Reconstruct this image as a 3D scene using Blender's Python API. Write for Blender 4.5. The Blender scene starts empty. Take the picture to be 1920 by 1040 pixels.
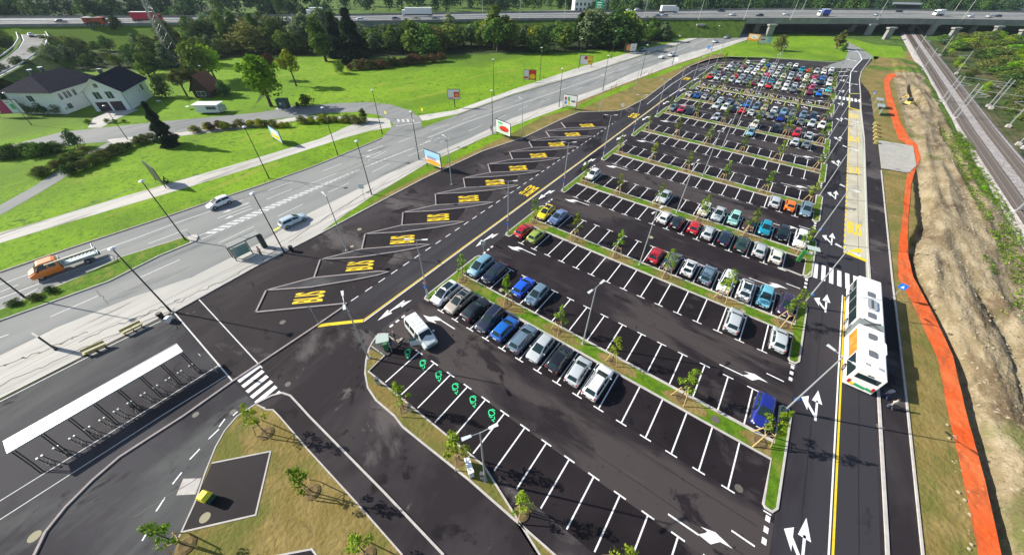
import bpy, math, random
from mathutils import Vector, Matrix, noise
from mathutils.geometry import tessellate_polygon
R = math.radians
sc = bpy.context.scene
col = sc.collection
rnd = random.Random(7)

# ------------------------------------------------------------------ camera, sky, sun, exposure
FOC, PITCH, ROLL, YAW, CAMH = 0.6952, 0.7406, 0.0176, 0.6183, 34.6345
cam = bpy.data.cameras.new('camera'); camo = bpy.data.objects.new('camera', cam); col.objects.link(camo)
cam.sensor_fit = 'HORIZONTAL'; cam.sensor_width = 36; cam.lens = FOC*18
cam.clip_start = 0.5; cam.clip_end = 6000
CAMROT = (Matrix.Rotation(YAW, 4, 'Z') @ Matrix.Rotation(math.pi/2-PITCH, 4, 'X') @ Matrix.Rotation(ROLL, 4, 'Z'))
camo.matrix_world = Matrix.Translation((0, 0, CAMH)) @ CAMROT
sc.camera = camo
SUN_EL = R(31); SUN_V = Vector((-.91, -.41, 0)).normalized()*math.cos(SUN_EL); SUN_V.z = math.sin(SUN_EL)
w = bpy.data.worlds.new('World'); sc.world = w; w.use_nodes = True
nt = w.node_tree; bg = nt.nodes['Background']; bg.inputs[1].default_value = 0.09
sky = nt.nodes.new('ShaderNodeTexSky'); sky.sky_type = 'NISHITA'; sky.sun_disc = False
sky.sun_elevation = SUN_EL; sky.sun_rotation = math.atan2(SUN_V.x, SUN_V.y)
nt.links.new(sky.outputs[0], bg.inputs[0])
sl = bpy.data.lights.new('sun', 'SUN'); sl.energy = 5.0; sl.angle = R(0.6); sl.color = (1, .94, .84)
so = bpy.data.objects.new('sun', sl); col.objects.link(so); so.rotation_euler = SUN_V.to_track_quat('Z', 'Y').to_euler()
sc.view_settings.view_transform = 'Standard'; sc.view_settings.look = 'None'
sc.view_settings.exposure = 0.72; sc.view_settings.gamma = 1
sc.cycles.max_bounces = 5

# ------------------------------------------------------------------ ground coordinates from a sight line
C3 = CAMROT.to_3x3()
def P(px, py, z=0.0):
    d = C3 @ Vector(((px-960)/960/FOC, -(py-520)/960/FOC, -1))
    t = (z-CAMH)/d.z
    return Vector((d.x*t, d.y*t, z))
def PP(pts, z=0.0): return [P(x, y, z) for x, y in pts]
def LX(x, y):                       # the lot leans very slightly
    return x - 1.1*(max(0, y)/165)**2

# ------------------------------------------------------------------ materials
MATS = {}
def mat(name, c, c2=None, rough=.85, metal=0.0, scale=1.0, bump=0.0, bscale=None, detail=5, spec=.5, lo=.35, hi=.65, objcol=False, trans=0.0, emit=None, coat=0.0):
    if name in MATS: return MATS[name]
    m = bpy.data.materials.new(name); m.use_nodes = True; n = m.node_tree.nodes; l = m.node_tree.links
    b = n['Principled BSDF']; b.inputs['Roughness'].default_value = rough; b.inputs['Metallic'].default_value = metal
    b.inputs['Specular IOR Level'].default_value = spec
    if coat: b.inputs['Coat Weight'].default_value = coat; b.inputs['Coat Roughness'].default_value = .05
    b.inputs['Base Color'].default_value = (*c, 1)
    if objcol:
        oi = n.new('ShaderNodeObjectInfo'); l.new(oi.outputs['Color'], b.inputs['Base Color'])
    tc = n.new('ShaderNodeTexCoord')
    if c2 is not None:
        nz = n.new('ShaderNodeTexNoise'); nz.inputs['Scale'].default_value = scale; nz.inputs['Detail'].default_value = detail
        nz.inputs['Roughness'].default_value = .65
        l.new(tc.outputs['Object'], nz.inputs['Vector'])
        r = n.new('ShaderNodeValToRGB'); r.color_ramp.elements[0].position = lo; r.color_ramp.elements[1].position = hi
        r.color_ramp.elements[0].color = (*c, 1); r.color_ramp.elements[1].color = (*c2, 1)
        l.new(nz.outputs[0], r.inputs[0]); l.new(r.outputs[0], b.inputs['Base Color'])
    if bump:
        nb = n.new('ShaderNodeTexNoise'); nb.inputs['Scale'].default_value = bscale or scale*4; nb.inputs['Detail'].default_value = 4
        l.new(tc.outputs['Object'], nb.inputs['Vector'])
        bp = n.new('ShaderNodeBump'); bp.inputs['Strength'].default_value = 1; bp.inputs['Distance'].default_value = bump
        l.new(nb.outputs[0], bp.inputs['Height']); l.new(bp.outputs[0], b.inputs['Normal'])
    if emit:
        b.inputs['Emission Color'].default_value = (*emit[0], 1); b.inputs['Emission Strength'].default_value = emit[1]
    MATS[name] = m
    return m
def layered(name, layers, rough=.9, bump=.01, bscale=6, rvar=None):
    """layers: list of (colour, scale, lo, hi, stretch xyz) mixed one over the other with noise masks"""
    m = bpy.data.materials.new(name); m.use_nodes = True; n = m.node_tree.nodes; l = m.node_tree.links
    b = n['Principled BSDF']; b.inputs['Roughness'].default_value = rough; b.inputs['Specular IOR Level'].default_value = .22
    tc = n.new('ShaderNodeTexCoord'); cur = None
    for i, (c, s, lo, hi, st) in enumerate(layers):
        if i == 0:
            rgb = n.new('ShaderNodeRGB'); rgb.outputs[0].default_value = (*c, 1); cur = rgb.outputs[0]; continue
        mp = n.new('ShaderNodeMapping'); mp.inputs['Scale'].default_value = st; mp.inputs['Location'].default_value = (i*13.1, i*7.7, i*3.3)
        mp.inputs['Rotation'].default_value = (0, 0, 0)
        l.new(tc.outputs['Object'], mp.inputs['Vector'])
        nz = n.new('ShaderNodeTexNoise'); nz.inputs['Scale'].default_value = s; nz.inputs['Detail'].default_value = 6; nz.inputs['Roughness'].default_value = .62
        nz.inputs['Distortion'].default_value = .4
        l.new(mp.outputs[0], nz.inputs['Vector'])
        mr = n.new('ShaderNodeMapRange'); mr.inputs[1].default_value = lo; mr.inputs[2].default_value = hi
        l.new(nz.outputs[0], mr.inputs[0])
        mx = n.new('ShaderNodeMix'); mx.data_type = 'RGBA'; mx.inputs[7].default_value = (*c, 1)
        l.new(mr.outputs[0], mx.inputs[0]); l.new(cur, mx.inputs[6]); cur = mx.outputs[2]
        if rvar and i == rvar[0]:
            m2 = n.new('ShaderNodeMapRange'); m2.inputs[3].default_value = rough; m2.inputs[4].default_value = rvar[1]
            l.new(mr.outputs[0], m2.inputs[0]); l.new(m2.outputs[0], b.inputs['Roughness'])
    l.new(cur, b.inputs['Base Color'])
    if bump:
        nb = n.new('ShaderNodeTexNoise'); nb.inputs['Scale'].default_value = bscale; nb.inputs['Detail'].default_value = 5
        l.new(tc.outputs['Object'], nb.inputs['Vector'])
        bp = n.new('ShaderNodeBump'); bp.inputs['Distance'].default_value = bump; l.new(nb.outputs[0], bp.inputs['Height']); l.new(bp.outputs[0], b.inputs['Normal'])
    MATS[name] = m
    return m
U = (1, 1, 1)
M_lawn = layered('mown_grass', [((.125, .245, .004), 0, 0, 0, U), ((.185, .325, .006), .045, .4, .62, U), ((.085, .18, .005), 1.3, .50, .62, U), ((.22, .28, .025), .22, .56, .70, (1, .3, 1)), ((.06, .13, .006), .32, .60, .68, U), ((.085, .16, .008), .015, .5, .62, U)], rough=1, bump=.08, bscale=3)
M_rough = layered('rough_grass', [((.06, .12, .012), 0, 0, 0, U), ((.10, .17, .018), .06, .4, .6, U), ((.035, .06, .012), .4, .45, .7, U)], rough=1, bump=.3, bscale=1.2)
M_island = layered('island_grass', [((.10, .20, .008), 0, 0, 0, U), ((.06, .13, .006), 1.5, .42, .6, U), ((.19, .20, .035), .45, .52, .66, U)], rough=1, bump=.06, bscale=7)
M_soil = layered('dry_soil', [((.19, .145, .042), 0, 0, 0, U), ((.25, .19, .068), .35, .42, .62, U), ((.13, .135, .03), .16, .48, .62, U), ((.14, .10, .04), 2.4, .55, .7, U)], rough=1, bump=.12, bscale=2.5)
M_spoil = layered('spoil', [((.22, .175, .10), 0, 0, 0, U), ((.33, .27, .175), .5, .42, .62, (1, .5, 1)), ((.13, .095, .055), .3, .5, .62, (1, .35, 1)), ((.38, .33, .24), 2.2, .58, .68, U), ((.10, .075, .045), 3.1, .60, .68, U), ((.12, .13, .04), .12, .56, .68, (1, .6, 1))], rough=1, bump=.22, bscale=3.2)
M_asph = layered('asphalt', [((.046, .039, .042), 0, 0, 0, U), ((.020, .016, .019), .06, .45, .56, (1, .45, 1)), ((.088, .077, .076), .13, .55, .63, (.5, 1, 1)), ((.010, .008, .010), .28, .60, .65, U), ((.12, .11, .105), .5, .66, .72, (1, .6, 1))], rough=.88, bump=.01, bscale=14)
M_asph2 = layered('worn_asphalt', [((.052, .050, .056), 0, 0, 0, U), ((.028, .026, .031), .09, .44, .58, (.6, 1, 1)), ((.085, .088, .088), .13, .54, .66, (1, .35, 1)), ((.022, .02, .024), .5, .62, .68, (1, .5, 1))], rough=.9, bump=.01, bscale=12)
M_aisle = layered('drying_asphalt', [((.016, .012, .015), 0, 0, 0, U), ((.026, .021, .023), .3, .4, .6, U), ((.056, .046, .045), .085, .475, .545, (.42, 1.5, 1)), ((.016, .012, .015), .32, .565, .62, (.5, 1, 1)), ((.075, .064, .062), .2, .60, .68, (.22, 1.2, 1)), ((.008, .006, .008), 1.1, .66, .70, U)], rough=.7, bump=.008, bscale=16)
M_bay = layered('dark_wet_asphalt', [((.010, .007, .009), 0, 0, 0, U), ((.018, .013, .016), .12, .45, .62, U), ((.042, .036, .037), .25, .60, .67, (.6, .8, 1)), ((.004, .003, .004), .9, .64, .69, U)], rough=.75, bump=.006, bscale=18)
M_lane = layered('lane_asphalt', [((.036, .034, .040), 0, 0, 0, U), ((.018, .015, .019), .09, .48, .62, (1, .25, 1)), ((.055, .052, .056), .5, .55, .7, (1, .07, 1)), ((.010, .008, .011), .16, .60, .66, (1, .4, 1))], rough=.75, bump=.008, bscale=16)
M_road = layered('old_road_asphalt', [((.205, .215, .21), 0, 0, 0, U), ((.26, .265, .255), .07, .4, .62, (1.6, .35, 1)), ((.13, .14, .14), .25, .56, .72, (1.4, .25, 1))], rough=.9, bump=.01, bscale=9)
M_path = layered('pale_path', [((.42, .41, .38), 0, 0, 0, U), ((.52, .50, .46), .12, .4, .6, (1.5, .3, 1)), ((.26, .25, .22), .35, .56, .68, (2.2, .25, 1)), ((.15, .15, .13), .9, .64, .70, (2.5, .12, 1))], rough=.92, bump=.01, bscale=8)
M_conc = layered('bus_concrete', [((.42, .39, .30), 0, 0, 0, U), ((.50, .47, .37), .2, .4, .6, U), ((.22, .22, .19), .35, .55, .75, (1, .4, 1))], rough=.9, bump=.01)
M_ballast = layered('ballast', [((.40, .375, .37), 0, 0, 0, U), ((.24, .22, .21), 1.6, .42, .6, U)], rough=1, bump=.12, bscale=3)
M_track = layered('track_ballast', [((.055, .042, .034), 0, 0, 0, U), ((.10, .078, .062), 1.6, .42, .6, U)], rough=1, bump=.1, bscale=3)
M_deck = layered('highway_asphalt', [((.23, .23, .22), 0, 0, 0, U), ((.17, .17, .165), .1, .4, .65, U)], rough=.9, bump=0)
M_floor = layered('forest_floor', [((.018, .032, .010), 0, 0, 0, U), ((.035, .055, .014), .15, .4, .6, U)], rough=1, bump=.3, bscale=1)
M_kerb = mat('kerb_concrete', (.50, .48, .45), (.40, .37, .35), scale=1.5, rough=.9)
M_kerbd = mat('kerb_stone', (.36, .31, .30), (.27, .24, .23), scale=1.5, rough=.9)
M_white = mat('white_paint', (.80, .80, .80), (.42, .41, .41), scale=5, rough=.8, lo=.54, hi=.72)
M_roadwhite = mat('worn_white_paint', (.66, .67, .66), (.50, .51, .50), scale=3, rough=.8)
M_yellow = mat('yellow_paint', (.80, .56, .012), (.46, .30, .02), scale=4, rough=.8, lo=.52, hi=.74)
M_lime = mat('pale_yellow_paint', (.62, .60, .10), rough=.8)
M_green = mat('green_paint', (.02, .62, .24), rough=.8)
M_orange = layered('orange_mesh', [((.60, .085, .014), 0, 0, 0, U), ((.62, .15, .045), .25, .4, .65, U), ((.40, .09, .03), 1.4, .5, .66, (1, .25, 1)), ((.66, .22, .09), 2.6, .60, .68, U)], rough=.95, bump=.12, bscale=1.3)
M_galv = mat('galvanised_steel', (.42, .45, .46), rough=.45, metal=.35)
M_dpole = mat('dark_steel', (.035, .045, .045), rough=.5, metal=.2)
M_lampw = mat('lamp_white', (.62, .65, .66), rough=.4)
M_black = mat('black_plastic', (.012, .012, .014), rough=.5)
M_tyre = mat('tyre_rubber', (.013, .013, .014), rough=.8)
M_rim = mat('alloy_rim', (.42, .43, .45), rough=.3, metal=.7)
M_glass = mat('car_glass', (.012, .026, .030), rough=.08, spec=.55)
M_glassg = mat('green_glass', (.16, .27, .25), rough=.12, spec=.8)
M_paint = mat('car_paint', (.5, .5, .5), rough=.32, spec=.6, objcol=True, coat=.7)
M_head = mat('headlight_lens', (.72, .76, .78), rough=.1)
M_tail = mat('tail_light_lens', (.42, .012, .018), rough=.15)
M_plate = mat('number_plate', (.75, .76, .78), rough=.5)
M_trim = mat('grey_trim', (.10, .10, .11), rough=.6)
M_wood = mat('stake_wood', (.52, .38, .17), (.42, .29, .12), scale=3, rough=.85)
M_bark = mat('bark', (.09, .07, .05), (.05, .04, .03), scale=4, rough=.95, bump=.03)
M_wall = mat('white_render', (.82, .86, .84), (.74, .78, .76), scale=.4, rough=.9)
M_roof = mat('dark_roof_tiles', (.032, .032, .046), (.022, .022, .034), scale=1.2, rough=.95, spec=.04, bump=.05, bscale=5)
M_brown = mat('brown_boards', (.07, .035, .025), (.045, .024, .018), scale=2, rough=.85)
M_terra = mat('red_roof', (.24, .09, .05), (.17, .06, .04), scale=2, rough=.85)
M_concg = mat('bridge_concrete', (.30, .30, .28), (.20, .205, .19), scale=.25, rough=.9)
M_rail = mat('rail_steel', (.34, .28, .24), rough=.35, metal=.6)
M_sleeper = mat('sleeper_concrete', (.15, .13, .115), rough=.9)
M_offw = mat('white_panel', (.72, .74, .73), rough=.4)
M_bright = mat('white_sheet_metal', (.86, .86, .88), rough=.45)
M_greyg = mat('grey_rubber', (.22, .25, .25), rough=.7)
M_skin = mat('skin', (.50, .30, .21), rough=.6)
def solid(name, c, rough=.6, **k): return mat(name, c, rough=rough, **k)

# ------------------------------------------------------------------ mesh helpers
class MB:
    def __init__(s): s.v = []; s.f = []; s.m = []; s.mats = []; s.sm = []
    def mi(s, m):
        if m not in s.mats: s.mats.append(m)
        return s.mats.index(m)
    def poly(s, pts, m, smooth=False):
        b = len(s.v); s.v += [tuple(p) for p in pts]; s.f.append(list(range(b, b+len(pts)))); s.m.append(s.mi(m)); s.sm.append(smooth)
    def mesh(s, verts, faces, m, smooth=False):
        b = len(s.v); s.v += [tuple(p) for p in verts]; k = s.mi(m)
        for f in faces: s.f.append([b+i for i in f]); s.m.append(k); s.sm.append(smooth)
    def box(s, c, d, m, rz=0, taper=1.0, mat4=None):
        x, y, z = d[0]/2, d[1]/2, d[2]/2
        vs = []
        for sz in (-1, 1):
            t = 1 if sz < 0 else taper
            for sx, sy in ((-1, -1), (1, -1), (1, 1), (-1, 1)):
                vs.append(Vector((sx*x*t, sy*y*t, sz*z)))
        if mat4 is None: mat4 = Matrix.Translation(c) @ Matrix.Rotation(rz, 4, 'Z')
        s.mesh([mat4 @ v for v in vs], [(0, 3, 2, 1), (4, 5, 6, 7), (0, 1, 5, 4), (1, 2, 6, 5), (2, 3, 7, 6), (3, 0, 4, 7)], m)
    def tube(s, a, b, r, m, r2=None, n=8, caps=True, smooth=True):
        a = Vector(a); b = Vector(b); d = (b-a); r2 = r if r2 is None else r2
        if d.length < 1e-6: return
        q = d.to_track_quat('Z', 'Y').to_matrix()
        vs = []
        for p, rr in ((a, r), (b, r2)):
            for i in range(n):
                t = 2*math.pi*i/n; vs.append(p + q @ Vector((math.cos(t)*rr, math.sin(t)*rr, 0)))
        s.mesh(vs, [(i, (i+1) % n, n+(i+1) % n, n+i) for i in range(n)], m, smooth)
        if caps:
            s.mesh(vs[:n], [list(range(n))[::-1]], m); s.mesh(vs[n:], [list(range(n))], m)
    def path(s, pts, r, m, n=6):
        for a, b in zip(pts[:-1], pts[1:]): s.tube(a, b, r, m, n=n)
    def build(s, name, parent=None, smooth=None):
        me = bpy.data.meshes.new(name); me.from_pydata(s.v, [], s.f); me.validate(clean_customdata=False)
        for m in s.mats: me.materials.append(m)
        if len(me.polygons) == len(s.f):
            me.polygons.foreach_set('material_index', s.m); me.polygons.foreach_set('use_smooth', s.sm)
        me.update()
        o = bpy.data.objects.new(name, me); col.objects.link(o)
        if parent: o.parent = parent
        return o
def tag(o, label=None, cat=None, group=None, kind=None):
    if label: o['label'] = label
    if cat: o['category'] = cat
    if group: o['group'] = group
    if kind: o['kind'] = kind
    return o
def empty(name, loc=(0, 0, 0), rz=0, label=None, cat=None, group=None):
    o = bpy.data.objects.new(name, None); col.objects.link(o); o.location = loc; o.rotation_euler = (0, 0, rz); o.empty_display_size = .3
    return tag(o, label, cat, group)
KIDS = {}
def copy_tree(o, parent=None):
    c = o.copy(); col.objects.link(c)
    if parent: c.parent = parent
    if o not in KIDS: KIDS[o] = [k for k in bpy.data.objects if k.parent == o]
    for k in KIDS[o]: copy_tree(k, c)
    return c
def S(o, lab=None): return tag(o, lab, None, None, 'structure')

ZL = [0.0]
def sheet_mb(mb, pts, z, m):
    pts = [Vector((p[0], p[1], 0)) for p in pts]
    tr = tessellate_polygon([pts]); vs = [(p.x, p.y, z) for p in pts]; fs = []
    for a, b, c in tr:
        if (pts[b]-pts[a]).cross(pts[c]-pts[a]).z < 0: a, b, c = a, c, b
        fs.append((a, b, c))
    mb.mesh(vs, fs, m)
def sheet(name, pts, z, m):
    mb = MB(); sheet_mb(mb, pts, z, m); return S(mb.build(name))
def offs(pts, d, closed=False):
    out = []; n = len(pts)
    for i in range(n):
        a = pts[i-1] if (i > 0 or closed) else pts[i]; b = pts[(i+1) % n] if (i < n-1 or closed) else pts[i]
        t = Vector((b[0]-a[0], b[1]-a[1], 0)); t.normalize(); nn = Vector((-t.y, t.x, 0))
        if 0 < i < n-1 or closed:
            t1 = Vector((pts[i][0]-a[0], pts[i][1]-a[1], 0)).normalized(); k = max(.45, Vector((-t1.y, t1.x, 0)).dot(nn))
        else: k = 1
        out.append(Vector((pts[i][0], pts[i][1], 0)) + nn*d/k)
    return out
def strip(mb, pts, wd, z, m, h=0.0):
    """flat line (h=0) or kerb (h>0) of width wd along pts"""
    pts = [Vector((p[0], p[1], 0)) for p in pts]
    L = offs(pts, wd/2); Rr = offs(pts, -wd/2)
    for i in range(len(pts)-1):
        a, b, c, d = L[i], L[i+1], Rr[i+1], Rr[i]
        if h == 0: mb.poly([(d.x, d.y, z), (c.x, c.y, z), (b.x, b.y, z), (a.x, a.y, z)], m)
        else:
            t = z+h
            mb.poly([(d.x, d.y, t), (c.x, c.y, t), (b.x, b.y, t), (a.x, a.y, t)], m)
            mb.poly([(a.x, a.y, z), (a.x, a.y, t), (b.x, b.y, t), (b.x, b.y, z)], m)
            mb.poly([(c.x, c.y, z), (c.x, c.y, t), (d.x, d.y, t), (d.x, d.y, z)], m)
    if h:
        for a, b in ((L[0], Rr[0]), (Rr[-1], L[-1])):
            mb.poly([(a.x, a.y, z), (b.x, b.y, z), (b.x, b.y, z+h), (a.x, a.y, z+h)], m)
def dash(mb, pts, wd, z, m, on, off, start=0):
    pts = [Vector((p[0], p[1], 0)) for p in pts]; dist = -start
    for a, b in zip(pts[:-1], pts[1:]):
        L = (b-a).length; d = (b-a)/L; s = 0
        t = math.floor(dist/(on+off))*(on+off)-dist
        while t < L:
            u, v = max(0, t), min(L, t+on)
            if v-u > .15: strip(mb, [a+d*u, a+d*v], wd, z, m)
            t += on+off
        dist += L
def text_mesh(mb, s, c, h, wd, ang, z, m, flip=False):
    """painted word: centre c, letter height h, word width wd, reading direction ang"""
    cu = bpy.data.curves.new('t', 'FONT'); cu.body = s; cu.align_x = 'CENTER'; cu.align_y = 'CENTER'; cu.offset = .022; cu.resolution_u = 3
    o = bpy.data.objects.new('t', cu); col.objects.link(o); bpy.context.view_layer.update()
    me = bpy.data.meshes.new_from_object(o.evaluated_get(bpy.context.evaluated_depsgraph_get()))
    xs = [v.co.x for v in me.vertices]; ys = [v.co.y for v in me.vertices]
    cx, cy = (max(xs)+min(xs))/2, (max(ys)+min(ys))/2; sx, sy = wd/(max(xs)-min(xs)), h/(max(ys)-min(ys))
    M4 = Matrix.Rotation(ang, 4, 'Z')
    vs = [M4 @ Vector(((v.co.x-cx)*sx, (v.co.y-cy)*sy, 0)) + Vector((c[0], c[1], z)) for v in me.vertices]
    mb.mesh(vs, [tuple(p.vertices) for p in me.polygons], m)
    bpy.data.objects.remove(o); bpy.data.curves.remove(cu); bpy.data.meshes.remove(me)
def text_on(mb, s, frame, u, v, h, wd, m, off=.02):
    """word on a panel: frame = 4x4 with x right, y up, z out"""
    b = MB(); text_mesh(b, s, (u, v), h, wd, 0, off, m)
    mb.mesh([frame @ Vector(p) for p in b.v], b.f, m)

# ------------------------------------------------------------------ the ground and the roads
_g = MB()
for x0, y0, x1, y1 in ((-2500, -800, 24.2, 3500), (39.5, -800, 2500, 3500), (24.2, -800, 39.5, -5), (24.2, 228, 39.5, 3500)): _g.poly([(x0, y0, 0), (x1, y0, 0), (x1, y1, 0), (x0, y1, 0)], M_rough)
S(_g.build('ground'))
sheet('meadow', PP([(-260, 700), (-60, 260), (0, 222), (60, 232), (200, 225), (290, 190), (330, 190), (400, 215), (470, 205), (520, 160), (440, 118), (520, 104), (620, 108), (700, 112), (800, 106), (960, 102), (1080, 99), (1180, 92), (1262, 78), (1300, 66), (1262, 92), (1100, 140), (960, 190), (800, 240), (700, 300), (350, 440), (0, 580), (-200, 700)]), .02, M_lawn)
sheet('meadow', PP([(1240, 143), (1300, 116), (1345, 92), (1440, 66), (1500, 62), (1560, 70), (1600, 74), (1640, 84), (1690, 88), (1700, 108), (1640, 112), (1600, 116), (1440, 110), (1340, 112)]), .02, M_lawn)
sheet('meadow', PP([(48, 48), (200, 47), (236, 66), (246, 78), (200, 86), (165, 92), (120, 78), (85, 62)]), .03, M_lawn)
sheet('meadow', PP([(1240, 46), (1300, 43), (1380, 43), (1430, 40), (1500, 44), (1400, 52), (1330, 56), (1262, 54)]), .03, M_lawn)

sheet('garden_lawn', PP([(0, 224), (0, 192), (60, 156), (130, 134), (250, 136), (330, 128), (440, 108), (524, 106), (474, 206), (300, 214), (170, 238), (60, 232)]), .026, M_lawn)
# main road and its paths
A_up = [(-260, 640), (0, 511), (150, 460), (312, 407), (385, 382), (480, 351), (585, 314), (675, 277), (715, 260), (736, 246), (792, 240), (855, 217), (960, 179), (1110, 135), (1200, 106), (1262, 88), (1312, 72), (1362, 58), (1420, 50), (1500, 38)]
A_lo = [(-260, 800), (0, 667), (105, 615), (250, 557), (360, 520), (485, 457), (580, 400), (730, 325), (840, 277), (880, 260), (960, 222), (1127, 165), (1180, 140), (1272, 105), (1395, 72), (1440, 62), (1500, 54), (1600, 44)]
C_lo = [(-260, 870), (0, 747), (207, 642), (322, 585), (445, 520), (480, 499), (590, 445), (627, 417), (695, 370), (795, 310), (905, 260), (960, 237), (1047, 205), (1132, 172), (1190, 150), (1270, 120), (1310, 107), (1395, 77), (1440, 66)]
sheet('main_road', PP(A_up)+PP(A_lo)[::-1], .040, M_road)
sheet('cycle_path', PP(A_lo[:-2])+PP(C_lo)[::-1], .052, M_path)
sheet('road', PP([(1240, 53), (1420, 48), (1500, 44), (1620, 43), (1660, 47), (1500, 62), (1440, 60)]), .036, M_road)
B_up = [(-200, 500), (0, 436), (60, 420), (237, 367), (332, 340), (480, 297), (602, 260), (652, 237), (697, 222), (730, 222)]
B_lo = [(-200, 520), (0, 456), (132, 416), (357, 350), (480, 312), (642, 260), (692, 246), (734, 239)]
sheet('footpath', PP(B_up)+PP(B_lo)[::-1], .032, M_path)
sheet('footpath', PP([(785, 217), (855, 207), (960, 169), (1092, 125), (1192, 96), (1267, 79), (1300, 70), (1310, 72), (1262, 86), (1200, 104), (1110, 134), (960, 177), (855, 215), (792, 227)]), .048, M_path)
sheet('side_road', PP([(792, 241), (789, 222), (767, 207), (730, 196), (692, 192), (630, 194), (555, 201), (480, 212), (317, 227), (170, 242), (115, 248), (0, 278), (-150, 320), (-150, 350), (0, 300), (80, 280), (150, 270), (207, 266), (260, 257), (400, 240), (480, 228), (572, 217), (597, 213), (672, 210), (712, 217), (730, 225), (739, 235), (715, 260), (760, 262)]), .044, M_road)
sheet('footpath', PP([(200, 262), (350, 247), (480, 232), (572, 217), (640, 219), (700, 222), (700, 227), (640, 226), (572, 224), (480, 239), (350, 254), (215, 272)]), .050, M_path)
sheet('footpath', PP([(-120, 420), (0, 385), (60, 352), (107, 321), (160, 290), (207, 265), (235, 262), (180, 295), (107, 342), (60, 370), (0, 404), (-120, 445)]), .038, M_road)
sheet('driveway', PP([(165, 240), (175, 222), (205, 208), (262, 205), (222, 222), (190, 240)]), .046, M_path)
mb = MB()
for a in (A_up[1:9], A_up[11:17]): strip(mb, PP(a), .28, .04, M_kerbd, .12)
S(mb.build('kerb'))
# grass median with its concrete tip
med = [(-200, 680), (0, 582), (60, 557), (150, 520), (231, 482), (345, 446), (372, 444), (368, 452), (300, 480), (205, 528), (100, 566), (0, 602), (-200, 705)]
mb = MB(); mp = PP(med); sheet_mb(mb, mp, .16, M_island)
strip(mb, mp+[mp[0]], .18, .04, M_kerb, .13); S(mb.build('median'))
mb = MB(); sheet_mb(mb, PP([(352, 447), (362, 441), (371, 441), (370, 449), (358, 456)]), .175, M_kerb); S(mb.build('median_tip'))

# road paint
mb = MB(); zr = .046
def pl(pts, wd=.14, m=M_roadwhite, z=zr): strip(mb, PP(pts), wd, z, m)
pl([(0, 536), (120, 487), (165, 478), (325, 420), (480, 370)][:1]+[(0, 533)]) if 0 else None
pl([(0, 534), (60, 512)]); pl([(165, 479), (260, 445), (326, 420), (456, 375)], .16)
pl([(100, 520), (160, 500), (219, 479)]); pl([(279, 457), (352, 430)]); pl([(-60, 590), (0, 560), (100, 522)])
pl([(0, 548), (35, 534)]); pl([(20, 570), (71, 541)])
for a, b in [((408, 410), (470, 386)), ((503, 357), (550, 341)), ((606, 321), (642, 307)), ((425, 394), (466, 380)), ((500, 374), (548, 355)), ((580, 345), (631, 325)), ((680, 294), (710, 282)), ((690, 301), (724, 284)), ((746, 268), (775, 256)), ((809, 244), (842, 234)), ((868, 225), (892, 216)), ((920, 207), (940, 199)), ((965, 191), (985, 184)),
             ((1008, 176), (1024, 170)), ((1044, 163), (1058, 157)), ((1073, 153), (1088, 147)), ((1105, 143), (1119, 138)), ((1135, 132), (1146, 128)), ((1160, 123), (1171, 119)), ((1184, 115), (1194, 112)), ((1207, 108), (1216, 105)), ((1228, 101), (1236, 98)), ((1250, 95), (1262, 90)),
             ((0, 633), (17, 627)), ((95, 594), (184, 555)), ((264, 520), (337, 487)), ((410, 456), (476, 425)), ((521, 406), (568, 383)), ((616, 361), (655, 343)), ((698, 323), (731, 307)), ((766, 293), (796, 280)), ((825, 267), (842, 260)), ((879, 246), (902, 236)), ((928, 226), (948, 216)),
             ((972, 207), (990, 198)), ((1014, 192), (1031, 186)), ((1109, 158), (1123, 152)), ((1077, 170), (1092, 164)), ((1139, 148), (1151, 143)), ((1165, 139), (1177, 135)), ((1190, 137), (1206, 130)), ((1212, 124), (1223, 120)), ((1236, 117), (1247, 113)), ((1277, 104), (1287, 101)), ((1292, 98), (1305, 95)), ((1308, 90), (1316, 87)), ((1330, 92), (1342, 89)), ((1340, 84), (1350, 81))]:
    pl([a, b])
pl([(802, 259), (868, 232), (955, 202), (1047, 171), (1135, 140), (1247, 104), (1300, 84), (1342, 67), (1400, 57)], .22)
pl([(367, 445), (480, 396), (640, 331), (772, 280), (812, 259)]); pl([(377, 449), (480, 405), (600, 352), (705, 304), (825, 259)])
up = PP([(367, 445), (480, 396), (640, 331), (772, 280), (806, 261)]); lo = PP([(377, 449), (480, 405), (600, 352), (705, 304), (818, 262)])
def along(pts, t):
    L = [0]
    for a, b in zip(pts[:-1], pts[1:]): L.append(L[-1]+(b-a).length)
    s = t*L[-1]
    for i in range(len(pts)-1):
        if s <= L[i+1]+1e-9: return pts[i].lerp(pts[i+1], (s-L[i])/(L[i+1]-L[i]))
    return pts[-1]
N = 46
for i in range(N):
    t = .03+i*.95/N
    a, b = along(up, t-.008), along(lo, t+.012); d = Vector((.02, .62, 0))
    mb.poly([(p.x, p.y, zr) for p in (b, b+d, a+d, a)], M_roadwhite)
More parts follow.
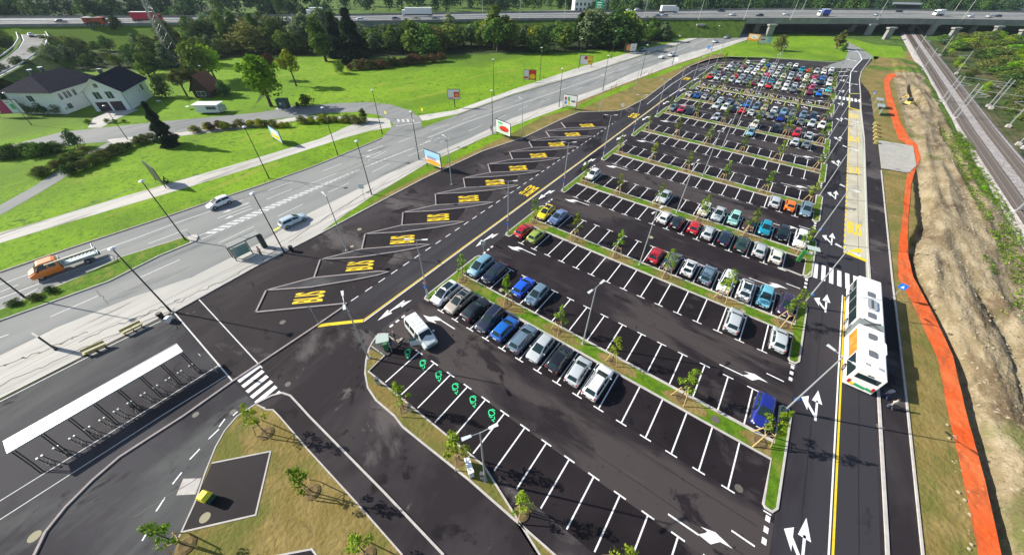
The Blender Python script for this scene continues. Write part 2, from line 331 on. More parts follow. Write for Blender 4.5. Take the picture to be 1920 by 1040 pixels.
def arrow(mb, c, ang, L, wd, z, m, turn=0, head=1.0):
    """road arrow pointing along ang, turn: -1/0/1 adds a side branch (left = -1)"""
    R4 = Matrix.Translation((c[0], c[1], 0)) @ Matrix.Rotation(ang-math.pi/2, 4, 'Z')
    def q(pts):
        mb.poly([R4 @ Vector((x, y, z)) for x, y in pts], m)
    s = .09*wd
    q([(-s, -L/2), (s, -L/2), (s, L/2-head), (-s, L/2-head)])
    q([(-.42*wd, L/2-head-.25), (.42*wd, L/2-head-.25), (0, L/2)])
    if turn:
        t = turn
        a = [(-s, -L*.30), (-s, -L*.42), (t*.85*wd, -L*.12+.1), (t*.85*wd, L*.02+.1)]
        a = a if t < 0 else a[::-1]
        mb.poly([R4 @ Vector((x, y, z+.002)) for x, y in (a if t > 0 else a[::-1])][::1], m)
        hd = [(t*.70*wd, -L*.30), (t*1.3*wd, -L*.01+.15), (t*.70*wd, L*.17)]
        mb.poly([R4 @ Vector((x, y, z+.004)) for x, y in (hd if t > 0 else hd[::-1])], m)
for q0, t in (((447, 401), 0), ((443, 390), 0), ((700, 290), 0), ((703, 279), 0), ((1300, 88), 0)):
    p = P(*q0); arrow(mb, p, -math.pi/2-.05, 4.5, 1.0, zr+.002, M_roadwhite)
strip(mb, PP([(511, 434), (525, 426)]), .5, zr, M_lime); strip(mb, PP([(522, 442), (534, 436)]), .5, zr, M_lime)
for i in range(7): strip(mb, PP([(742+i*7, 237-i*1.1), (748+i*7, 236-i*1.1)]), .3, .05, M_roadwhite)
for i in range(4): strip(mb, PP([(748+i*9, 229), (746+i*9, 224)]), .5, .05, M_roadwhite)
S(mb.build('road_markings'))
mb = MB()
strip(mb, PP([(0, 447), (237, 358), (480, 305), (647, 249), (730, 230)]), .1, .036, M_trim)
strip(mb, PP([(800, 226), (960, 174), (1110, 130), (1230, 93), (1290, 76)]), .3, .053, M_roadwhite)
for a in ([(0, 712), (140, 640), (300, 568)], [(300, 568), (480, 480), (590, 420), (730, 335), (900, 257)], [(0, 735), (150, 660), (300, 592)], [(900, 257), (1132, 169), (1270, 112), (1395, 75)]):
    strip(mb, PP(a), .07, .058, M_trim)
S(mb.build('path_edging'))

# verge between the path and the bus lanes
vl = [(560, 462), (590, 445), (627, 417), (695, 370), (795, 310), (905, 260), (960, 237), (1047, 205), (1132, 172), (1190, 150), (1270, 120), (1310, 107), (1350, 92)]
lotL = [(480, 500), (590, 444), (700, 385), (795, 335), (905, 284), (985, 257), (1045, 228), (1085, 211), (1155, 209), (1172, 205), (1210, 185), (1260, 147), (1292, 125), (1327, 112), (1360, 107)]
sheet('verge', PP(vl)+PP(lotL[1:])[::-1], .024, M_soil)
sheet('verge_grass', PP([(600, 437), (627, 417), (695, 370), (795, 310), (905, 260), (960, 237), (1047, 205), (1080, 193), (1080, 203), (1020, 218), (960, 250), (870, 292), (800, 325), (720, 366), (650, 412)]), .030, M_lawn)
sheet('verge_grass', PP([(1085, 197), (1132, 176), (1165, 162), (1200, 153), (1180, 165), (1120, 190), (1085, 207)]), .030, M_lawn)
sheet('verge_grass', PP([(1200, 148), (1270, 122), (1310, 109), (1345, 95), (1440, 68), (1400, 90), (1330, 105), (1270, 130), (1225, 147)]), .034, M_lawn)

# car park asphalt
base = [Vector((-51.6, -60, 0))]+PP([(0, 749), (207, 643), (322, 586), (480, 500), (590, 445)])+PP(lotL[2:])+PP([(1440, 109), (1560, 118), (1590, 110), (1634, 110), (1636, 114), (1616, 134), (1611, 150), (1632, 176), (1634, 192), (1645, 265), (1652, 320), (1672, 520), (1702, 780), (1731, 1040)])+[Vector((23, -60, 0))]
sheet('car_park', base, .020, M_asph)
sheet('bus_lane', [(LX(-36.3, y), y) for y in (9.6, 40, 80, 110, 130)]+PP([(1262, 147), (1300, 128), (1345, 117), (1440, 116)])+PP([(1440, 125), (1345, 125)])+[(LX(-29.2, y), y) for y in (185, 150, 110, 80, 40, 13)], .028, M_lane)
sheet('forecourt', [Vector((-51.4, -60, 0))]+PP([(0, 752), (207, 646), (322, 589), (436, 713), (345, 780), (287, 817), (225, 857), (175, 900), (125, 950), (87, 997), (57, 1040)])+[Vector((-34, -60, 0))], .026, M_asph2)
sheet('access_road', PP([(57, 1040), (87, 997), (125, 950), (175, 900), (225, 857), (287, 817), (345, 780), (437, 715), (478, 757), (445, 780), (405, 837), (367, 940), (335, 1010), (320, 1040)])+[Vector((-23, -60, 0)), Vector((-34, -60, 0))], .024, M_asph2)
sheet('service_road', [(13.3, -60), (20.5, -60)]+[(LX(20.3, y), y) for y in (40, 80, 120, 155)]+PP([(1613, 175), (1611, 150), (1615, 134), (1632, 111), (1600, 112), (1590, 125), (1565, 130)])+[(LX(13.1, y), y) for y in (205, 160, 120, 80, 40)], .028, M_lane)
sheet('turning_area', PP([(1545, 128), (1555, 122), (1585, 112), (1590, 96), (1584, 84), (1588, 79), (1612, 90), (1637, 106), (1634, 111), (1616, 112), (1600, 129)]), .036, M_road)
CUR = [26.05, 44.3, 62.6, 80.8, 98.85, 116.8, 134.75, 152.65, 170.6, 188.5, 206.4]
sheet('aisle', [(-25.4, 8.9), (13.2, 8.9)]+[(LX(13.1, y), y) for y in (40, 80, 120, 160, 210)]+[(LX(-28.9, y), y) for y in (210, 160, 120, 80, 40, 14.2)]+[(-25.4, 14)], .032, M_aisle)
mb = MB()
for n, I in enumerate(CUR):
    for s in (-1, 1):
        if n == 10 and s > 0: continue
        y0, y1 = I+s*1.05, I+s*6.0
        sheet_mb(mb, [(LX(-28, y0), y0), (LX(12.2, y0), y0), (LX(12.2, y1), y1), (LX(-28, y1), y1)][::s], .036, M_bay)
sheet_mb(mb, [(-25.4, 8.9), (9.6, 8.9), (9.6, 13.8), (-25.4, 13.8)], .036, M_bay)
S(mb.build('parking_bays'))

# planted islands with kerbs
kb = MB(); gr = MB(); pt = MB()
def rot_pts(cx, cy, rx, ry, n=14, seed=0):
    r_ = random.Random(seed); return [(cx+rx*math.cos(t)*(1+r_.uniform(-.18, .18)), cy+ry*math.sin(t)*(1+r_.uniform(-.05, .05))) for t in [2*math.pi*i/n for i in range(n)]]
TREEX = [-26.9+7.58*k for k in range(6)]
for n, I in enumerate(CUR):
    yS, yN = I-5.7, I+5.7
    w1 = .98
    o = [(-29.05, yS+.5), (-28.8, yS), (-28.1, yS), (-28, yS+.3), (-28, I-w1), (12.2, I-w1), (12.2, yS+.2), (12.4, yS), (12.9, yS), (13.2, yS+.5), (13.2, yN-.5), (12.9, yN), (12.4, yN), (12.2, yN-.2), (12.2, I+w1), (-28, I+w1), (-28, yN-.3), (-28.1, yN), (-28.8, yN), (-29.05, yN-.5)]
    if n == 10: o = [(-20, 204.6), (9, 205.2), (9, 207.4), (-20, 206.8)]
    o = [Vector((LX(x, y), y, 0)) for x, y in o]
    sheet_mb(gr, o, .13, M_island); strip(kb, o+[o[0]], .17, .02, M_kerb, .125)
    if n < 10:
        for k, tx in enumerate(TREEX):
            x = LX(tx, I); x += .0
            pts = [(min(max(px, LX(-27.9, I)+.1), LX(12.1, I)), py) for px, py in rot_pts(x+.6, I, 2.4, .86, seed=n*7+k)]
            sheet_mb(pt, pts, .137, M_soil)
S(gr.build('planted_island')); S(kb.build('kerb')); S(pt.build('bare_soil'))

# bay lines
wl = MB(); zl = .042
def bar(x0, y0, x1, y1, wd, m=M_white, z=zl): strip(wl, [(LX(x0, y0), y0), (LX(x1, y1), y1)], wd, z, m)
for n, I in enumerate(CUR):
    for s in (-1, 1):
        if n == 7 or (n == 10 and s > 0): continue
        for k in range(15):
            x = -25.5+2.5*k
            bar(x, I+s*1.1, x, I+s*6.0, .13); bar(x-.55, I+s*6.05, x+.55, I+s*6.05, .13)
for k in range(1, 15):
    x = -25.5+2.5*k; bar(x, 9.0, x, 13.85, .13); bar(x-.55, 13.9, x+.55, 13.9, .13)
def wheelchair(mb, c, sz, z, m):
    cx, cy = c; pts = [(cx+sz*.38*math.cos(t), cy-sz*.18+sz*.34*math.sin(t)) for t in [R(150)+R(250)*i/9 for i in range(10)]]
    strip(mb, pts, sz*.11, z, m)
    strip(mb, [(cx-sz*.08, cy+sz*.38), (cx-sz*.05, cy), (cx+sz*.3, cy), (cx+sz*.45, cy-sz*.42)], sz*.13, z+.003, m)
    strip(mb, [(cx-sz*.06, cy+sz*.2), (cx+sz*.22, cy+sz*.2)], sz*.1, z+.003, m)
    mb.poly([(cx-sz*.08+sz*.11*math.cos(t), cy+sz*.52+sz*.11*math.sin(t), z+.003) for t in [2*math.pi*i/10 for i in range(10)]], m)
I = CUR[7]
for k in range(10):
    x = -25.4+3.65*k
    bar(x, I-1.1, x, I-5.9, .16, M_lime); bar(x-.4, I-5.95, x+.4, I-5.95, .15, M_lime)
    wheelchair(wl, (LX(x-1.8, I), I-3.6), 2.0, zl, M_white)
    bar(x+.6, I+1.1, x+.6, I+5.9, .16, M_lime)
    if k % 2: bar(x+1.7, I+1.1, x+1.7, I+5.9, .16, M_lime)
    wheelchair(wl, (LX(x-1.2, I), I+3.6), 2.0, zl, M_white)
bar(-27.5, I+6, 11.5, I+6, .12); bar(-27.5, I-1.15, 11.5, I-1.15, .1)
ARR_R = PP([(960+x/4, 780+y/4) for x, y in [(1395, 885), (1490, 960), (1560, 942), (1655, 993), (1525, 870), (1412, 826), (1465, 862), (1450, 875)]])
ARR_L = PP([(480+x/4, 520+y/4) for x, y in [(1255, 283), (1305, 298), (1352, 292), (1392, 316), (1385, 325), (1330, 322), (1355, 346), (1290, 325)]])
ARR_LINES = [tuple(PP([(960+x/4, 780+y/4) for x, y in q])) for q in ([(1170, 733), (1400, 890)], [(1645, 856), (1820, 975)])]+[tuple(PP([(480+x/4, 520+y/4) for x, y in [(1385, 320), (1492, 388)]]))]
# aisle arrows, entry dashes, lane arrows
for n, I in enumerate(CUR[:10]):
    ya = I-9.1
    for (xc, a) in ((-22.6, math.pi), (7.6, 0)):
        yy = ya+(1.55 if a else -1.5) if 0 else (I-9.1+ (0.2 if a else 2.3))
        # long guide line carrying a slanted arrow head
    o_ = Vector((LX(0, ya), ya-CUR[0]+9.1, 0)); o_.y = ya-(CUR[0]-9.1)
    for pts in (ARR_R, ARR_L): sheet_mb(wl, [p+o_ for p in pts], zl+.002, M_white)
    for a, b in ARR_LINES: strip(wl, [a+o_, b+o_], .14, zl, M_white); bar(-28.3, ya+.1, -27.0, ya+.1, .13)
    for i in range(3):
        bar(12.7, ya+.5+i*.95, 12.7, ya+1.0+i*.95, .34); bar(-28.7, ya-.2-i*.95, -28.7, ya-.7-i*.95, .26)
    bar(12.3, I-6.0, 12.9, I-6.0, .12)
    if n < 9:
        yl = ya+.2 if n else 16.3
        arrow(wl, (LX(-30.75, yl), yl), -math.pi/2, 4.4, 1.1, zl, M_white, turn=0, head=1.7)
        arrow(wl, (LX(-30.35, yl+1.3), yl+1.6), math.pi/2-.25, 2.6, .9, zl+.006, M_white, head=1.4)
    ym = I+8.0
    arrow(wl, (LX(15.3, ym), ym), math.pi/2, 4.2, 1.1, zl, M_white, turn=-1, head=1.5)
arrow(wl, (15.3, 19.5), math.pi/2, 4.2, 1.1, zl, M_white, turn=-1, head=1.5)
# electric car symbols: a loop with a cord
g = MB()
for k in range(6):
    cx, cy = -23.0+2.5*k-1.05, 13.1
    loop = [(cx-.05+.33*math.cos(t)*(1+.25*math.sin(t)), cy+.26*math.sin(t)) for t in [2*math.pi*i/14 for i in range(15)]]
    strip(g, loop, .10, zl, M_green)
    strip(g, [(cx-.42, cy+.1), (cx-.2, cy+.4), (cx+.1, cy+.42)], .1, zl+.003, M_green)
    strip(g, [(cx+.4, cy-.1), (cx+.62, cy-.32), (cx+.45, cy-.5), (cx+.75, cy-.55)], .09, zl+.003, M_green)
    strip(g, [(cx-.1, cy-.3), (cx+.15, cy-.42), (cx+.3, cy-.25)], .1, zl+.005, M_green)
S(g.build('charging_symbols'))
# zebra crossings
for i in range(8): bar(13.7+i*.98, 57.4, 13.6+i*.98, 61.5, .52)
for i in range(7): bar(13.4+i*1.08, 166.4, 13.4+i*1.08, 170.6, .62)
for i in range(6): strip(wl, [(-35.75+i*1.0, -.35-.03*i), (-35.95+i*1.0, 1.95-.05*i)], .52, zl, M_white)
# service road lines
L1 = [(16.95, y) for y in (-60, 55.5)]; strip(wl, L1, .14, zl, M_white)
strip(wl, [(17.22, -60), (17.22, 55.3)], .17, zl, M_yellow)
strip(wl, [(LX(-32.02, y), y) for y in (13.0, 40, 80, 110, 135)]+PP([(1252, 183), (1290, 157), (1336, 124)]), .13, zl, M_white)
strip(wl, [(LX(-32.25, y), y) for y in (13.2, 40, 80, 110, 130)], .15, zl, M_yellow)
strip(wl, [(-36.0, 9.2), (-32.2, 13.05)], .5, zl, M_yellow)
dash(wl, [(LX(-36.35, y), y) for y in (14.2, 50, 100)], .13, zl, M_white, 1.15, 1.1)
strip(wl, PP([(1213, 196), (1260, 158), (1300, 133), (1345, 118), (1440, 113)]), .14, zl, M_white)
strip(wl, PP([(1593, 175), (1593, 156), (1595, 137), (1600, 129), (1616, 112), (1612, 102), (1602, 92)]), .3, zl, M_white)
strip(wl, PP([(1400, 123), (1345, 121), (1310, 133)]), .16, zl, M_white)
strip(wl, PP([(1565, 136), (1589, 134)]), .5, zl, M_white); strip(wl, PP([(1566, 144), (1590, 142)]), .5, zl, M_white)
S(wl.build('road_markings'))
# forecourt lines
mb = MB()
for a, z in (([(326, 585), (437, 715)], .14), ([(372, 560), (492, 690)], .12), ([(-60, 975), (0, 939), (257, 780), (410, 685)], .09), ([(-60, 1010), (0, 974), (302, 780), (425, 704)], .09), ([(0, 753), (207, 648), (322, 592)], .12)):
    strip(mb, PP(a), z, zl, M_roadwhite)
for a, b in [((422, 785), (411, 800)), ((411, 804), (391, 823)), ((375, 841), (356, 861)), ((341, 885), (324, 907)), ((310, 932), (293, 958)), ((276, 998), (267, 1013)), ((437, 779), (446, 771))]: strip(mb, PP([a, b]), .13, .034, M_white)
S(mb.build('road_markings'))
# forecourt kerbs
mb = MB()
strip(mb, PP([(57, 1060), (87, 997), (125, 950), (175, 900), (225, 857), (287, 817), (345, 780), (437, 715), (595, 610), (647, 574), (649, 570), (640, 570)]), .2, .02, M_kerbd, .13)
S(mb.build('kerb'))
# concrete bus stand
def LR(x): return [(LX(x, y), y) for y in (67.2, 90, 120, 156)]
sheet('bus_stand', LR(16.95)+LR(19.85)[::-1], .034, M_conc)
sheet('drain_strip', [(LX(19.8, y), y) for y in (61, 90, 120, 165)]+[(LX(20.15, y), y) for y in (165, 120, 90, 61)], .038, mat('pale_drain', (.40, .42, .33), rough=.9))
mb = MB()
for y in (76.6, 104.6, 126.7, 149.1):
    text_mesh(mb, 'BUS', (LX(18.35, y), y), 4.6, 2.0, 0, zl, M_yellow)
y = 68.6
while y < 156: strip(mb, [(LX(17.05, y), y), (LX(17.05, y+.9), y+.9)], .28, zl, M_yellow); y += 2.0
strip(mb, [(16.9, 67.6), (19.8, 66.9)], .75, zl, M_yellow)
mb.poly([(17.2, 68.0, zl+.003), (19.3, 69.2, zl+.003), (18.9, 70.3, zl+.003), (18.3, 69.6, zl+.003)][::1], M_yellow)
strip(mb, [(LX(17, 157), 157.5), (LX(19.8, 157), 156.6)], .9, zl, M_yellow)
strip(mb, [(LX(17.1, 160), 158), (LX(17.1, 175), 175)], .4, zl, M_lime); strip(mb, PP([(1593, 176), (1614, 176)]), .5, zl, M_lime)
dd = Vector((1, 1, 0)).normalized()
for k in range(11):
    text_mesh(mb, 'BUS', (-41.45-.03*k, 11.3+8.13*k), 3.9, 2.1, R(135), zl, M_yellow)
text_mesh(mb, 'BUS', (-34.2, 53.3), 4.4, 2.1, math.pi, zl, M_yellow)
text_mesh(mb, 'BUS', (LX(-34.2, 108), 108.2), 4.4, 2.1, math.pi, zl, M_yellow)
p = P(1287, 148); text_mesh(mb, 'BUS', (p.x, p.y), 4.4, 2.1, math.pi, zl, M_yellow)
S(mb.build('bus_markings'))
# saw-tooth bus bays: raised wedge platforms between them
pf = MB(); kb = MB(); bayf = MB()
for k in range(-1, 11):
    A1 = (-44.35-.1*k, 13.8+8.15*k); B0 = (-47.2-.11*k, 8.5+8.15*k); W = (-37.05, 20.9+8.15*k-8.15)
    if k >= 0:
        A = (-44.35-.1*(k-1), 13.8+8.15*(k-1)); Wd = (-37.05, 20.9+8.15*k-8.15)
        B = B0
    if k < 0: continue
    Wt = (-36.9, 13.4+8.13*k)
    # left end of bay k, then platform from B_k to tip
    strip(kb, [A, B], .2, .02, M_kerbd, .14)
    sheet_mb(bayf, [A, B, (B[0]+3.9, B[1]+3.95), (-39.9, 16.5+8.15*k), (-39.2, 15.4+8.15*k), (-38.2, 12.0+8.13*k), (A[0]+3.5, A[1]+3.6)], .030, M_bay)
    A2 = (-44.45-.1*k, 13.75+8.15*k); W2 = (-36.95, 20.95+8.15*k)
    if k < 10:
        tri = [B, (B[0]+4.2, B[1]+3.9), (-39.6, 16.75+8.15*k), (-37.6, 19.6+8.15*k), W2, (-38.2, 20.15+8.15*k), A2]
        sheet_mb(pf, tri, .15, M_asph2)
        strip(kb, [Vector((p[0], p[1], 0)) for p in tri]+[Vector((tri[0][0], tri[0][1], 0))], .18, .02, M_kerbd, .145)
W0 = [(-44.35, 5.65), (-36.6, 13.35)]
strip(kb, W0, .2, .02, M_kerbd, .14)
S(pf.build('bus_platform')); S(bayf.build('parking_bays'))
lk = PP([(322, 588)]+lotL); strip(kb, lk, .22, .02, M_kerb, .12)
strip(kb, PP([(1360, 107), (1440, 108), (1560, 117), (1590, 116)]), .25, .02, M_kerb, .12)
strip(kb, PP([(1731, 1060), (1702, 780), (1672, 520), (1652, 320)]), .16, .02, M_kerb, .12)
strip(kb, [(20.75, -60), (20.7, 24), (20.55, 39)]+PP([(1630, 520), (1626, 460), (1620, 260), (1614, 206), (1613, 175), (1611, 150), (1615, 134), (1632, 111)]), .24, .02, M_kerb, .12)
strip(kb, PP([(1458, 502), (1479, 508), (1502, 517), (1514, 517), (1519, 510)]), .2, .03, M_kerb, .12)
S(kb.build('kerb'))
# soil island, footpath and charging verge at the bottom
sheet('soil_bank', PP([(480, 757), (500, 768), (512, 768), (524, 780), (580, 845), (667, 940), (755, 1040)])+[Vector((-17, -60, 0)), Vector((-23, -60, 0))]+PP([(320, 1060), (335, 1010), (367, 940), (385, 887), (405, 837), (422, 807), (445, 780)]), .05, M_soil)
sheet('footpath', PP([(524, 780), (512, 768), (500, 765), (480, 757), (490, 749), (510, 742), (530, 737), (545, 742), (562, 760), (580, 780), (720, 922), (832, 1040)])+[Vector((-13.6, -20, 0)), Vector((-13.6, -60, 0)), Vector((-17, -60, 0))]+PP([(755, 1040), (667, 940), (580, 845)]), .055, M_asph)
sheet('paved_pad', PP([(398, 868), (508, 846), (480, 965), (342, 997)]), .06, M_bay)
sheet('paved_pad', PP([(500, 1045), (585, 1029), (640, 1100), (520, 1120)]), .06, M_bay)
sheet('tactile_slab', PP([(344, 897), (378, 896), (367, 926), (331, 928)]), .034, M_kerb)
vo = [(742, 640), (722, 626), (710, 627), (700, 640), (692, 655), (687, 675), (685, 700), (690, 727), (705, 750), (740, 780), (755, 800), (792, 830), (880, 900), (960, 970), (1040, 1040)]
verge = PP(vo)+[Vector((3, -8, 0)), Vector((14, -30, 0)), Vector((22, -30, 0)), Vector((12, 2, 0))]+[Vector((-9.0, 8.75, 0)), Vector((-25.55, 8.75, 0)), Vector((-26.1, 14.2, 0))]
sheet('charging_verge', verge, .14, M_soil)
sheet('paved_pad', PP([(742, 641), (722, 628), (710, 629), (700, 642), (693, 655), (722, 668), (728, 668), (752, 645)]), .152, M_asph)
mb = MB()
strip(mb, verge+[verge[0]], .17, .02, M_kerb, .13)
strip(mb, PP([(697, 650), (722, 668)]), .1, .14, M_kerb, .03)
strip(mb, PP([(755, 1040), (667, 940), (580, 845), (524, 780), (512, 768), (500, 768), (480, 757), (445, 780), (422, 807), (405, 837), (385, 887), (367, 940), (335, 1010)]), .12, .02, M_kerb, .06)
strip(mb, PP([(832, 1040), (720, 922), (580, 780), (562, 760), (545, 742), (530, 737), (510, 742), (480, 757)]), .18, .02, M_kerb, .12)
strip(mb, PP([(398, 868), (508, 846), (480, 965), (342, 997)]), .13, .03, M_kerb, .06)
strip(mb, PP([(500, 1045), (585, 1029), (640, 1100)]), .13, .03, M_kerb, .06)
S(mb.build('kerb'))
# seams, cracks, stains and tyre wear
sm = MB(); rs = random.Random(41); M_seam = mat('seam_tar', (.010, .009, .010), rough=.6); M_dust = mat('dust_streak', (.085, .075, .073), (.05, .043, .043), scale=1.2, rough=.95); M_stain = mat('oil_stain', (.006, .005, .006), rough=.45)
for n, I in enumerate(CUR[:10]):
    ya = I-9.1
    for dy in (-1.2, 1.5):
        pts = [(LX(x, ya), ya+dy+rs.uniform(-.06, .06)) for x in range(-27, 13, 3)]; strip(sm, pts, .05, .0375, M_seam)
for x in (15.0, 18.9): strip(sm, [(LX(x, y)+rs.uniform(-.03, .03), y) for y in range(-20, 150, 6)], .045, .0375, M_seam)
for x in (-34.2,): strip(sm, [(LX(x, y), y) for y in range(12, 130, 6)], .045, .0375, M_seam)
def crack(a, b, k, m, wd, z, amp):
    a, b = P(*a), P(*b); pts = [a.lerp(b, i/k)+Vector((rs.uniform(-amp, amp), rs.uniform(-amp, amp), 0)) for i in range(k+1)]; strip(sm, pts, wd, z, m)
M_crack = mat('crack_tar', (.07, .07, .068), rough=.8)
for a, b in [((90, 622), (305, 545)), ((305, 545), (470, 470)), ((60, 700), (200, 640)), ((510, 372), (690, 300)), ((390, 505), (560, 432)), ((0, 556), (70, 530)), ((560, 340), (585, 352)), ((180, 545), (205, 570)), ((660, 320), (735, 290)), ((850, 250), (900, 235))]: crack(a, b, 16, M_crack, .09, .047, .16)
for a, b in [((0, 690), (160, 625)), ((0, 722), (330, 578)), ((150, 640), (340, 560)), ((330, 570), (520, 475)), ((540, 455), (700, 352)), ((860, 280), (1010, 212)), ((700, 358), (860, 275))]: crack(a, b, 22, M_crack, .12, .0585, .3)
for a, b in [((640, 560), (740, 670)), ((500, 700), (660, 560)), ((1340, 900), (1080, 720)), ((1040, 690), (860, 600)), ((250, 970), (380, 890))]: crack(a, b, 14, M_seam, .06, .0385, .05)
for i in range(150):
    I = rs.choice(CUR[:8]); sd = rs.choice((-1, 1)); k = rs.randrange(16); x, y = -26.75+2.5*k+rs.uniform(-.5, .5), I+sd*rs.uniform(2.2, 5.4); r = rs.uniform(.08, .3)
    sm.poly([(LX(x, y)+r*rs.uniform(.6, 1.2)*math.cos(t), y+r*rs.uniform(.6, 1.3)*math.sin(t), .0395) for t in [6.283*j/9 for j in range(9)]], M_stain)
for i in range(26):
    x, y = rs.uniform(-46, -38), rs.uniform(8, 95); 
    L_ = rs.uniform(2, 6); pts = [(x+L_*.7*j/6+rs.uniform(-.1, .1), y+L_*.7*j/6+rs.uniform(-.1, .1)) for j in range(7)]
    strip(sm, pts, .05, .0315, M_seam)
S(sm.build('surface_wear'))
# manhole covers and drains
mb = MB(); mc = mat('manhole_iron', (.11, .10, .085), rough=.7); mc2 = mat('manhole_concrete', (.30, .28, .18), rough=.9)
for (x, y, r, m, z) in [(65, 1005, .42, mc2, .03), (385, 970, .4, mc2, .064), (437, 772, .3, mc, .03), (367, 777, .3, mc, .03), (530, 604, .35, mc, .03), (540, 720, .3, mc, .034), (1340, 787, .42, mc, .142), (1220, 446, .4, mc2, .142), (940, 545, .35, mc2, .142), (690, 361, .35, mc, .06), (860, 277, .35, mc, .06), (515, 468, .3, mc, .06), (674, 430, .35, mc2, .03), (660, 462, .3, mc2, .03), (1650, 800, .35, mc, .03), (1392, 584, .35, mc2, .142), (1385, 915, .35, mc, .04)]:
    c = P(x, y); mb.poly([(c.x+r*math.cos(t), c.y+r*math.sin(t), z) for t in [2*math.pi*i/16 for i in range(16)]], m)
S(mb.build('manhole_covers'))

# ------------------------------------------------------------------ earthworks beside the service road
def interp(tab, y):
    if y <= tab[0][0]: return tab[0][1]
    for (y0, v0), (y1, v1) in zip(tab[:-1], tab[1:]):
        if y <= y1: return v0+(v1-v0)*(y-y0)/(y1-y0)
    return tab[-1][1]
def edge(pts): return sorted([(p.y, p.x) for p in PP(pts)])
T_mid = edge([(1900, 1040), (1840, 800), (1812, 695), (1786, 650), (1756, 590), (1722, 525), (1712, 505), (1708, 480), (1730, 437), (1731, 400), (1724, 335), (1716, 290)])
E_left = edge([(1731, 1040), (1702, 780), (1672, 520), (1652, 320), (1636, 192), (1617, 150), (1625, 128), (1650, 105)])
D2 = edge([(1919, 740), (1892, 650), (1865, 595), (1845, 560), (1822, 500)])
def spoil_h(x, y):
    tm = interp(T_mid, y); d = x-tm; n1 = noise.noise(Vector((x*.35, y*.16, 0))); n2 = noise.noise(Vector((x*1.3, y*1.1, 5))); n3 = noise.noise(Vector((x*3.1, y*3.1, 9)))
    h = .03+(.05*n2+.03*n3)*max(.2, 1-max(0, y-30)/90)
    on = max(0, min(1, (114-y)/6))
    e = abs(d+.15*n2*2+.25*n1)
    if e < .95: h -= 1.25*(1-(e/.95)**2)*on
    if d > .7:
        t = max(0, min(1, (d-.7)/1.6)); t2 = max(0, min(1, (14.5-d)/6))
        n1 = noise.noise(Vector((x*.35, y*.07, 0))); rg = 1-abs(noise.noise(Vector((x*.45, y*.035, 21))))*2.2
        hf_ = max(.15, 1-max(0, y-30)/90); h += t*t2*(.55+.42*n1+.34*rg+(.18*n2+.20*n3+.10*noise.noise(Vector((x*5.3, y*5.1, 31))))*hf_)
        dd_ = x-interp(D2, y)
        if y < 68: h -= 1.0*math.exp(-(dd_/.9)**2)
    # big pit near the fence end
    px, py = 33.8, 176
    return h
def grid_obj(name, xs_of, ys, hf, mats, pick, z=0.0):
    vs = []; fs = []; ms = []; W = None
    for y in ys:
        xs = xs_of(y); W = len(xs)
        vs += [(x, y, z+hf(x, y)) for x in xs]
    for j in range(len(ys)-1):
        for i in range(W-1):
            a = j*W+i; fs.append((a, a+1, a+1+W, a+W)); c = vs[a]; ms.append(pick(c[0], c[1]))
    me = bpy.data.meshes.new(name); me.from_pydata(vs, [], fs)
    for m in mats: me.materials.append(m)
    me.polygons.foreach_set('material_index', ms); me.polygons.foreach_set('use_smooth', [True]*len(fs)); me.update()
    o = bpy.data.objects.new(name, me); col.objects.link(o); return S(o)
ys = []; y = -8
while y < 262: ys.append(y); y += .3+max(0, y-20)*.006
def xs_of(y):
    a = interp(E_left, y)+.05 if y < 235 else 24; b = 40.0+.0*y
    return [a+(b-a)*i/84 for i in range(85)]
def hf(x, y):
    tm = interp(T_mid, y)
    fade = max(0, min(1, (x-interp(E_left, y)-.4)/1.5)); far = max(0, min(1, (262-y)/20)) if y > 200 else 1
    h = spoil_h(x, y)*fade*far
    # pit by the start of the orange strip
    d = math.hypot((x-33.6)/1.7, (y-185)/17.0)
    if d < 1 and y > 110: h -= 2.2*(1-d**4)
    return h
def pick(x, y):
    tm = interp(T_mid, y)+.3*noise.noise(Vector((x*.5, y*.5, 2)))
    if y > 225: return 2 if noise.noise(Vector((x*.12, y*.08, 7))) > .12 else 0
    if x > 38.3+noise.noise(Vector((y*.2, 3, 1)))*1.2 and y > 100: return 2
    if x < tm-.4: return 0
    return 1
grid_obj('earthworks', xs_of, ys, hf, [M_soil, M_spoil, M_rough], pick, .02)
# orange warning mesh laid on the ground
OL = [(1690, 137), (1664, 140), (1656, 152), (1658, 172), (1664, 200), (1672, 228), (1684, 262), (1700, 272), (1708, 290), (1702, 318), (1697, 345), (1692, 400), (1687, 440), (1683, 480), (1683, 520), (1715, 582), (1757, 675), (1777, 780), (1800, 880), (1832, 1040), (1850, 1140)]
OR = [(1690, 142), (1674, 146), (1667, 156), (1671, 178), (1680, 205), (1690, 235), (1706, 262), (1722, 272), (1727, 295), (1716, 318), (1708, 345), (1703, 400), (1701, 440), (1702, 480), (1711, 520), (1750, 592), (1785, 667), (1811, 780), (1845, 900), (1875, 1040), (1900, 1140)]
mb = MB(); L_, R_ = PP(OL), PP(OR)
rows_ = []
for i in range(len(L_)-1):
    for k in range(6):
        t = k/6; a = L_[i].lerp(L_[i+1], t); b = R_[i].lerp(R_[i+1], t)
        rows_.append([(a.lerp(b, u/5).x, a.lerp(b, u/5).y) for u in range(6)])
vs = [(x, y, .13+.05*noise.noise(Vector((x*1.2, y*.8, 0)))) for r_ in rows_ for x, y in r_]
fs = [(j*6+i, j*6+i+1, (j+1)*6+i+1, (j+1)*6+i) for j in range(len(rows_)-1) for i in range(5)]
mb.mesh(vs, fs, M_orange, True); o = mb.build('warning_mesh'); tag(o, 'long strip of bright orange warning mesh laid along the trench', 'mesh strip')
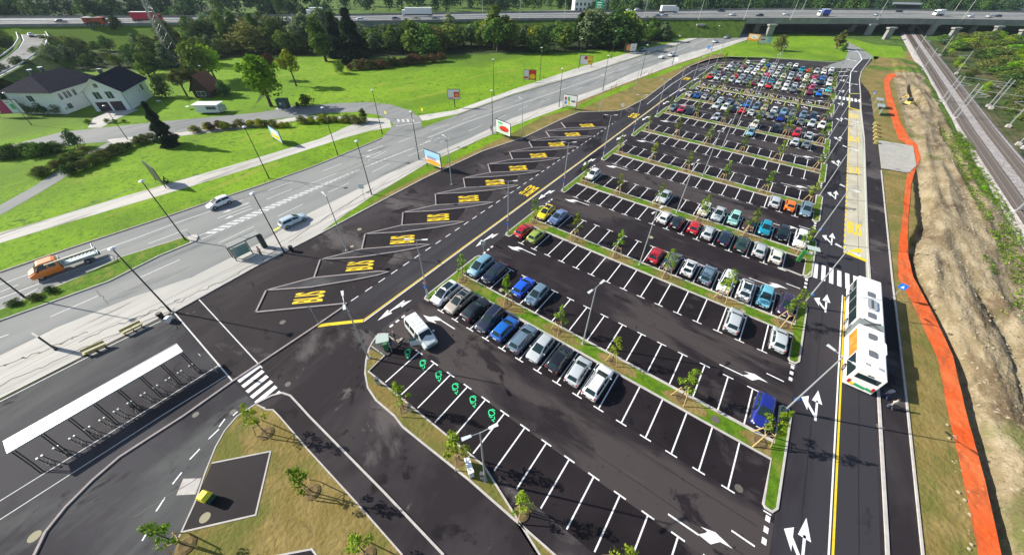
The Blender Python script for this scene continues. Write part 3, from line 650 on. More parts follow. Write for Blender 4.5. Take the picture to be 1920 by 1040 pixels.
o = sheet('paver_slab', PP([(1645, 264), (1711, 275), (1717, 312), (1702, 326), (1651, 317)]), .20, mat('pale_pavers', (.42, .41, .37), (.33, .32, .29), scale=1.0, rough=.9))
mb = MB(); a, b, c, d = PP([(1645, 264), (1711, 275), (1702, 326), (1651, 317)], 0)
for i in range(1, 14):
    t = i/14; strip(mb, [a.lerp(b, t), d.lerp(c, t)], .03, .208, M_kerbd); strip(mb, [a.lerp(d, t), b.lerp(c, t)], .03, .206, M_kerbd)
S(mb.build('paver_joints'))
sheet('bare_soil', [(LX(20.9, 150), 150), (LX(22.6, 165), 165)]+PP([(1613, 150), (1616, 134), (1637, 112), (1660, 98), (1702, 96)])+[(39.9, 262), (39.9, 218), (30, 215), (27, 150)], .018, M_soil)
sheet('scrub', [(50.5, -30), (140, -30), (260, 330), (49.6, 340)], .02, layered('scrub_ground', [((.055, .085, .016), 0, 0, 0, U), ((.12, .105, .045), .09, .47, .6, (1, .4, 1)), ((.02, .04, .01), .22, .48, .6, U), ((.20, .19, .12), .3, .64, .7, (1, .3, 1))], rough=1, bump=.4, bscale=1.1))
# stones on the spoil
st = MB(); M_stone = mat('pale_stone', (.38, .33, .23), (.26, .22, .15), scale=1, rough=.95); rs = random.Random(3)
def stone(x, y, z, r):
    vs = [Vector((rs.uniform(.6, 1)*math.cos(t)*r, rs.uniform(.6, 1)*math.sin(t)*r, 0)) for t in [0, 1.26, 2.5, 3.8, 5]]
    top = Vector((0, 0, r*.6)); n_ = 5; c = Vector((x, y, z))
    st.mesh([c+v for v in vs]+[c+v*.5+top for v in vs], [(i, (i+1) % n_, n_+(i+1) % n_, n_+i) for i in range(n_)]+[tuple(range(n_, 2*n_))], M_stone)
for i in range(1100):
    y = rs.uniform(4, 150); x = interp(T_mid, y)+rs.choice((rs.gauss(5, 2.5), rs.gauss(-2.4, .25) if y < 40 else 6, rs.uniform(1, 11)))
    if x > 39: continue
    stone(x, y, hf(x, y)+.02, rs.choice((.05, .06, .08, .1, .2)))
tag(st.build('stones', None), 'pale stones scattered over the dug earth', 'stones', kind='stuff')

# ------------------------------------------------------------------ railway
rb = MB()
bl = [(40.6, -40), (40.6, 93), (39.9, 120), (39.5, 160), (39.3, 200), (39.2, 300), (39.2, 460)]
br = [(51.5, -40), (51.5, 93), (50.4, 134), (50.0, 160), (49.9, 200), (49.9, 300), (49.9, 460)]
for (a, b), (c, d) in zip(zip(bl[:-1], bl[1:]), zip(br[:-1], br[1:])):
    rb.poly([(a[0]+1.2, a[1], .75), (c[0]-1.2, c[1], .75), (d[0]-1.2, d[1], .75), (b[0]+1.2, b[1], .75)], M_ballast)
    rb.poly([(a[0]-.4, a[1], -.05), (a[0]+1.2, a[1], .75), (b[0]+1.2, b[1], .75), (b[0]-.4, b[1], -.05)], M_ballast)
    rb.poly([(c[0]-1.2, c[1], .75), (c[0]+.4, c[1], -.05), (d[0]+.4, d[1], -.05), (d[0]-1.2, d[1], .75)], M_ballast)
S(rb.build('railway_embankment'))
def trackx(y, c): return c + (1.3 if y < 60 else 1.3*max(0, (150-y))/90 if y < 150 else 0)
for c in (42.3, 47.0):
    b = MB(); ys_ = [-40, 60, 90, 110, 130, 150, 200, 300, 460]
    strip(b, [(trackx(y, c), y) for y in ys_], 2.7, .755, M_track)
    for s in (-.72, .72):
        strip(b, [(trackx(y, c)+s, y) for y in ys_], .09, .86, M_rail, .13)
    y = 60
    while y < 300: b.box((trackx(y, c), y, .83), (2.5, .26, .12), M_sleeper); y += .62 if y < 200 else 1.24
    S(b.build('railway_track'))

# ------------------------------------------------------------------ highway and viaduct
HZ = 7.5
NE = PP([(-60, 52), (12, 50), (200, 48.5), (380, 46), (660, 43), (750, 42), (982, 38), (1200, 37), (1440, 37), (1695, 38), (1919, 41), (2000, 43)], HZ)
FE = PP([(-60, 35), (12, 34), (200, 34), (375, 33), (660, 30), (960, 25), (1177, 23), (1440, 18.5), (1695, 20), (1919, 24), (2000, 25)], HZ)
d0 = (NE[8]-NE[6]).normalized()
mb = MB()
def quadstrip(mb, A, B, zA, zB, m):
    n = 40
    for i in range(n):
        a, b, c, d = along(A, i/n), along(A, (i+1)/n), along(B, (i+1)/n), along(B, i/n)
        mb.poly([(a.x, a.y, zA), (b.x, b.y, zA), (c.x, c.y, zB), (d.x, d.y, zB)], m)
quadstrip(mb, NE, FE, HZ, HZ, M_deck); S(mb.build('highway'))
b = MB(); quadstrip(b, NE, FE, HZ-1.7, HZ-1.7, M_concg); quadstrip(b, NE, NE, HZ-2.0, HZ+.9, M_concg)
quadstrip(b, [p+Vector((-.3, .4, 0)) for p in NE], [p+Vector((-.3, .4, 0)) for p in NE], HZ, HZ+.9, M_concg)
quadstrip(b, NE, [p+Vector((-.3, .4, 0)) for p in NE], HZ+.9, HZ+.9, M_kerb)
quadstrip(b, FE, FE, HZ-2.0, HZ+.9, M_concg); S(b.build('viaduct_edge'))
mb = MB()
MID = [along(NE, i/30).lerp(along(FE, i/30), .5) for i in range(31)]
for t, wd in ((.10, .16), (.44, .2), (.56, .2), (.9, .16)): strip(mb, [along(NE, i/40).lerp(along(FE, i/40), t) for i in range(41)], wd*1.6, HZ+.03, M_roadwhite)
for t in (.21, .33, .67, .79): dash(mb, [along(NE, i/40).lerp(along(FE, i/40), t) for i in range(41)], .3, HZ+.03, M_roadwhite, 5, 8)
S(mb.build('highway_markings'))
b = MB()
for off in (-.3, .3):
    pts = [p+Vector((off*d0.y, -off*d0.x, 0)) for p in MID]
    for p, q in zip(pts[:-1], pts[1:]): b.tube(p+Vector((0, 0, .7)), q+Vector((0, 0, .7)), .16, M_galv, n=5)
for i in range(200):
    p = along(MID, i/200); b.tube(p, p+Vector((0, 0, .75)), .06, M_galv, n=4)
tag(b.build('crash_barrier'), 'steel crash barrier down the middle of the highway', 'crash barrier')
b = MB(); pts = [p+Vector((-.8, 1.0, 0)) for p in NE]
for h in (.55, 1.0):
    for i in range(60): b.tube(along(pts, i/60)+Vector((0, 0, h+.2)), along(pts, (i+1)/60)+Vector((0, 0, h+.2)), .07, M_galv, n=4)
for i in range(240): p = along(pts, i/240); b.tube(p, p+Vector((0, 0, 1.2)), .05, M_galv, n=4)
tag(b.build('bridge_railing'), 'steel railing along the near edge of the highway', 'railing')
# earth embankment carrying the highway on the left, abutments
b = MB()
def near(t, k): 
    p = along(NE, t); q = along(FE, t); n_ = (p-q).normalized(); return p+n_*k
def emb(t0, t1, n=12, mm=None):
    for i in range(n):
        u, v = t0+(t1-t0)*i/n, t0+(t1-t0)*(i+1)/n
        a, c = near(u, -.1), near(v, -.1); e, f = near(u, 12), near(v, 12)
        b.poly([(a.x, a.y, HZ-.1), (e.x, e.y, -.1), (f.x, f.y, -.1), (c.x, c.y, HZ-.1)], mm or M_rough)
emb(0, .265, 8, M_lawn); emb(.315, .655)
def wallx(t):
    p = along(NE, t); q = along(FE, t); e = near(t, 12)
    b.poly([(p.x, p.y, HZ-.2), (q.x, q.y, HZ-.2), (q.x, q.y, -.1), (p.x, p.y, -.1)], M_concg)
    b.poly([(p.x, p.y, HZ-.2), (e.x, e.y, -.1), (p.x, p.y, -.1)], M_concg)
for t in (.265, .315, .655): wallx(t)
S(b.build('highway_embankment'))
pier_m = M_concg
for i, (px, py) in enumerate([(1307, 68), (1440, 68), (1660, 74), (1780, 74), (1905, 78), (1225, 66)]):
    for j in range(3):
        t_ = P(px, py); q = t_+Vector((-.66, .75, 0)).normalized()*j*13.0
        if (px > 1300) is False and j == 0: pass
        e = empty('bridge_pier', (q.x, q.y, 0), math.atan2(d0.y, d0.x), None, 'bridge pier', 'concrete piers carrying the highway')
        pb = MB(); pb.box((0, 0, (HZ-1.8)/2-.4), (3.6, 1.6, HZ-2.4), M_concg, taper=1.0); o = pb.build('shaft', e)
        pb = MB(); pb.box((0, 0, HZ-2.15), (5.2, 2.2, .75), M_concg); pb.build('cap', e)
        e['label'] = ['front', 'middle', 'rear'][j]+' pier of the '+['pair left of the main road', 'row right of the main road', 'row just left of the railway', 'row right of the railway', 'rightmost row near the trees', 'leftmost row behind shrubs'][i]+' under the highway'

# ------------------------------------------------------------------ cars
# stations: (distance from nose, half width, sill z, shoulder z, roof-edge half width, roof-edge z, centre z)
PROF = {
 'hatchback': dict(L=4.0, cab=(4, 10), ws=(3, 6), rw=(10, 11), st=[(0, .60, .34, .50, .48, .54, .56), (.07, .76, .22, .60, .60, .66, .68), (.38, .84, .18, .70, .66, .78, .81), (.98, .86, .18, .84, .68, .92, .95), (1.35, .86, .18, .88, .63, 1.16, 1.19), (1.7, .86, .18, .90, .60, 1.33, 1.36), (1.86, .86, .18, .91, .585, 1.39, 1.43), (2.3, .86, .18, .93, .58, 1.44, 1.48), (2.38, .86, .18, .935, .58, 1.445, 1.485), (3.1, .86, .18, .95, .57, 1.43, 1.46), (3.55, .85, .18, .96, .55, 1.37, 1.40), (3.86, .82, .20, .96, .62, 1.02, 1.04), (3.95, .80, .26, .84, .62, .88, .90), (4.0, .68, .36, .66, .52, .70, .72)]),
 'saloon': dict(L=4.5, cab=(4, 10), ws=(3, 6), rw=(10, 11), st=[(0, .60, .34, .50, .48, .54, .55), (.07, .78, .22, .60, .60, .65, .67), (.45, .86, .18, .70, .68, .77, .80), (1.2, .88, .18, .82, .70, .90, .93), (1.6, .88, .18, .86, .63, 1.13, 1.16), (1.95, .88, .18, .88, .60, 1.29, 1.32), (2.12, .88, .18, .89, .58, 1.35, 1.39), (2.5, .88, .18, .90, .57, 1.39, 1.43), (2.58, .88, .18, .90, .57, 1.39, 1.43), (3.1, .88, .18, .92, .56, 1.36, 1.40), (3.35, .88, .18, .92, .56, 1.31, 1.35), (3.92, .86, .18, .93, .68, .98, 1.00), (4.38, .82, .22, .90, .66, .95, .96), (4.5, .70, .36, .70, .55, .74, .75)]),
 'estate': dict(L=4.6, cab=(4, 10), ws=(3, 6), rw=(10, 11), st=[(0, .60, .34, .50, .48, .54, .55), (.07, .78, .22, .60, .60, .66, .68), (.45, .86, .18, .70, .68, .78, .81), (1.15, .88, .18, .84, .70, .92, .95), (1.55, .88, .18, .88, .64, 1.16, 1.19), (1.9, .88, .18, .90, .62, 1.33, 1.36), (2.08, .88, .18, .91, .60, 1.40, 1.44), (2.55, .88, .18, .93, .60, 1.45, 1.49), (2.63, .88, .18, .93, .60, 1.45, 1.49), (3.7, .88, .18, .95, .59, 1.44, 1.48), (4.15, .87, .18, .96, .58, 1.40, 1.44), (4.46, .84, .20, .95, .64, 1.02, 1.04), (4.55, .82, .26, .84, .64, .88, .90), (4.6, .70, .36, .66, .55, .70, .72)]),
 'people_carrier': dict(L=4.45, cab=(3, 10), ws=(2, 6), rw=(10, 11), st=[(0, .62, .34, .56, .50, .60, .62), (.08, .80, .22, .70, .62, .78, .80), (.75, .88, .20, .92, .70, 1.02, 1.05), (1.15, .90, .20, .96, .68, 1.24, 1.27), (1.45, .90, .20, .98, .66, 1.41, 1.44), (1.75, .90, .20, .99, .64, 1.54, 1.57), (1.9, .90, .20, 1.0, .62, 1.58, 1.62), (2.4, .90, .20, 1.01, .62, 1.62, 1.67), (2.48, .90, .20, 1.01, .62, 1.62, 1.67), (3.5, .90, .20, 1.03, .61, 1.60, 1.65), (4.05, .88, .20, 1.04, .59, 1.53, 1.57), (4.32, .86, .22, 1.04, .66, 1.10, 1.12), (4.41, .84, .28, .90, .66, .94, .96), (4.45, .72, .40, .70, .58, .74, .76)]),
}
def car_parts(kind):
    K = PROF[kind]; st = K['st']; L = K['L']; rows = []
    for (t, hw, zb, zs, wr, zr, zt) in st:
        y = L/2-t; sh = Vector((hw*.95, y, zs)); re = Vector((wr, y, zr))
        half = [Vector((hw*.80, y, zb)), Vector((hw*.97, y, zb+.05)), Vector((hw, y, zb+(zs-zb)*.5)), Vector((hw*.99, y, zs-.06)), sh, sh.lerp(re, .12), sh.lerp(re, .84), re, Vector((wr*.88, y, zr+(zt-zr)*.45)), Vector((wr*.45, y, zr+(zt-zr)*.9)), Vector((0, y, zt))]
        rows.append(half+[Vector((-p.x, p.y, p.z)) for p in half[-2::-1]])
    W = len(rows[0]); half = 10
    body = MB(); ws = MB(); rw = MB(); sw = {1: MB(), -1: MB()}; pano = MB()
    vs = [p for r in rows for p in r]; n = len(rows)
    bf = []
    for i in range(n-1):
        for j in range(W-1):
            q = (i*W+j, i*W+j+1, (i+1)*W+j+1, (i+1)*W+j)
            jj = j if j < half else W-2-j
            tgt = None
            if jj == 5 and K['cab'][0] <= i < K['cab'][1] and i != 7: tgt = sw[1 if j < half else -1]
            elif jj in (8, 9) and K['ws'][0] <= i < K['ws'][1]: tgt = ws
            elif jj in (8, 9) and i == K['rw'][0]: tgt = rw
            if tgt: tgt.mesh([vs[k] for k in q], [(0, 1, 2, 3)], M_glass, True)
            else: bf.append(q)
    bf.append(tuple(range(W))[::1]); bf.append(tuple(range((n-1)*W, n*W))[::-1])
    for i in range(n-1): bf.append((i*W, (i+1)*W, (i+1)*W+W-1, i*W+W-1))
    body.mesh(vs, bf, M_paint, True)
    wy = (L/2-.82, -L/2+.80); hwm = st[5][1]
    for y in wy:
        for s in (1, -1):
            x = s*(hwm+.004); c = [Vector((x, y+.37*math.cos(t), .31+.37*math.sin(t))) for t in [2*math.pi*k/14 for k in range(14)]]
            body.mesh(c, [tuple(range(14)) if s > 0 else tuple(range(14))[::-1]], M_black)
    # lower trim / bumper line and door seams
    for s in (1, -1):
        body.box((s*(hwm+.003), -.05, .30), (.02, L*.46, .10), M_trim)
        body.box((s*(hwm-.004), L/2-st[8][0], .66), (.012, .025, .5), M_black)
    body.box((0, L/2+.004, .46), (.9, .03, .10), M_black)
    parts = {'body': body, 'windscreen': ws, 'rear_window': rw}
    wheel = MB(); wheel.tube((-.10, 0, 0), (.10, 0, 0), .31, M_tyre, n=14); wheel.tube((.101, 0, 0), (.108, 0, 0), .20, M_rim, n=10); wheel.tube((-.101, 0, 0), (-.108, 0, 0), .20, M_rim, n=10)
    hl = MB(); tl = MB(); mi = MB(); pl_ = MB()
    hl.box((0, 0, 0), (.34, .26, .13), M_head, taper=.8); tl.box((0, 0, 0), (.20, .10, .26 if kind in ('estate', 'people_carrier') else .17), M_tail)
    mi.box((0, 0, 0), (.20, .10, .13), M_paint, taper=.8); pl_.box((0, 0, 0), (.50, .03, .12), M_plate)
    z2 = st[1][3]
    info = dict(parts=parts, sw=sw, wheel=wheel, wy=wy, wx=hwm-.085, hl=hl, tl=tl, mi=mi, pl=pl_, L=L, hw=hwm, zh=z2, zt=st[12][3], my=L/2-st[4][0]+.08, mz=st[4][3]+.08)
    return info
PROTO = {}; PROTO_FAR = {}
def park_away(e): e.location = (0, 0, -500)
def make_proto(kind, detail):
    I = car_parts(kind); e = empty('parked_car')
    ob = I['parts']['body'].build('body', e)
    for k in ('windscreen', 'rear_window'): I['parts'][k].build(k, e)
    for s in (1, -1): I['sw'][s].build('side_window', e)
    wm = None
    for y in I['wy']:
        for s in (1, -1):
            if wm is None: w_ = I['wheel'].build('wheel', e); wm = w_.data
            else: w_ = bpy.data.objects.new('wheel', wm); col.objects.link(w_); w_.parent = e
            w_.location = (s*I['wx'], y, .31)
    if detail:
        def pair(mbb, nm, x, y, z, rz=0):
            o1 = mbb.build(nm, e); o1.location = (x, y, z); o1.rotation_euler = (0, 0, -rz)
            o2 = bpy.data.objects.new(nm, o1.data); col.objects.link(o2); o2.parent = e; o2.location = (-x, y, z); o2.rotation_euler = (0, 0, rz)
        pair(I['hl'], 'headlight', .60, I['L']/2-.17, I['zh']-.01, R(22)); pair(I['tl'], 'tail_light', .70, -I['L']/2+.07, I['zt']-.05, R(-14)); pair(I['mi'], 'wing_mirror', I['hw']+.10, I['my'], I['mz'])
        o1 = I['pl'].build('number_plate', e); o1.location = (0, I['L']/2+.02, .40)
        o2 = bpy.data.objects.new('number_plate', o1.data); col.objects.link(o2); o2.parent = e; o2.location = (0, -I['L']/2-.005, .56)
    return e
def set_color(e, c):
    for o in bpy.data.objects:
        if o.parent == e and o.type == 'MESH': o.color = (*c, 1)
CC = dict(white=(.78, .79, .80), silver=(.44, .48, .50), grey=(.13, .15, .17), greyblue=(.13, .20, .27), black=(.010, .010, .016), navy=(.012, .018, .045), red=(.50, .012, .02), darkred=(.16, .008, .03), blue=(.008, .12, .48), brightblue=(.01, .10, .75), paleblue=(.40, .50, .56), lightblue=(.17, .34, .44), skyblue=(.12, .38, .50), teal=(.008, .24, .36), mint=(.34, .66, .58), yellow=(.75, .56, .01), green=(.30, .40, .07), orange=(.85, .17, .005), beige=(.40, .36, .30), purple=(.035, .02, .05), violet=(.17, .24, .42), cream=(.62, .62, .54), cyan=(.01, .45, .55), darkblue=(.01, .02, .20), darkgreen=(.02, .045, .04), brown=(.05, .025, .025), pink=(.55, .03, .10))
NAMES = dict(greyblue='grey-blue', darkred='dark red', brightblue='vivid blue', lightblue='light blue', skyblue='sky blue', darkblue='deep blue', darkgreen='dark green', purple='dark purple', violet='lavender blue', navy='navy')
ORD = ['first', 'second', 'third', 'fourth', 'fifth', 'sixth', 'seventh', 'eighth', 'ninth', 'tenth', 'eleventh', 'twelfth', 'thirteenth', 'fourteenth', 'fifteenth', 'sixteenth', 'seventeenth', 'eighteenth', 'nineteenth', 'twentieth', '21st', '22nd']
KN = dict(hatchback='hatchback', saloon='saloon', estate='estate car', people_carrier='people carrier')
DETAIL = {k: None for k in PROF}
used = {}
def place_car(kind, x, y, rz, c, label, group='cars parked in the bays', detail=True, name=None, jitter=True):
    D = PROTO if detail else PROTO_FAR
    if kind not in D:
        e = make_proto(kind, detail); D[kind] = e; kids = [k for k in bpy.data.objects if k.parent == e]; KIDS[e] = kids; 
        for k in kids: KIDS[k] = []
        new = e; children = kids
    else:
        src = D[kind]; new = src.copy(); col.objects.link(new); children = []
        for k in KIDS[src]:
            c2 = k.copy(); col.objects.link(c2); c2.parent = new; children.append(c2)
    if name: new.name = name
    dx, dy, dr = (rnd.uniform(-.12, .12), rnd.uniform(-.18, .18), rnd.uniform(-.025, .025)) if jitter else (0, 0, 0)
    new.location = (x+dx, y+dy, .04); new.rotation_euler = (0, 0, rz+dr)
    sc_ = rnd.uniform(.97, 1.03); new.scale = (1, sc_, rnd.uniform(.98, 1.03))
    v = rnd.uniform(.92, 1.08); cc = tuple(min(.85, q*v) for q in CC[c])
    for k in children: k.color = (*cc, 1)
    new['label'] = label; new['category'] = 'car'; new['group'] = group
    return new, children
H, SA, ES, MP = 'hatchback', 'saloon', 'estate', 'people_carrier'
# row: (island index, side -1 south / +1 north) -> [(bay, colour, kind, facing 'S'/'N')]
ROWS = [
 (0, -1, [(0, 'white', MP, 'S'), (1, 'beige', ES, 'S'), (2, 'black', SA, 'N'), (3, 'navy', ES, 'S'), (4, 'blue', H, 'N'), (5, 'greyblue', ES, 'N'), (6, 'silver', H, 'S'), (7, 'black', H, 'N'), (8, 'silver', H, 'N'), (9, 'white', ES, 'N')]),
 (0, 1, [(0, 'lightblue', MP, 'S'), (1, 'navy', SA, 'S'), (3, 'brightblue', H, 'N'), (4, 'greyblue', H, 'S'), (15, 'darkblue', H, 'S')]),
 (1, -1, [(0, 'red', H, 'N'), (1, 'green', H, 'N'), (13, 'silver', ES, 'N'), (15, 'silver', H, 'N')]),
 (1, 1, [(0, 'yellow', H, 'S'), (1, 'violet', SA, 'S'), (8, 'red', H, 'N'), (9, 'grey', ES, 'N'), (10, 'white', H, 'N'), (11, 'greyblue', ES, 'N'), (12, 'white', MP, 'S'), (13, 'white', MP, 'N'), (14, 'skyblue', H, 'S'), (15, 'purple', H, 'S')]),
 (2, -1, [(7, 'white', H, 'N'), (8, 'black', H, 'N'), (9, 'red', H, 'N'), (10, 'silver', H, 'N'), (11, 'navy', SA, 'N'), (12, 'darkgreen', SA, 'N'), (13, 'silver', H, 'N'), (14, 'cream', H, 'N')]),
 (2, 1, [(0, 'white', H, 'S'), (6, 'silver', SA, 'S'), (9, 'cream', H, 'S'), (10, 'silver', SA, 'S'), (11, 'mint', H, 'S'), (12, 'brown', SA, 'S'), (13, 'teal', H, 'S'), (14, 'black', H, 'S'), (15, 'white', ES, 'S')]),
 (3, -1, [(13, 'silver', ES, 'N'), (14, 'orange', H, 'N'), (15, 'greyblue', ES, 'S')]),
]
FAR = {11: [(-4.8, 'lightblue'), (5.1, 'silver'), (7.8, 'grey')],
 12: [(-27.3, 'greyblue'), (-25.0, 'pink'), (-22.5, 'black'), (-14.9, 'silver'), (-5.1, 'white'), (.4, 'black'), (2.8, 'brown'), (5.0, 'red'), (7.5, 'silver')],
 13: [(-18, 'silver'), (-15.6, 'white'), (-12.6, 'black'), (-10.3, 'red'), (-7.6, 'silver'), (-5, 'grey'), (-2.5, 'grey'), (-.1, 'darkblue'), (2.4, 'darkgreen'), (5, 'grey'), (7.4, 'silver'), (10, 'white')],
 14: [(-27.4, 'silver'), (-24.9, 'blue'), (-22.7, 'silver'), (-20.3, 'grey'), (-17.8, 'silver'), (-14.9, 'greyblue'), (-12.4, 'grey'), (-10, 'blue'), (-7.8, 'greyblue'), (-5, 'beige'), (-3, 'white'), (-.3, 'lightblue'), (2.4, 'grey'), (4.9, 'greyblue'), (7.4, 'navy'), (10.2, 'brown')],
 17: [(-27.7, 'red'), (-25.2, 'silver'), (-22.8, 'silver'), (-20.1, 'silver'), (-17.7, 'silver'), (-15.3, 'grey'), (-12.9, 'darkred'), (-10.3, 'white'), (-8, 'red'), (-5.4, 'silver'), (-2.7, 'white'), (-.1, 'grey'), (4.7, 'darkred'), (7.2, 'blue')],
 18: [(-27.8, 'teal'), (-25.3, 'darkred'), (-23.0, 'grey'), (-20.7, 'red'), (-18, 'silver'), (-15.6, 'greyblue'), (-12.9, 'grey'), (-10.4, 'greyblue'), (-8, 'teal'), (-5.3, 'silver'), (-3, 'white'), (-.3, 'silver'), (2.2, 'silver'), (4.5, 'pink'), (9.5, 'cyan')],
 19: [(-25.2, 'silver'), (-22.9, 'grey'), (-20.4, 'silver'), (-17.9, 'white'), (-15.4, 'white'), (-12.9, 'beige'), (-10.6, 'pink'), (-8, 'silver'), (-5.4, 'cream'), (-3, 'silver'), (-.5, 'darkred'), (1.9, 'cream'), (4.5, 'silver'), (7, 'navy'), (9.4, 'white')],
 20: [(-25.5, 'white'), (-23.2, 'grey'), (-20.4, 'darkred'), (-18, 'silver'), (-15.6, 'white'), (-13, 'yellow'), (-10.8, 'silver'), (-7.9, 'cream'), (-5.5, 'darkgreen'), (-3.1, 'silver'), (-.5, 'silver'), (2, 'white'), (4.4, 'pink'), (7, 'blue'), (9.5, 'silver')],
 21: [(-20.4, 'white'), (-15.4, 'silver'), (-12.9, 'blue'), (-10.5, 'silver'), (-8, 'silver'), (-5.5, 'grey'), (-3.1, 'navy'), (-.7, 'teal'), (1.7, 'red'), (4.2, 'silver'), (6.6, 'white'), (9, 'grey')],
 22: [(-15.7, 'white'), (-5.4, 'silver'), (-3.4, 'white'), (6.8, 'beige'), (9, 'white')]}
kinds = [H, H, H, SA, ES, ES, MP, H]
names_seen = {}
def car_label(c, k, nth, total, rowtxt):
    return f"{NAMES.get(c, c)} {KN[k]} {ORD[nth]} from the left in {rowtxt}"
rowno = 0
for (n, s, cars) in ROWS:
    rowno += 1
    rowtxt = f"the {ORD[rowno-1]} row of cars"
    for i, (b, c, k, f) in enumerate(cars):
        x = -26.75+2.5*b; y = CUR[n]+s*3.55
        e, ch = place_car(k, LX(x, y), y, 0 if f == 'N' else math.pi, c, car_label(c, k, i, len(cars), rowtxt))
        DETAIL_KEY = (n, s, b)
        if DETAIL_KEY in ((0, -1, 0), (0, -1, 1), (1, 1, 10), (1, 1, 13), (1, 1, 0)):   # dark glass roofs
            r_ = MB(); L = PROF[k]['L']; st = PROF[k]['st']; a, z_ = st[6], st[9]
            r_.mesh([(-a[4]*.78, L/2-a[0]-.12, a[6]+.0), (a[4]*.78, L/2-a[0]-.12, a[6]+.0), (z_[4]*.78, L/2-z_[0], z_[6]+.01), (-z_[4]*.78, L/2-z_[0], z_[6]+.01), (-a[4]*.78, L/2-st[7][0], st[7][6]+.008), (a[4]*.78, L/2-st[7][0], st[7][6]+.008)], [(0, 4, 5, 1), (4, 3, 2, 5)], M_glass)
            o = r_.build('glass_roof', e)
        if DETAIL_KEY in ((0, -1, 1), (0, -1, 5), (0, -1, 9), (1, 1, 9), (0, -1, 3)):
            L = PROF[k]['L']; st = PROF[k]['st']
            for sx in (-1, 1): r_ = MB(); r_.tube((sx*.56, L/2-2.1, st[7][6]+.02), (sx*.56, -L/2+.55, st[9][6]+.02), .022, M_galv if b != 9 else M_black, n=6); r_.build('roof_rail', e)
            if b == 1:
                for yy in (-.2, -1.0): r_ = MB(); r_.box((0, yy, st[7][6]+.07), (1.2, .06, .04), M_galv); r_.build('roof_bar', e)
for r in sorted(FAR):
    n = {11: 5, 12: 5, 13: 6, 14: 6, 17: 8, 18: 8, 19: 9, 20: 9, 21: 10, 22: 10}[r]; s = -1 if r in (11, 13, 17, 19, 21) else 1
    rowno += 1; y = CUR[n]+s*3.55
    for i, (x, c) in enumerate(FAR[r]):
        dx = LX(0, y); b = round((x-dx+26.75)/2.5); xx = dx-26.75+2.5*b
        k = rnd.choice(kinds)
        place_car(k, xx, y, 0 if rnd.random() < (.3 if r in (12, 14, 17) else .5) else math.pi, c, car_label(c, k, i, 0, f"the {ORD[rowno-1]} row of cars"), detail=False)

# ------------------------------------------------------------------ moving cars, van, trucks, bus
def ang_of(a, b): 
    a, b = P(*a), P(*b); return math.atan2(b.y-a.y, b.x-a.x)-math.pi/2
def road_car(px, py, kind, c, a, b, label, z=0.0, detail=True, grp='cars driving on the roads', lift=0):
    p = P(px, py, z+.6); e, ch = place_car(kind, p.x, p.y, ang_of(a, b), c, label, grp, detail, jitter=False)
    e.location.z = z+.05; e.name = 'moving_car'; return e
road_car(411, 380, H, 'white', (480, 340), (385, 376), 'white hatchback driving alone in the lane beside the wide grass strip')
road_car(549, 413, ES, 'paleblue', (480, 440), (600, 385), 'pale blue estate car driving past the bus shelter on the main road')['group'] = 'cars driving on the roads'
road_car(1341, 78, SA, 'white', (1341, 78), (1260, 104), 'white saloon on the main road nearing the viaduct', detail=False)
road_car(1362, 70, SA, 'silver', (1341, 78), (1260, 104), 'silver saloon ahead of the white van at the viaduct shadow', detail=False)
road_car(1205, 94, MP, 'grey', (1205, 94), (1150, 112), 'dark people carrier parked by the far path under a billboard', detail=False)
road_car(1259, 103, ES, 'white', (1259, 103), (1220, 118), 'white estate car in mid road with a trailer', detail=False)
road_car(57, 66, SA, 'white', (62, 70), (40, 54), 'white saloon on the curved slip road', z=5, detail=False)
road_car(1430, 48, H, 'white', (1341, 78), (1260, 104), 'white hatchback beyond the viaduct on the road behind', detail=False)
hd = math.atan2(d0.y, d0.x)-math.pi/2
for (px, py, k, c, lab, r_) in [(678, 37, ES, 'white', 'white estate car on the highway left of the long white lorry', 1), (743, 34.5, SA, 'navy', 'dark saloon on the highway in front of the white lorry', 1), (817, 34, SA, 'grey', 'grey saloon on the highway behind the white lorry', 1), (1245, 29, ES, 'silver', 'silver estate car on the highway left of the pale lorry', 0), (1232, 30, SA, 'grey', 'grey saloon closely beside the silver estate on the viaduct', 0), (1374, 27.5, SA, 'white', 'white saloon on the viaduct above the first pier', 0), (1353, 20, ES, 'black', 'black estate car in the far lane of the viaduct', 1), (1425, 28.5, SA, 'black', 'black saloon on the viaduct above the billboards', 0), (1474, 26.5, SA, 'white', 'white saloon on the viaduct left of the blue lorry', 0), (1645, 28, H, 'silver', 'silver hatchback on the viaduct above the railway', 0), (1687, 21, SA, 'black', 'black saloon in the far lane over the railway', 1), (1820, 30.5, H, 'white', 'white hatchback on the right end of the viaduct', 0), (1855, 31, H, 'white', 'white hatchback near a dark car at the viaduct end', 0), (1872, 30, SA, 'black', 'dark saloon at the right end of the viaduct', 0), (1180, 20, H, 'white', 'white hatchback on the highway beyond the green trees', 1), (1196, 19.5, MP, 'white', 'white people carrier in the far lane left of the pale lorry', 1), (114, 40, SA, 'black', 'black saloon alone on the far left highway', 1)]:
    p = P(px, py, HZ+.7); e, ch = place_car(k, p.x, p.y, hd+(0 if r_ else math.pi), c, lab, 'cars on the highway', False, jitter=False); e.location.z = HZ+.04; e.name = 'highway_car'
def wheels(e, xs, ys, r=.34, w_=.22):
    me = None
    for y in ys:
        for x in xs:
            if me is None: b = MB(); b.tube((-w_/2, 0, 0), (w_/2, 0, 0), r, M_tyre, n=14); b.tube((-w_/2-.006, 0, 0), (w_/2+.006, 0, 0), r*.58, M_rim, n=10); o = b.build('wheel', e); me = o.data
            else: o = bpy.data.objects.new('wheel', me); col.objects.link(o); o.parent = e
            o.location = (x, y, r)
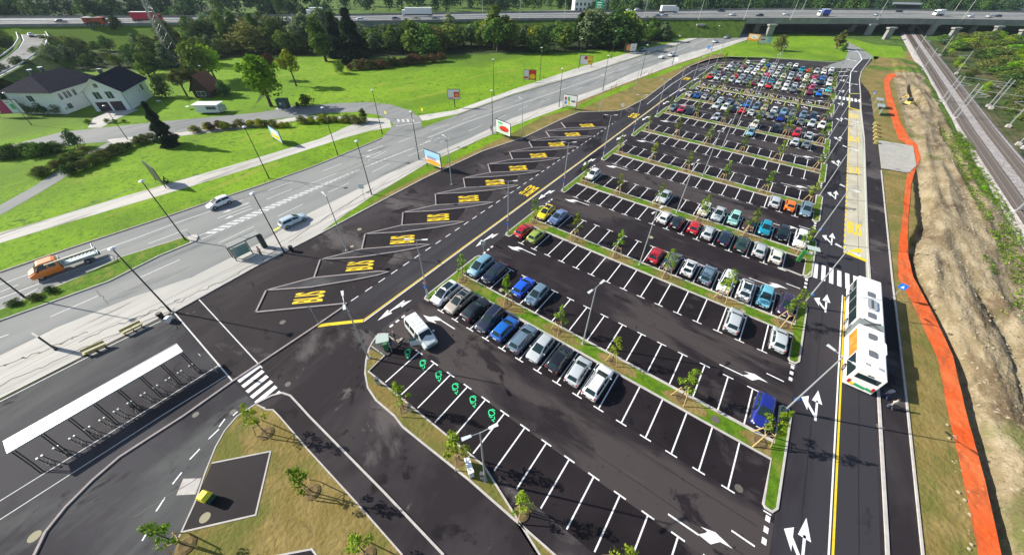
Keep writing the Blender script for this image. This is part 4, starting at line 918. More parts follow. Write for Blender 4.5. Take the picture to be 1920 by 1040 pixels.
def loft_van(e, st, paint, name='body', win=None, W2=None):
    """st: (y, half width, z0, zshoulder, roof half width, zroof)"""
    rows = []
    for (y, hw, z0, zs, wr, zr) in st:
        h = [Vector((hw*.9, y, z0)), Vector((hw, y, z0+.12)), Vector((hw, y, zs-.3*(zs-z0))), Vector((hw*.985, y, zs)), Vector((wr, y, zr-.10)), Vector((wr*.9, y, zr-.02)), Vector((0, y, zr))]
        rows.append(h+[Vector((-p.x, p.y, p.z)) for p in h[-2::-1]])
    W = len(rows[0]); vs = [p for r in rows for p in r]; fs = [(i*W+j, i*W+j+1, (i+1)*W+j+1, (i+1)*W+j) for i in range(len(rows)-1) for j in range(W-1)]
    fs += [tuple(range(W)), tuple(range((len(rows)-1)*W, len(rows)*W))[::-1]]+[(i*W, (i+1)*W, (i+1)*W+W-1, i*W+W-1) for i in range(len(rows)-1)]
    b = MB(); b.mesh(vs, fs, paint, False); return b.build(name, e)
M_vanw = mat('van_white', (.72, .76, .75), rough=.3, coat=.5)
def panel(e, name, pts, m): b = MB(); b.poly(pts, m); return b.build(name, e)
def both(e, name, pts, m):
    panel(e, name, pts, m); panel(e, name, [(-x, y, z) for x, y, z in pts][::-1], m)
# white van with its front passenger door open
p = P(790, 622, .9)
def make_van(label, door=True, name='van', group=None):
    e = empty(name, (0, 0, 0), 0, label, 'van', group)
    loft_van(e, [(2.42, .72, .35, .62, .58, .80), (2.34, .86, .25, .80, .70, .94), (1.62, .93, .22, 1.06, .80, 1.22), (.95, .95, .22, 1.12, .78, 1.86), (.75, .95, .22, 1.14, .77, 1.95), (-1.9, .95, .22, 1.16, .76, 1.97), (-2.30, .94, .25, 1.14, .76, 1.92), (-2.40, .92, .35, 1.05, .80, 1.70), (-2.42, .85, .42, .9, .80, 1.1)], M_vanw)
    panel(e, 'windscreen', [(-.72, 1.56, 1.26), (.72, 1.56, 1.26), (.70, 1.0, 1.845), (-.70, 1.0, 1.845)], M_glass)
    for s in (-1, 1):
        for (y0, y1) in ((1.25, .35), (.2, -.9), (-1.05, -2.1)):
            yy = min(y0, 1.25); pts = [(s*.945, y0, 1.22), (s*.79, y0-.30 if y0 > 1 else y0, 1.80), (s*.79, y1, 1.80), (s*.945, y1, 1.22)]
            pts = [(x*1.012, y, z) for x, y, z in pts]
            panel(e, 'side_window', pts[::s], M_glass)
    panel(e, 'rear_window', [(.7, -2.42, 1.2), (-.7, -2.42, 1.2), (-.66, -2.40, 1.7), (.66, -2.40, 1.7)], M_glass)
    for s in (-1, 1):
        b = MB(); b.box((s*.66, 2.36, .76), (.32, .16, .16), M_head); b.build('headlight', e)
        b = MB(); b.box((s*1.12, 1.15, 1.25), (.2, .12, .24), M_vanw); b.build('wing_mirror', e)
        b = MB(); b.box((s*.86, -2.41, .95), (.12, .06, .5), M_tail); b.build('tail_light', e)
    b = MB(); b.box((0, 2.44, .70), (.9, .03, .14), M_trim); b.build('grille', e)
    b = MB(); b.box((0, 2.44, .42), (1.5, .06, .2), M_trim); b.build('bumper', e)
    for y in (-1.6, -1.0, -.4, .2):
        b = MB(); b.box((0, y, 1.972), (1.35, .035, .02), M_vanw); b.build('roof_rib', e)
    if door:
        d = MB(); c, s_ = math.cos(R(62)), math.sin(R(62))
        def dq(u, v): return Vector((.96+u*s_, 1.15-u*c, v))     # hinged at the front edge
        d.poly([dq(0, .3), dq(1.0, .3), dq(1.0, 1.15), dq(0, 1.15)], M_vanw); o = d.build('door', e)
        d = MB(); d.poly([dq(.1, 1.15), dq(1.0, 1.15), dq(.95, 1.75), dq(.35, 1.75)], M_glassg); d.build('window', o)
        panel(e, 'door_opening', [(.965, 1.12, .35), (.965, .15, .35), (.965, .15, 1.16), (.965, 1.12, 1.16)][::-1], M_black)
    wheels(e, (-.82, .82), (1.55, -1.45)); return e
van = make_van('white van with a front door open beside the charging bays'); van.location = (p.x-.1, p.y, .04)
a_, b_ = P(762, 590, 1.9), P(800, 640, 1.9)
van.rotation_euler = (0, 0, ang_of((768, 592), (808, 640)))
v2 = make_van('white high van on the main road in the shadow of the viaduct', False, 'van'); p = P(1383, 64, .9); v2.location = (p.x, p.y, .06); v2.rotation_euler = (0, 0, ang_of((1383, 64), (1341, 78))); v2.scale = (1.1, 1.15, 1.25)
# orange crew-cab lorry with an aluminium flatbed
M_or = mat('orange_paint', (.80, .20, .015), rough=.35, coat=.6); M_alu = mat('aluminium_bed', (.34, .40, .42), rough=.4, metal=.5)
e = empty('flatbed_truck', (0, 0, 0), 0, 'orange crew cab truck with a bare aluminium flatbed on the main road', 'truck')
loft_van(e, [(3.1, .80, .45, .75, .62, .92), (3.0, .95, .35, .92, .75, 1.08), (2.35, 1.0, .32, 1.2, .84, 1.38), (1.75, 1.0, .32, 1.28, .78, 2.05), (1.5, 1.0, .32, 1.3, .78, 2.16), (.15, 1.0, .32, 1.3, .78, 2.18), (-.15, .98, .38, 1.28, .78, 2.08), (-.2, .9, .5, 1.2, .78, 1.9)], M_or, 'cab')
panel(e, 'windscreen', [(-.76, 2.30, 1.43), (.76, 2.30, 1.43), (.72, 1.79, 2.03), (-.72, 1.79, 2.03)], M_glass)
for s in (-1, 1):
    for pts in ([(s*1.0, 2.0, 1.38), (s*.82, 1.62, 1.98), (s*.82, .95, 2.0), (s*1.0, .95, 1.38)], [(s*1.0, .8, 1.40), (s*.82, .8, 2.0), (s*.82, .08, 2.0), (s*1.0, .08, 1.40)]): panel(e, 'side_window', pts[::s], M_glass)
    b = MB(); b.box((s*.74, 3.0, .85), (.34, .2, .18), M_head); b.build('headlight', e)
    b = MB(); b.box((s*1.2, 1.95, 1.5), (.18, .14, .34), M_black); b.build('wing_mirror', e)
    b = MB(); b.box((s*1.0, -2.25, .98), (.05, 3.7, .40), M_alu); b.build('side_board', e)
b = MB(); b.box((0, -2.25, .86), (2.0, 3.7, .10), M_alu); b.build('bed', e)
b = MB(); b.box((0, -2.2, .60), (.8, 4.0, .2), M_black); b.build('chassis', e)
b = MB(); b.box((0, -.36, 1.35), (1.9, .06, .95), M_alu); b.build('headboard', e)
b = MB()
for s in (-1, 1): b.tube((s*.95, -4.05, .9), (s*.95, -4.05, 1.9), .05, M_galv)
b.tube((-.95, -4.05, 1.9), (.95, -4.05, 1.9), .05, M_galv); b.tube((-.95, -4.05, 1.4), (.95, -4.05, 1.4), .03, M_galv); b.build('rear_frame', e)
b = MB(); b.box((-1.0, -1.6, 1.95), (.22, 5.2, .12), M_cream if 0 else mat('pale_boards', (.62, .58, .42), rough=.8)); b.build('ladder_carrier', e)
b = MB()
for i in range(6): b.box((.45, -1.2-i*.42, .935), (.34, .16, .03), M_offw)
b.build('bed_plates', e)
wheels(e, (-.86, .86), (2.2, -2.6), .36, .26)
p = P(113, 497, .8); e.location = (p.x, p.y, .05); e.rotation_euler = (0, 0, ang_of((165, 484), (62, 520)))
# lorries on the highway
def lorry(px, py, label, box, cabc, L, rev=False, h=3.9, flat=False):
    e = empty('truck', (0, 0, 0), 0, label, 'truck', 'trucks on the highway'); p = P(px, py, HZ+1.8)
    b = MB(); b.box((0, -.6, 1.2+(h-1.2)/2), (2.5, L-2.8, h-1.2), box); b.build('cargo_box', e)
    b = MB(); b.box((0, -.6, h+.02), (2.52, L-2.76, .06), M_offw); b.build('box_roof', e)
    b = MB(); b.box((0, L/2-.95, 1.75), (2.4, 1.7, 2.5), cabc, taper=.92); b.build('cab', e)
    panel(e, 'windscreen', [(-.98, L/2-.09, 1.8), (.98, L/2-.09, 1.8), (.96, L/2-.13, 2.7), (-.96, L/2-.13, 2.7)], M_glass)
    b = MB(); b.box((0, 0, .8), (2.1, L-1, .5), M_black); b.build('chassis', e)
    wheels(e, (-1.1, 1.1), (L/2-1.2, -L/2+1.4, -L/2+2.6), .5, .3)
    e.location = (p.x, p.y, HZ+.03); e.rotation_euler = (0, 0, hd+(math.pi if rev else 0)); return e
M_rdt = solid('red_truck', (.50, .012, .045)); M_bl = solid('blue_tarpaulin', (.03, .08, .42)); M_ort = solid('orange_truck', (.55, .07, .02))
lorry(783, 24, 'long white articulated lorry on the highway behind the trees', M_offw, M_offw, 17, True)
lorry(274, 33, 'bright red lorry with a white roof over the dark underpass', M_rdt, M_rdt, 13)
lorry(176, 39, 'red orange tipper lorry on the far left highway', M_ort, M_ort, 9, h=3.0)
lorry(1254, 19, 'pale lorry with a rounded box in the far lane of the viaduct', M_offw, M_offw, 12)
lorry(1546, 24.5, 'blue sided box lorry on the viaduct', M_bl, M_offw, 7.5, True, h=3.6)
lorry(1762, 24, 'white box van lorry on the viaduct right of the railway', M_offw, M_offw, 7, True, h=3.3)
lorry(592, 24, 'white tanker lorry on the highway half hidden by trees', M_offw, M_offw, 9, True)
# white articulated city bus
e = empty('articulated_bus', (18.45, 0, .03), 0, 'long white articulated bus standing at the kerb by the zebra crossing', 'bus')
M_bw = mat('bus_white', (.80, .81, .80), rough=.35, coat=.3)
M_or2 = mat('bus_orange_advert', (.70, .30, .04), (.55, .14, .02), scale=1.1, rough=.5)
def bus_part(y0, y1, nm):
    b = MB(); hw = 1.25; r = .16
    sec = [(-hw, .32), (-hw, 2.75), (-hw+.05, 2.90), (-hw+r, 2.97), (0, 3.0), (hw-r, 2.97), (hw-.05, 2.90), (hw, 2.75), (hw, .32)]
    vs = [(x, y, z) for y in (y0, y1) for x, z in sec]; n = len(sec)
    b.mesh(vs, [(i, i+1, n+i+1, n+i) for i in range(n-1)]+[(n-1, 0, n, 2*n-1), tuple(range(n))[::-1], tuple(range(n, 2*n))], M_bw)
    o = b.build(nm, e); return o
bus_part(38.6, 46.2, 'rear_section'); bus_part(47.5, 56.7, 'front_section')
b = MB()
for i in range(8): b.box((0, 46.28+i*.165, 1.62), (2.42-.1*(i % 2), .14, 2.6), M_greyg)
b.build('bellows', e)
b = MB()
for s in (-1, 1):
    b.tube((-.8, 46.2, 3.02), (0, 46.85, 3.08), .05, M_black); b.tube((.8, 46.2, 3.02), (0, 46.85, 3.08), .05, M_black); b.tube((-.8, 47.5, 3.02), (0, 46.9, 3.08), .05, M_black); b.tube((.8, 47.5, 3.02), (0, 46.9, 3.08), .05, M_black); break
b.build('roof_cables', e)
for (x0, x1) in ((-1.262, -1.262),):
    for (y0, y1, m, nm) in [(38.9, 41.6, M_glass, 'side_window'), (41.8, 43.7, M_or2, 'advert_panel'), (43.75, 45.7, M_or2, 'advert_panel'), (47.8, 50.2, M_glass, 'side_window'), (50.3, 52.6, M_glass, 'side_window'), (52.7, 54.6, M_glass, 'side_window'), (54.7, 56.5, M_glass, 'side_window')]:
        z0, z1 = (1.0, 2.55) if m is M_glass else (1.25, 2.72)
        panel(e, nm, [(x0, y0, z0), (x0, y0, z1), (x0, y1, z1), (x0, y1, z0)], m)
        if m is M_glass: panel(e, nm, [(-x0, y0, z0), (-x0, y1, z0), (-x0, y1, z1), (-x0, y0, z1)], m)
panel(e, 'rear_window', [(-1.0, 38.588, 1.75), (1.0, 38.588, 1.75), (1.0, 38.588, 2.45), (-1.0, 38.588, 2.45)], M_glass)
b = MB(); b.box((0, 38.58, 2.62), (.5, .02, .14), M_black); b.build('route_display', e)
for x, w_, m in ((-.75, .5, M_yellow), (0, 1.0, mat('bus_green', (.02, .32, .10))), (.85, .7, mat('bus_green', (.02, .32, .10)))):
    panel(e, 'livery_stripe', [(x-w_/2, 38.586, .62), (x+w_/2, 38.586, .5), (x+w_/2, 38.586, .86), (x-w_/2, 38.586, .98)], m)
for x in (-1.05, 1.05): b = MB(); b.box((x, 38.57, 1.0), (.2, .04, .5), M_tail); b.build('tail_light', e)
M_hatch = mat('roof_hatch', (.13, .14, .15), rough=.5)
def rbox(b, x, y, z, sx, sy, h, m):
    pts = [(x+sx*a, y+sy*c) for a, c in [(-.5, -.38), (-.38, -.5), (.38, -.5), (.5, -.38), (.5, .38), (.38, .5), (-.38, .5), (-.5, .38)]]
    b.mesh([(u, v, z) for u, v in pts]+[(u, v, z+h) for u, v in pts], [tuple(range(8, 16))]+[(i, (i+1) % 8, 8+(i+1) % 8, 8+i) for i in range(8)], m)
for y in (41.7, 44.6, 48.6, 53.0): b = MB(); rbox(b, 0, y, 2.99, .78, 1.0, .07, M_hatch); b.build('roof_hatch', e)
b = MB(); rbox(b, .72, 43.2, 2.97, .9, 2.1, .16, M_bw); b.build('roof_unit', e)
b = MB(); rbox(b, -.05, 43.1, 2.99, .5, 1.5, .08, M_bw); b.build('roof_cover', e)
b = MB(); rbox(b, 0, 50.7, 2.99, .95, 2.0, .22, M_galv); b.build('air_conditioner', e)
for i in range(4): b = MB(); b.tube((0, 50.05+i*.44, 3.2), (0, 50.05+i*.44, 3.23), .16, M_black, n=12); b.build('fan', e)
for x in (-.5, .62): b = MB(); rbox(b, x, 39.75-.0*x, 2.98, .42, .3, .09, M_galv); b.build('roof_vent', e)
wheels(e, (-1.12, 1.12), (40.9, 49.3, 54.6), .48, .28)

# ------------------------------------------------------------------ lamps
def lamp_lot(h=9.4, two=True, m=M_galv):
    e = empty('street_lamp'); b = MB(); b.tube((0, 0, 0), (0, 0, h), .095, m, r2=.055, n=8); b.build('pole', e)
    b = MB(); b.box((0, 0, .02), (.35, .35, .04), m); b.build('base_plate', e)
    for s in ((1, -1) if two else (1,)):
        b = MB(); b.tube((0, 0, h-.05), (s*.75, 0, h+.08), .035, m, n=6); b.build('arm', e)
        b = MB(); b.mesh([(s*.65, -.10, h+.10), (s*.65, .10, h+.10), (s*1.36, .14, h+.15), (s*1.36, -.14, h+.15), (s*.65, -.08, h+.03), (s*.65, .08, h+.03), (s*1.36, .12, h+.06), (s*1.36, -.12, h+.06)], [(0, 1, 2, 3)[::-s], (4, 5, 6, 7)[::s], (0, 3, 7, 4), (1, 5, 6, 2), (3, 2, 6, 7), (0, 4, 5, 1)], M_lampw); b.build('lamp_head', e)
    return e
def lamp_road():
    e = empty('street_lamp'); b = MB(); b.tube((0, 0, 0), (0, 0, 10.2), .10, M_dpole, r2=.06, n=8); b.build('pole', e)
    b = MB(); b.tube((0, 0, 10.2), (0, 0, 10.27), .34, M_lampw, r2=.38, n=12); b.tube((0, 0, 10.27), (0, 0, 10.40), .38, M_lampw, r2=.16, n=12); b.build('lamp_head', e)
    b = MB(); b.tube((0, 0, 0), (0, 0, 1.0), .13, M_dpole, n=8); b.build('base_sleeve', e)
    return e
SRC = {}
def put(key, maker, x, y, rz, label, cat, group, z=0.0, scale=None):
    if key not in SRC: e = maker(); SRC[key] = e; KIDS[e] = [k for k in bpy.data.objects if k.parent == e]; new = e; [KIDS.setdefault(k, [q for q in bpy.data.objects if q.parent == k]) for k in KIDS[e]]
    else: new = copy_tree(SRC[key])
    new.location = (x, y, z); new.rotation_euler = (0, 0, rz)
    if scale: new.scale = scale
    tag(new, label, cat, group); return new
for n, I in enumerate(CUR[:10]):
    put('lot2', lambda: lamp_lot(), LX(-8.15, I), I+.3, R(80), f'double lamp post midway along the {ORD[n]} planted island', 'street lamp', 'lamp posts on the planted islands', .13)
    put('lot2', None, LX(-28.7, I), I-5.2, R(35), f'double lamp post left end of the {ORD[n]} planted island', 'street lamp', 'lamp posts at the island ends', .13)
    put('lot2', None, LX(12.6, I), I+5.2, R(-25), f'double lamp post right end of the {ORD[n]} planted island', 'street lamp', 'lamp posts at the island ends', .13)
put('lot2', None, -8.15, 7.9, R(60), 'pale double lamp post beside the white cabinet in the verge', 'street lamp', 'lamp posts on the planted islands', .14)
p = P(692, 672); put('lot2', None, p.x, p.y, R(150), 'pale lamp post at the tip of the charging verge', 'street lamp', 'lamp posts at the island ends', .14)
for i, (x, y) in enumerate([(650, 469), (847, 346), (978, 262), (1124, 210), (1189, 174)]):
    p = P(x, y); put('lot2' if 0 else 'lot1', lambda: lamp_lot(9.4, False), p.x, p.y, R(170), f'slim grey lamp post, {ORD[i]} from the front along the bus bays', 'street lamp', 'slim lamps along the bus bays', .03)
NEAR_L = [(322, 585), (534, 475), (697, 365), (786, 300), (924, 252), (1048, 201), (1130, 170), (1201, 144), (1260, 122), (1333, 97)]
FAR_L = [(50, 560), (349, 451), (505, 335), (634, 292), (717, 252), (926, 180), (1012, 152), (1085, 130), (1146, 111), (1204, 96)]
for nm, L_ in (('near', NEAR_L), ('far', FAR_L)):
    for i, (x, y) in enumerate(L_):
        p = P(x, y); put('road', lamp_road, p.x, p.y, 0, f'tall dark street lamp, {ORD[i]} on the {nm} side of the main road', 'street lamp', 'dark street lamps along the main road', .03)
for i, (x, y) in enumerate([(400, 175), (258, 72), (425, 72), (60, 235), (240, 262)]):
    p = P(x, y); put('road', None, p.x, p.y, 0, ['dark street lamp beside the garden of the white houses', 'dark street lamp among the trees by the underpass', 'dark street lamp in front of the shrub bank', 'dark street lamp at the lower left lawn', 'dark street lamp beside the side road and conifer'][i], 'street lamp', 'dark street lamps away from the main road', 0, (.8, .8, .75))
M_paleg = mat('pale_green_steel', (.46, .52, .44), rough=.6)
def mast():
    e = empty('highway_lamp'); b = MB(); b.tube((0, 0, 0), (0, 0, 11), .12, M_paleg, r2=.07); b.build('pole', e)
    b = MB(); b.tube((0, 0, 11), (1.4, 0, 11.5), .05, M_paleg); b.box((1.7, 0, 11.52), (.8, .25, .12), M_lampw); b.build('lamp_arm', e); return e
for i, (x, y) in enumerate([(975, 35), (1058, 34), (1208, 31), (1310, 36), (1395, 36), (1482, 36), (1504, 19), (1645, 36), (1790, 20), (1805, 36), (905, 24)]):
    p = P(x, y, HZ+.9); put('mast', mast, p.x, p.y, hd, f'tall pale lamp mast, {ORD[i]} along the highway', 'street lamp', 'lamp masts along the highway', HZ+.5)

# ------------------------------------------------------------------ railway masts and wires
def rail_mast():
    e = empty('railway_mast'); b = MB(); b.box((0, 0, .2), (1.0, 1.0, .7), M_kerb, taper=.8); b.build('foundation', e)
    b = MB(); b.box((0, 0, 4.2), (.24, .22, 7.6), M_galv, taper=.75); b.build('post', e)
    b = MB(); b.tube((0, 0, 6.4), (2.9, 0, 6.0), .05, M_galv, n=6); b.tube((0, 0, 5.2), (2.8, 0, 5.9), .04, M_galv, n=6); b.tube((2.3, 0, 6.1), (2.3, 0, 5.3), .03, M_galv, n=6); b.build('cantilever', e); return e
rm = [(39.6, 236), (50.6, 239), (39.7, 181.7), (40.7, 181.0), (40.6, 164.5), (41.2, 162.8), (51.9, 187), (52.2, 184.6), (51.4, 148), (51.9, 145.5), (39.4, 275), (50.3, 285), (52.6, 165), (41.9, 100.5), (52.5, 109)]
for i, (x, y) in enumerate(rm):
    put('rm', rail_mast, x, y, 0 if x < 45 else math.pi, f'grey railway mast on a pale block, {ORD[i//1]} of those along the double track', 'railway mast', 'catenary masts beside the railway', .25, (1, 1, 1.15 if i in (4, 5) else 1))
b = MB()
for x in (42.3, 47.0, 39.6, 51.6):
    for z in ((5.6, 6.7) if x in (42.3, 47.0) else (7.6,)):
        ys_ = [60, 100, 150, 165, 183, 238, 280, 320]
        for y0, y1 in zip(ys_[:-1], ys_[1:]): b.tube((trackx(y0, x), y0, z+.3), (trackx(y1, x), y1, z+.3), .022, M_dpole, n=4, caps=False)
for y in (182, 164.5, 147): b.tube((40.5, y, 7.9), (52, y, 7.7), .05, M_galv, n=5)
tag(b.build('overhead_wires'), 'thin overhead wires strung along the double railway track', 'wires')

# ------------------------------------------------------------------ trees and shrubs
def leaf_mat(name, c1, c2, c3=None, scale=.5, tr=.25):
    m = bpy.data.materials.new(name); m.use_nodes = True; n = m.node_tree.nodes; l = m.node_tree.links
    for x in list(n):
        if x.type != 'OUTPUT_MATERIAL': n.remove(x)
    out = n['Material Output']; tc = n.new('ShaderNodeTexCoord'); nz = n.new('ShaderNodeTexNoise'); nz.inputs['Scale'].default_value = scale; nz.inputs['Detail'].default_value = 3
    oi = n.new('ShaderNodeObjectInfo'); ad = n.new('ShaderNodeVectorMath'); ad.operation = 'MULTIPLY_ADD'; ad.inputs[1].default_value = (1, 1, 1)
    l.new(tc.outputs['Object'], ad.inputs[0]); mul = n.new('ShaderNodeMath'); mul.operation = 'MULTIPLY'; mul.inputs[1].default_value = 37; l.new(oi.outputs['Random'], mul.inputs[0]); l.new(mul.outputs[0], ad.inputs[2])
    l.new(ad.outputs[0], nz.inputs['Vector'])
    r = n.new('ShaderNodeValToRGB'); e = r.color_ramp.elements; e[0].position = .36; e[1].position = .64; e[0].color = (*c1, 1); e[1].color = (*c2, 1)
    l.new(nz.outputs[0], r.inputs[0])
    hs = n.new('ShaderNodeHueSaturation'); mr = n.new('ShaderNodeMapRange'); mr.inputs[3].default_value = 1.0; mr.inputs[4].default_value = 1.75; l.new(oi.outputs['Random'], mr.inputs[0]); l.new(mr.outputs[0], hs.inputs['Value'])
    mr2 = n.new('ShaderNodeMapRange'); mr2.inputs[3].default_value = .475; mr2.inputs[4].default_value = .52; m3 = n.new('ShaderNodeMath'); m3.operation = 'FRACT'; l.new(mul.outputs[0], m3.inputs[0]); l.new(m3.outputs[0], mr2.inputs[0]); l.new(mr2.outputs[0], hs.inputs['Hue'])
    l.new(r.outputs[0], hs.inputs['Color'])
    d = n.new('ShaderNodeBsdfDiffuse'); t = n.new('ShaderNodeBsdfTranslucent'); mx = n.new('ShaderNodeMixShader'); mx.inputs[0].default_value = tr
    l.new(hs.outputs[0], d.inputs[0]); l.new(hs.outputs[0], t.inputs[0]); l.new(d.outputs[0], mx.inputs[1]); l.new(t.outputs[0], mx.inputs[2]); l.new(mx.outputs[0], out.inputs[0])
    return m
LM = dict(far=leaf_mat('far_foliage', (.010, .026, .016), (.034, .062, .030)), dark=leaf_mat('dark_foliage', (.022, .048, .017), (.068, .115, .030)), mid=leaf_mat('green_foliage', (.045, .090, .018), (.125, .19, .036)), bright=leaf_mat('bright_foliage', (.085, .18, .008), (.21, .33, .020)), olive=leaf_mat('olive_foliage', (.065, .085, .022), (.15, .165, .050)), pale=leaf_mat('willow_foliage', (.075, .115, .052), (.17, .22, .11)), yellow=leaf_mat('yellowing_foliage', (.11, .15, .012), (.25, .26, .025)), red=leaf_mat('russet_foliage', (.055, .038, .022), (.12, .07, .035)), conifer=leaf_mat('conifer_needles', (.008, .020, .013), (.024, .045, .022)), young=leaf_mat('young_foliage', (.065, .12, .010), (.18, .26, .024), scale=2.2))
def leaves(mb, rs, blobs, n, size, m, inner=.25, up=.35):
    wts = [b[3]*b[4] for b in blobs]; tot = sum(wts); M_ = mb.mi(m)
    for (cx, cy, cz, rx, rz), wt in zip(blobs, wts):
        k = int(n*wt/tot)
        for _ in range(k):
            v = Vector((rs.gauss(0, 1), rs.gauss(0, 1), rs.gauss(0, 1)+up)); v.normalize()
            s = rs.uniform(.82, 1.06) if rs.random() > inner else rs.uniform(.3, .8)
            p = Vector((cx+v.x*rx*s, cy+v.y*rx*s, cz+v.z*rz*s))
            nn = (v+Vector((rs.gauss(0, .55), rs.gauss(0, .55), rs.gauss(0, .55)))).normalized()
            a = nn.orthogonal().normalized(); b = nn.cross(a); t = rs.uniform(0, 6.28); a, b = a*math.cos(t)+b*math.sin(t), b*math.cos(t)-a*math.sin(t)
            h = size*rs.uniform(.6, 1.25)/2; w_ = h*rs.uniform(.55, 1)
            base = len(mb.v); mb.v += [tuple(p-a*h), tuple(p+b*w_), tuple(p+a*h), tuple(p-b*w_*.9)]; mb.f.append([base, base+1, base+2, base+3]); mb.m.append(M_); mb.sm.append(False)
def tree_mesh(kind, mk, seed, n=900, size=.62):
    """unit-ish tree 10 m tall"""
    rs = random.Random(seed); tr = MB(); cr = MB(); m = LM[mk]
    if kind == 'conifer':
        tr.tube((0, 0, 0), (0, 0, 9.6), .22, M_bark, r2=.03)
        for i in range(int(n*2.2)):
            t = rs.random()**.75; z = .6+9.2*(1-t) if 0 else .5+9.4*rs.random()**1.0; k = (1-(z-.5)/9.6); R_ = 3.1*k+.12; tier = .75+.25*math.cos((z*2.6) % 6.28)
            a = rs.uniform(0, 6.28); r = R_*tier*math.sqrt(rs.uniform(.25, 1)); p = Vector((r*math.cos(a), r*math.sin(a), z-.25*r)); o = Vector((math.cos(a), math.sin(a), -.35)); s = o.cross(Vector((0, 0, 1))).normalized(); h = size*rs.uniform(.5, 1)
            b = len(cr.v); cr.v += [tuple(p-o*h), tuple(p+s*h*.45+Vector((0, 0, -.1))), tuple(p+o*h*.8), tuple(p-s*h*.45+Vector((0, 0, -.1)))]; cr.f.append([b, b+1, b+2, b+3]); cr.m.append(cr.mi(m)); cr.sm.append(False)
        return tr, cr
    if kind == 'broad': nb, Rm, z0, z1, rb = 13, 2.9, 3.4, 8.6, (1.1, 1.9)
    elif kind == 'tall': nb, Rm, z0, z1, rb = 12, 1.7, 2.2, 9.0, (.8, 1.35)
    elif kind == 'shrubby': nb, Rm, z0, z1, rb = 12, 3.6, 1.6, 7.6, (1.6, 2.5)
    elif kind == 'open': nb, Rm, z0, z1, rb = 9, 3.3, 5.0, 8.6, (1.0, 1.6)
    tr.tube((0, 0, -.1), (rs.uniform(-.2, .2), rs.uniform(-.2, .2), z0+.6), .30, M_bark, r2=.18)
    blobs = []
    for i in range(nb):
        a = i*2.4+rs.uniform(-.5, .5); t = (i+.5)/nb; z = z0+(z1-z0)*t; prof = math.sin(math.pi*(.22+.70*t))**.8 if kind != 'open' else math.sin(math.pi*(.3+.6*t)); r = Rm*prof*rs.uniform(.35, .95)
        rr = rs.uniform(*rb)*(1.1-.35*t); blobs.append((r*math.cos(a), r*math.sin(a), z, rr, rr*rs.uniform(.75, 1.0)))
        if i % 2 == 0: tr.tube((0, 0, z0*.7+t), (r*math.cos(a)*.8, r*math.sin(a)*.8, z), .11, M_bark, r2=.03, n=5)
    blobs.append((0, 0, (z0+z1)/2, Rm*.55, (z1-z0)*.42)); blobs.append((0, 0, z1+.25, rb[0]*.9, rb[0]*.8))
    leaves(cr, rs, blobs, n, size, m); return tr, cr
TP = {}
def tree_proto(key):
    kind, mk, v = key
    if key in TP: return TP[key]
    tr, cr = tree_mesh(kind, mk, hash((kind, mk)) % 1 + v*17+len(TP)*5+3, n=1500 if kind != 'conifer' else 1300, size=.66)
    t = tr.build('trunk'); c = cr.build('crown'); TP[key] = (t.data, c.data)
    bpy.data.objects.remove(t); bpy.data.objects.remove(c); return TP[key]
def tree(kind, mk, x, y, h, wd=1.0, label=None, group=None, name='tree', v=None, z=0, cat='tree'):
    tm, cm = tree_proto((kind, mk, rnd.randrange(3) if v is None else v))
    e = empty(name, (x, y, z), rnd.uniform(0, 6.28), label, cat, group); s = h/10; e.scale = (s*wd, s*wd, s)
    for nm, me in (('trunk', tm), ('crown', cm)): o = bpy.data.objects.new(nm, me); col.objects.link(o); o.parent = e
    return e
def Q(v):
    d = C3.transposed() @ (Vector(v)-Vector((0, 0, CAMH))); return 960+960*FOC*d.x/-d.z, 520-960*FOC*d.y/-d.z
def h_to(bx, by, ty, mx=18):
    b = P(bx, by); lo, hi = 1.0, mx
    for _ in range(14):
        m_ = (lo+hi)/2
        if Q((b.x, b.y, m_))[1] > ty: lo = m_
        else: hi = m_
    return (lo+hi)/2
KD = dict(dark='dark green', mid='green', bright='bright green', olive='olive green', pale='pale grey-green', yellow='yellowing', red='russet', conifer='dark')
def ptree(bx, by, ty, kind, mk, wd, label, name='tree', cat='tree', group=None, mx=18):
    b = P(bx, by); return tree(kind, mk, b.x, b.y, h_to(bx, by, ty, mx), wd, label, group, name, cat=cat)
ptree(320, 273, 190, 'conifer', 'conifer', .98, 'lone dark pointed conifer on the grass corner by the side road', 'conifer')
ptree(509, 200, 98, 'broad', 'bright', 1.25, 'large bright green tree in front of the little brown roofed hut')
ptree(556, 162, 90, 'open', 'yellow', .85, 'small yellow topped tree with a bare trunk standing in the meadow')
ptree(517, 150, 98, 'open', 'red', .7, 'thin russet tree just behind the large bright tree')
ptree(668, 116, 14, 'conifer', 'conifer', 1.6, 'tallest blackish spruce at the edge of the meadow', 'conifer', mx=24)
ptree(612, 116, 26, 'tall', 'mid', 1.3, 'tall green tree touching the left side of the black spruce', mx=22)
ptree(640, 138, 112, 'shrubby', 'mid', 1.2, 'grey green bush at the left end of the russet hedge', 'shrub', 'shrub')
ptree(637, 106, 22, 'conifer', 'conifer', 1.6, 'second blackish spruce behind the tallest one', 'conifer', mx=24)
ptree(352, 182, 128, 'open', 'olive', 1.2, 'olive garden tree with several stems near the hut')
ptree(372, 176, 120, 'open', 'olive', 1.1, 'olive garden tree closer to the hut')
ptree(312, 182, 134, 'shrubby', 'dark', .9, 'dark rounded shrub against the white gabled house', 'shrub', 'shrub')
ptree(390, 160, 72, 'broad', 'mid', 1.2, 'green leafy tree behind the hut')
ptree(405, 150, 80, 'broad', 'bright', 1.1, 'light green tree left behind the hut')
ptree(425, 182, 145, 'shrubby', 'dark', .9, 'dark bush touching the right side of the brown hut', 'shrub', 'shrub')
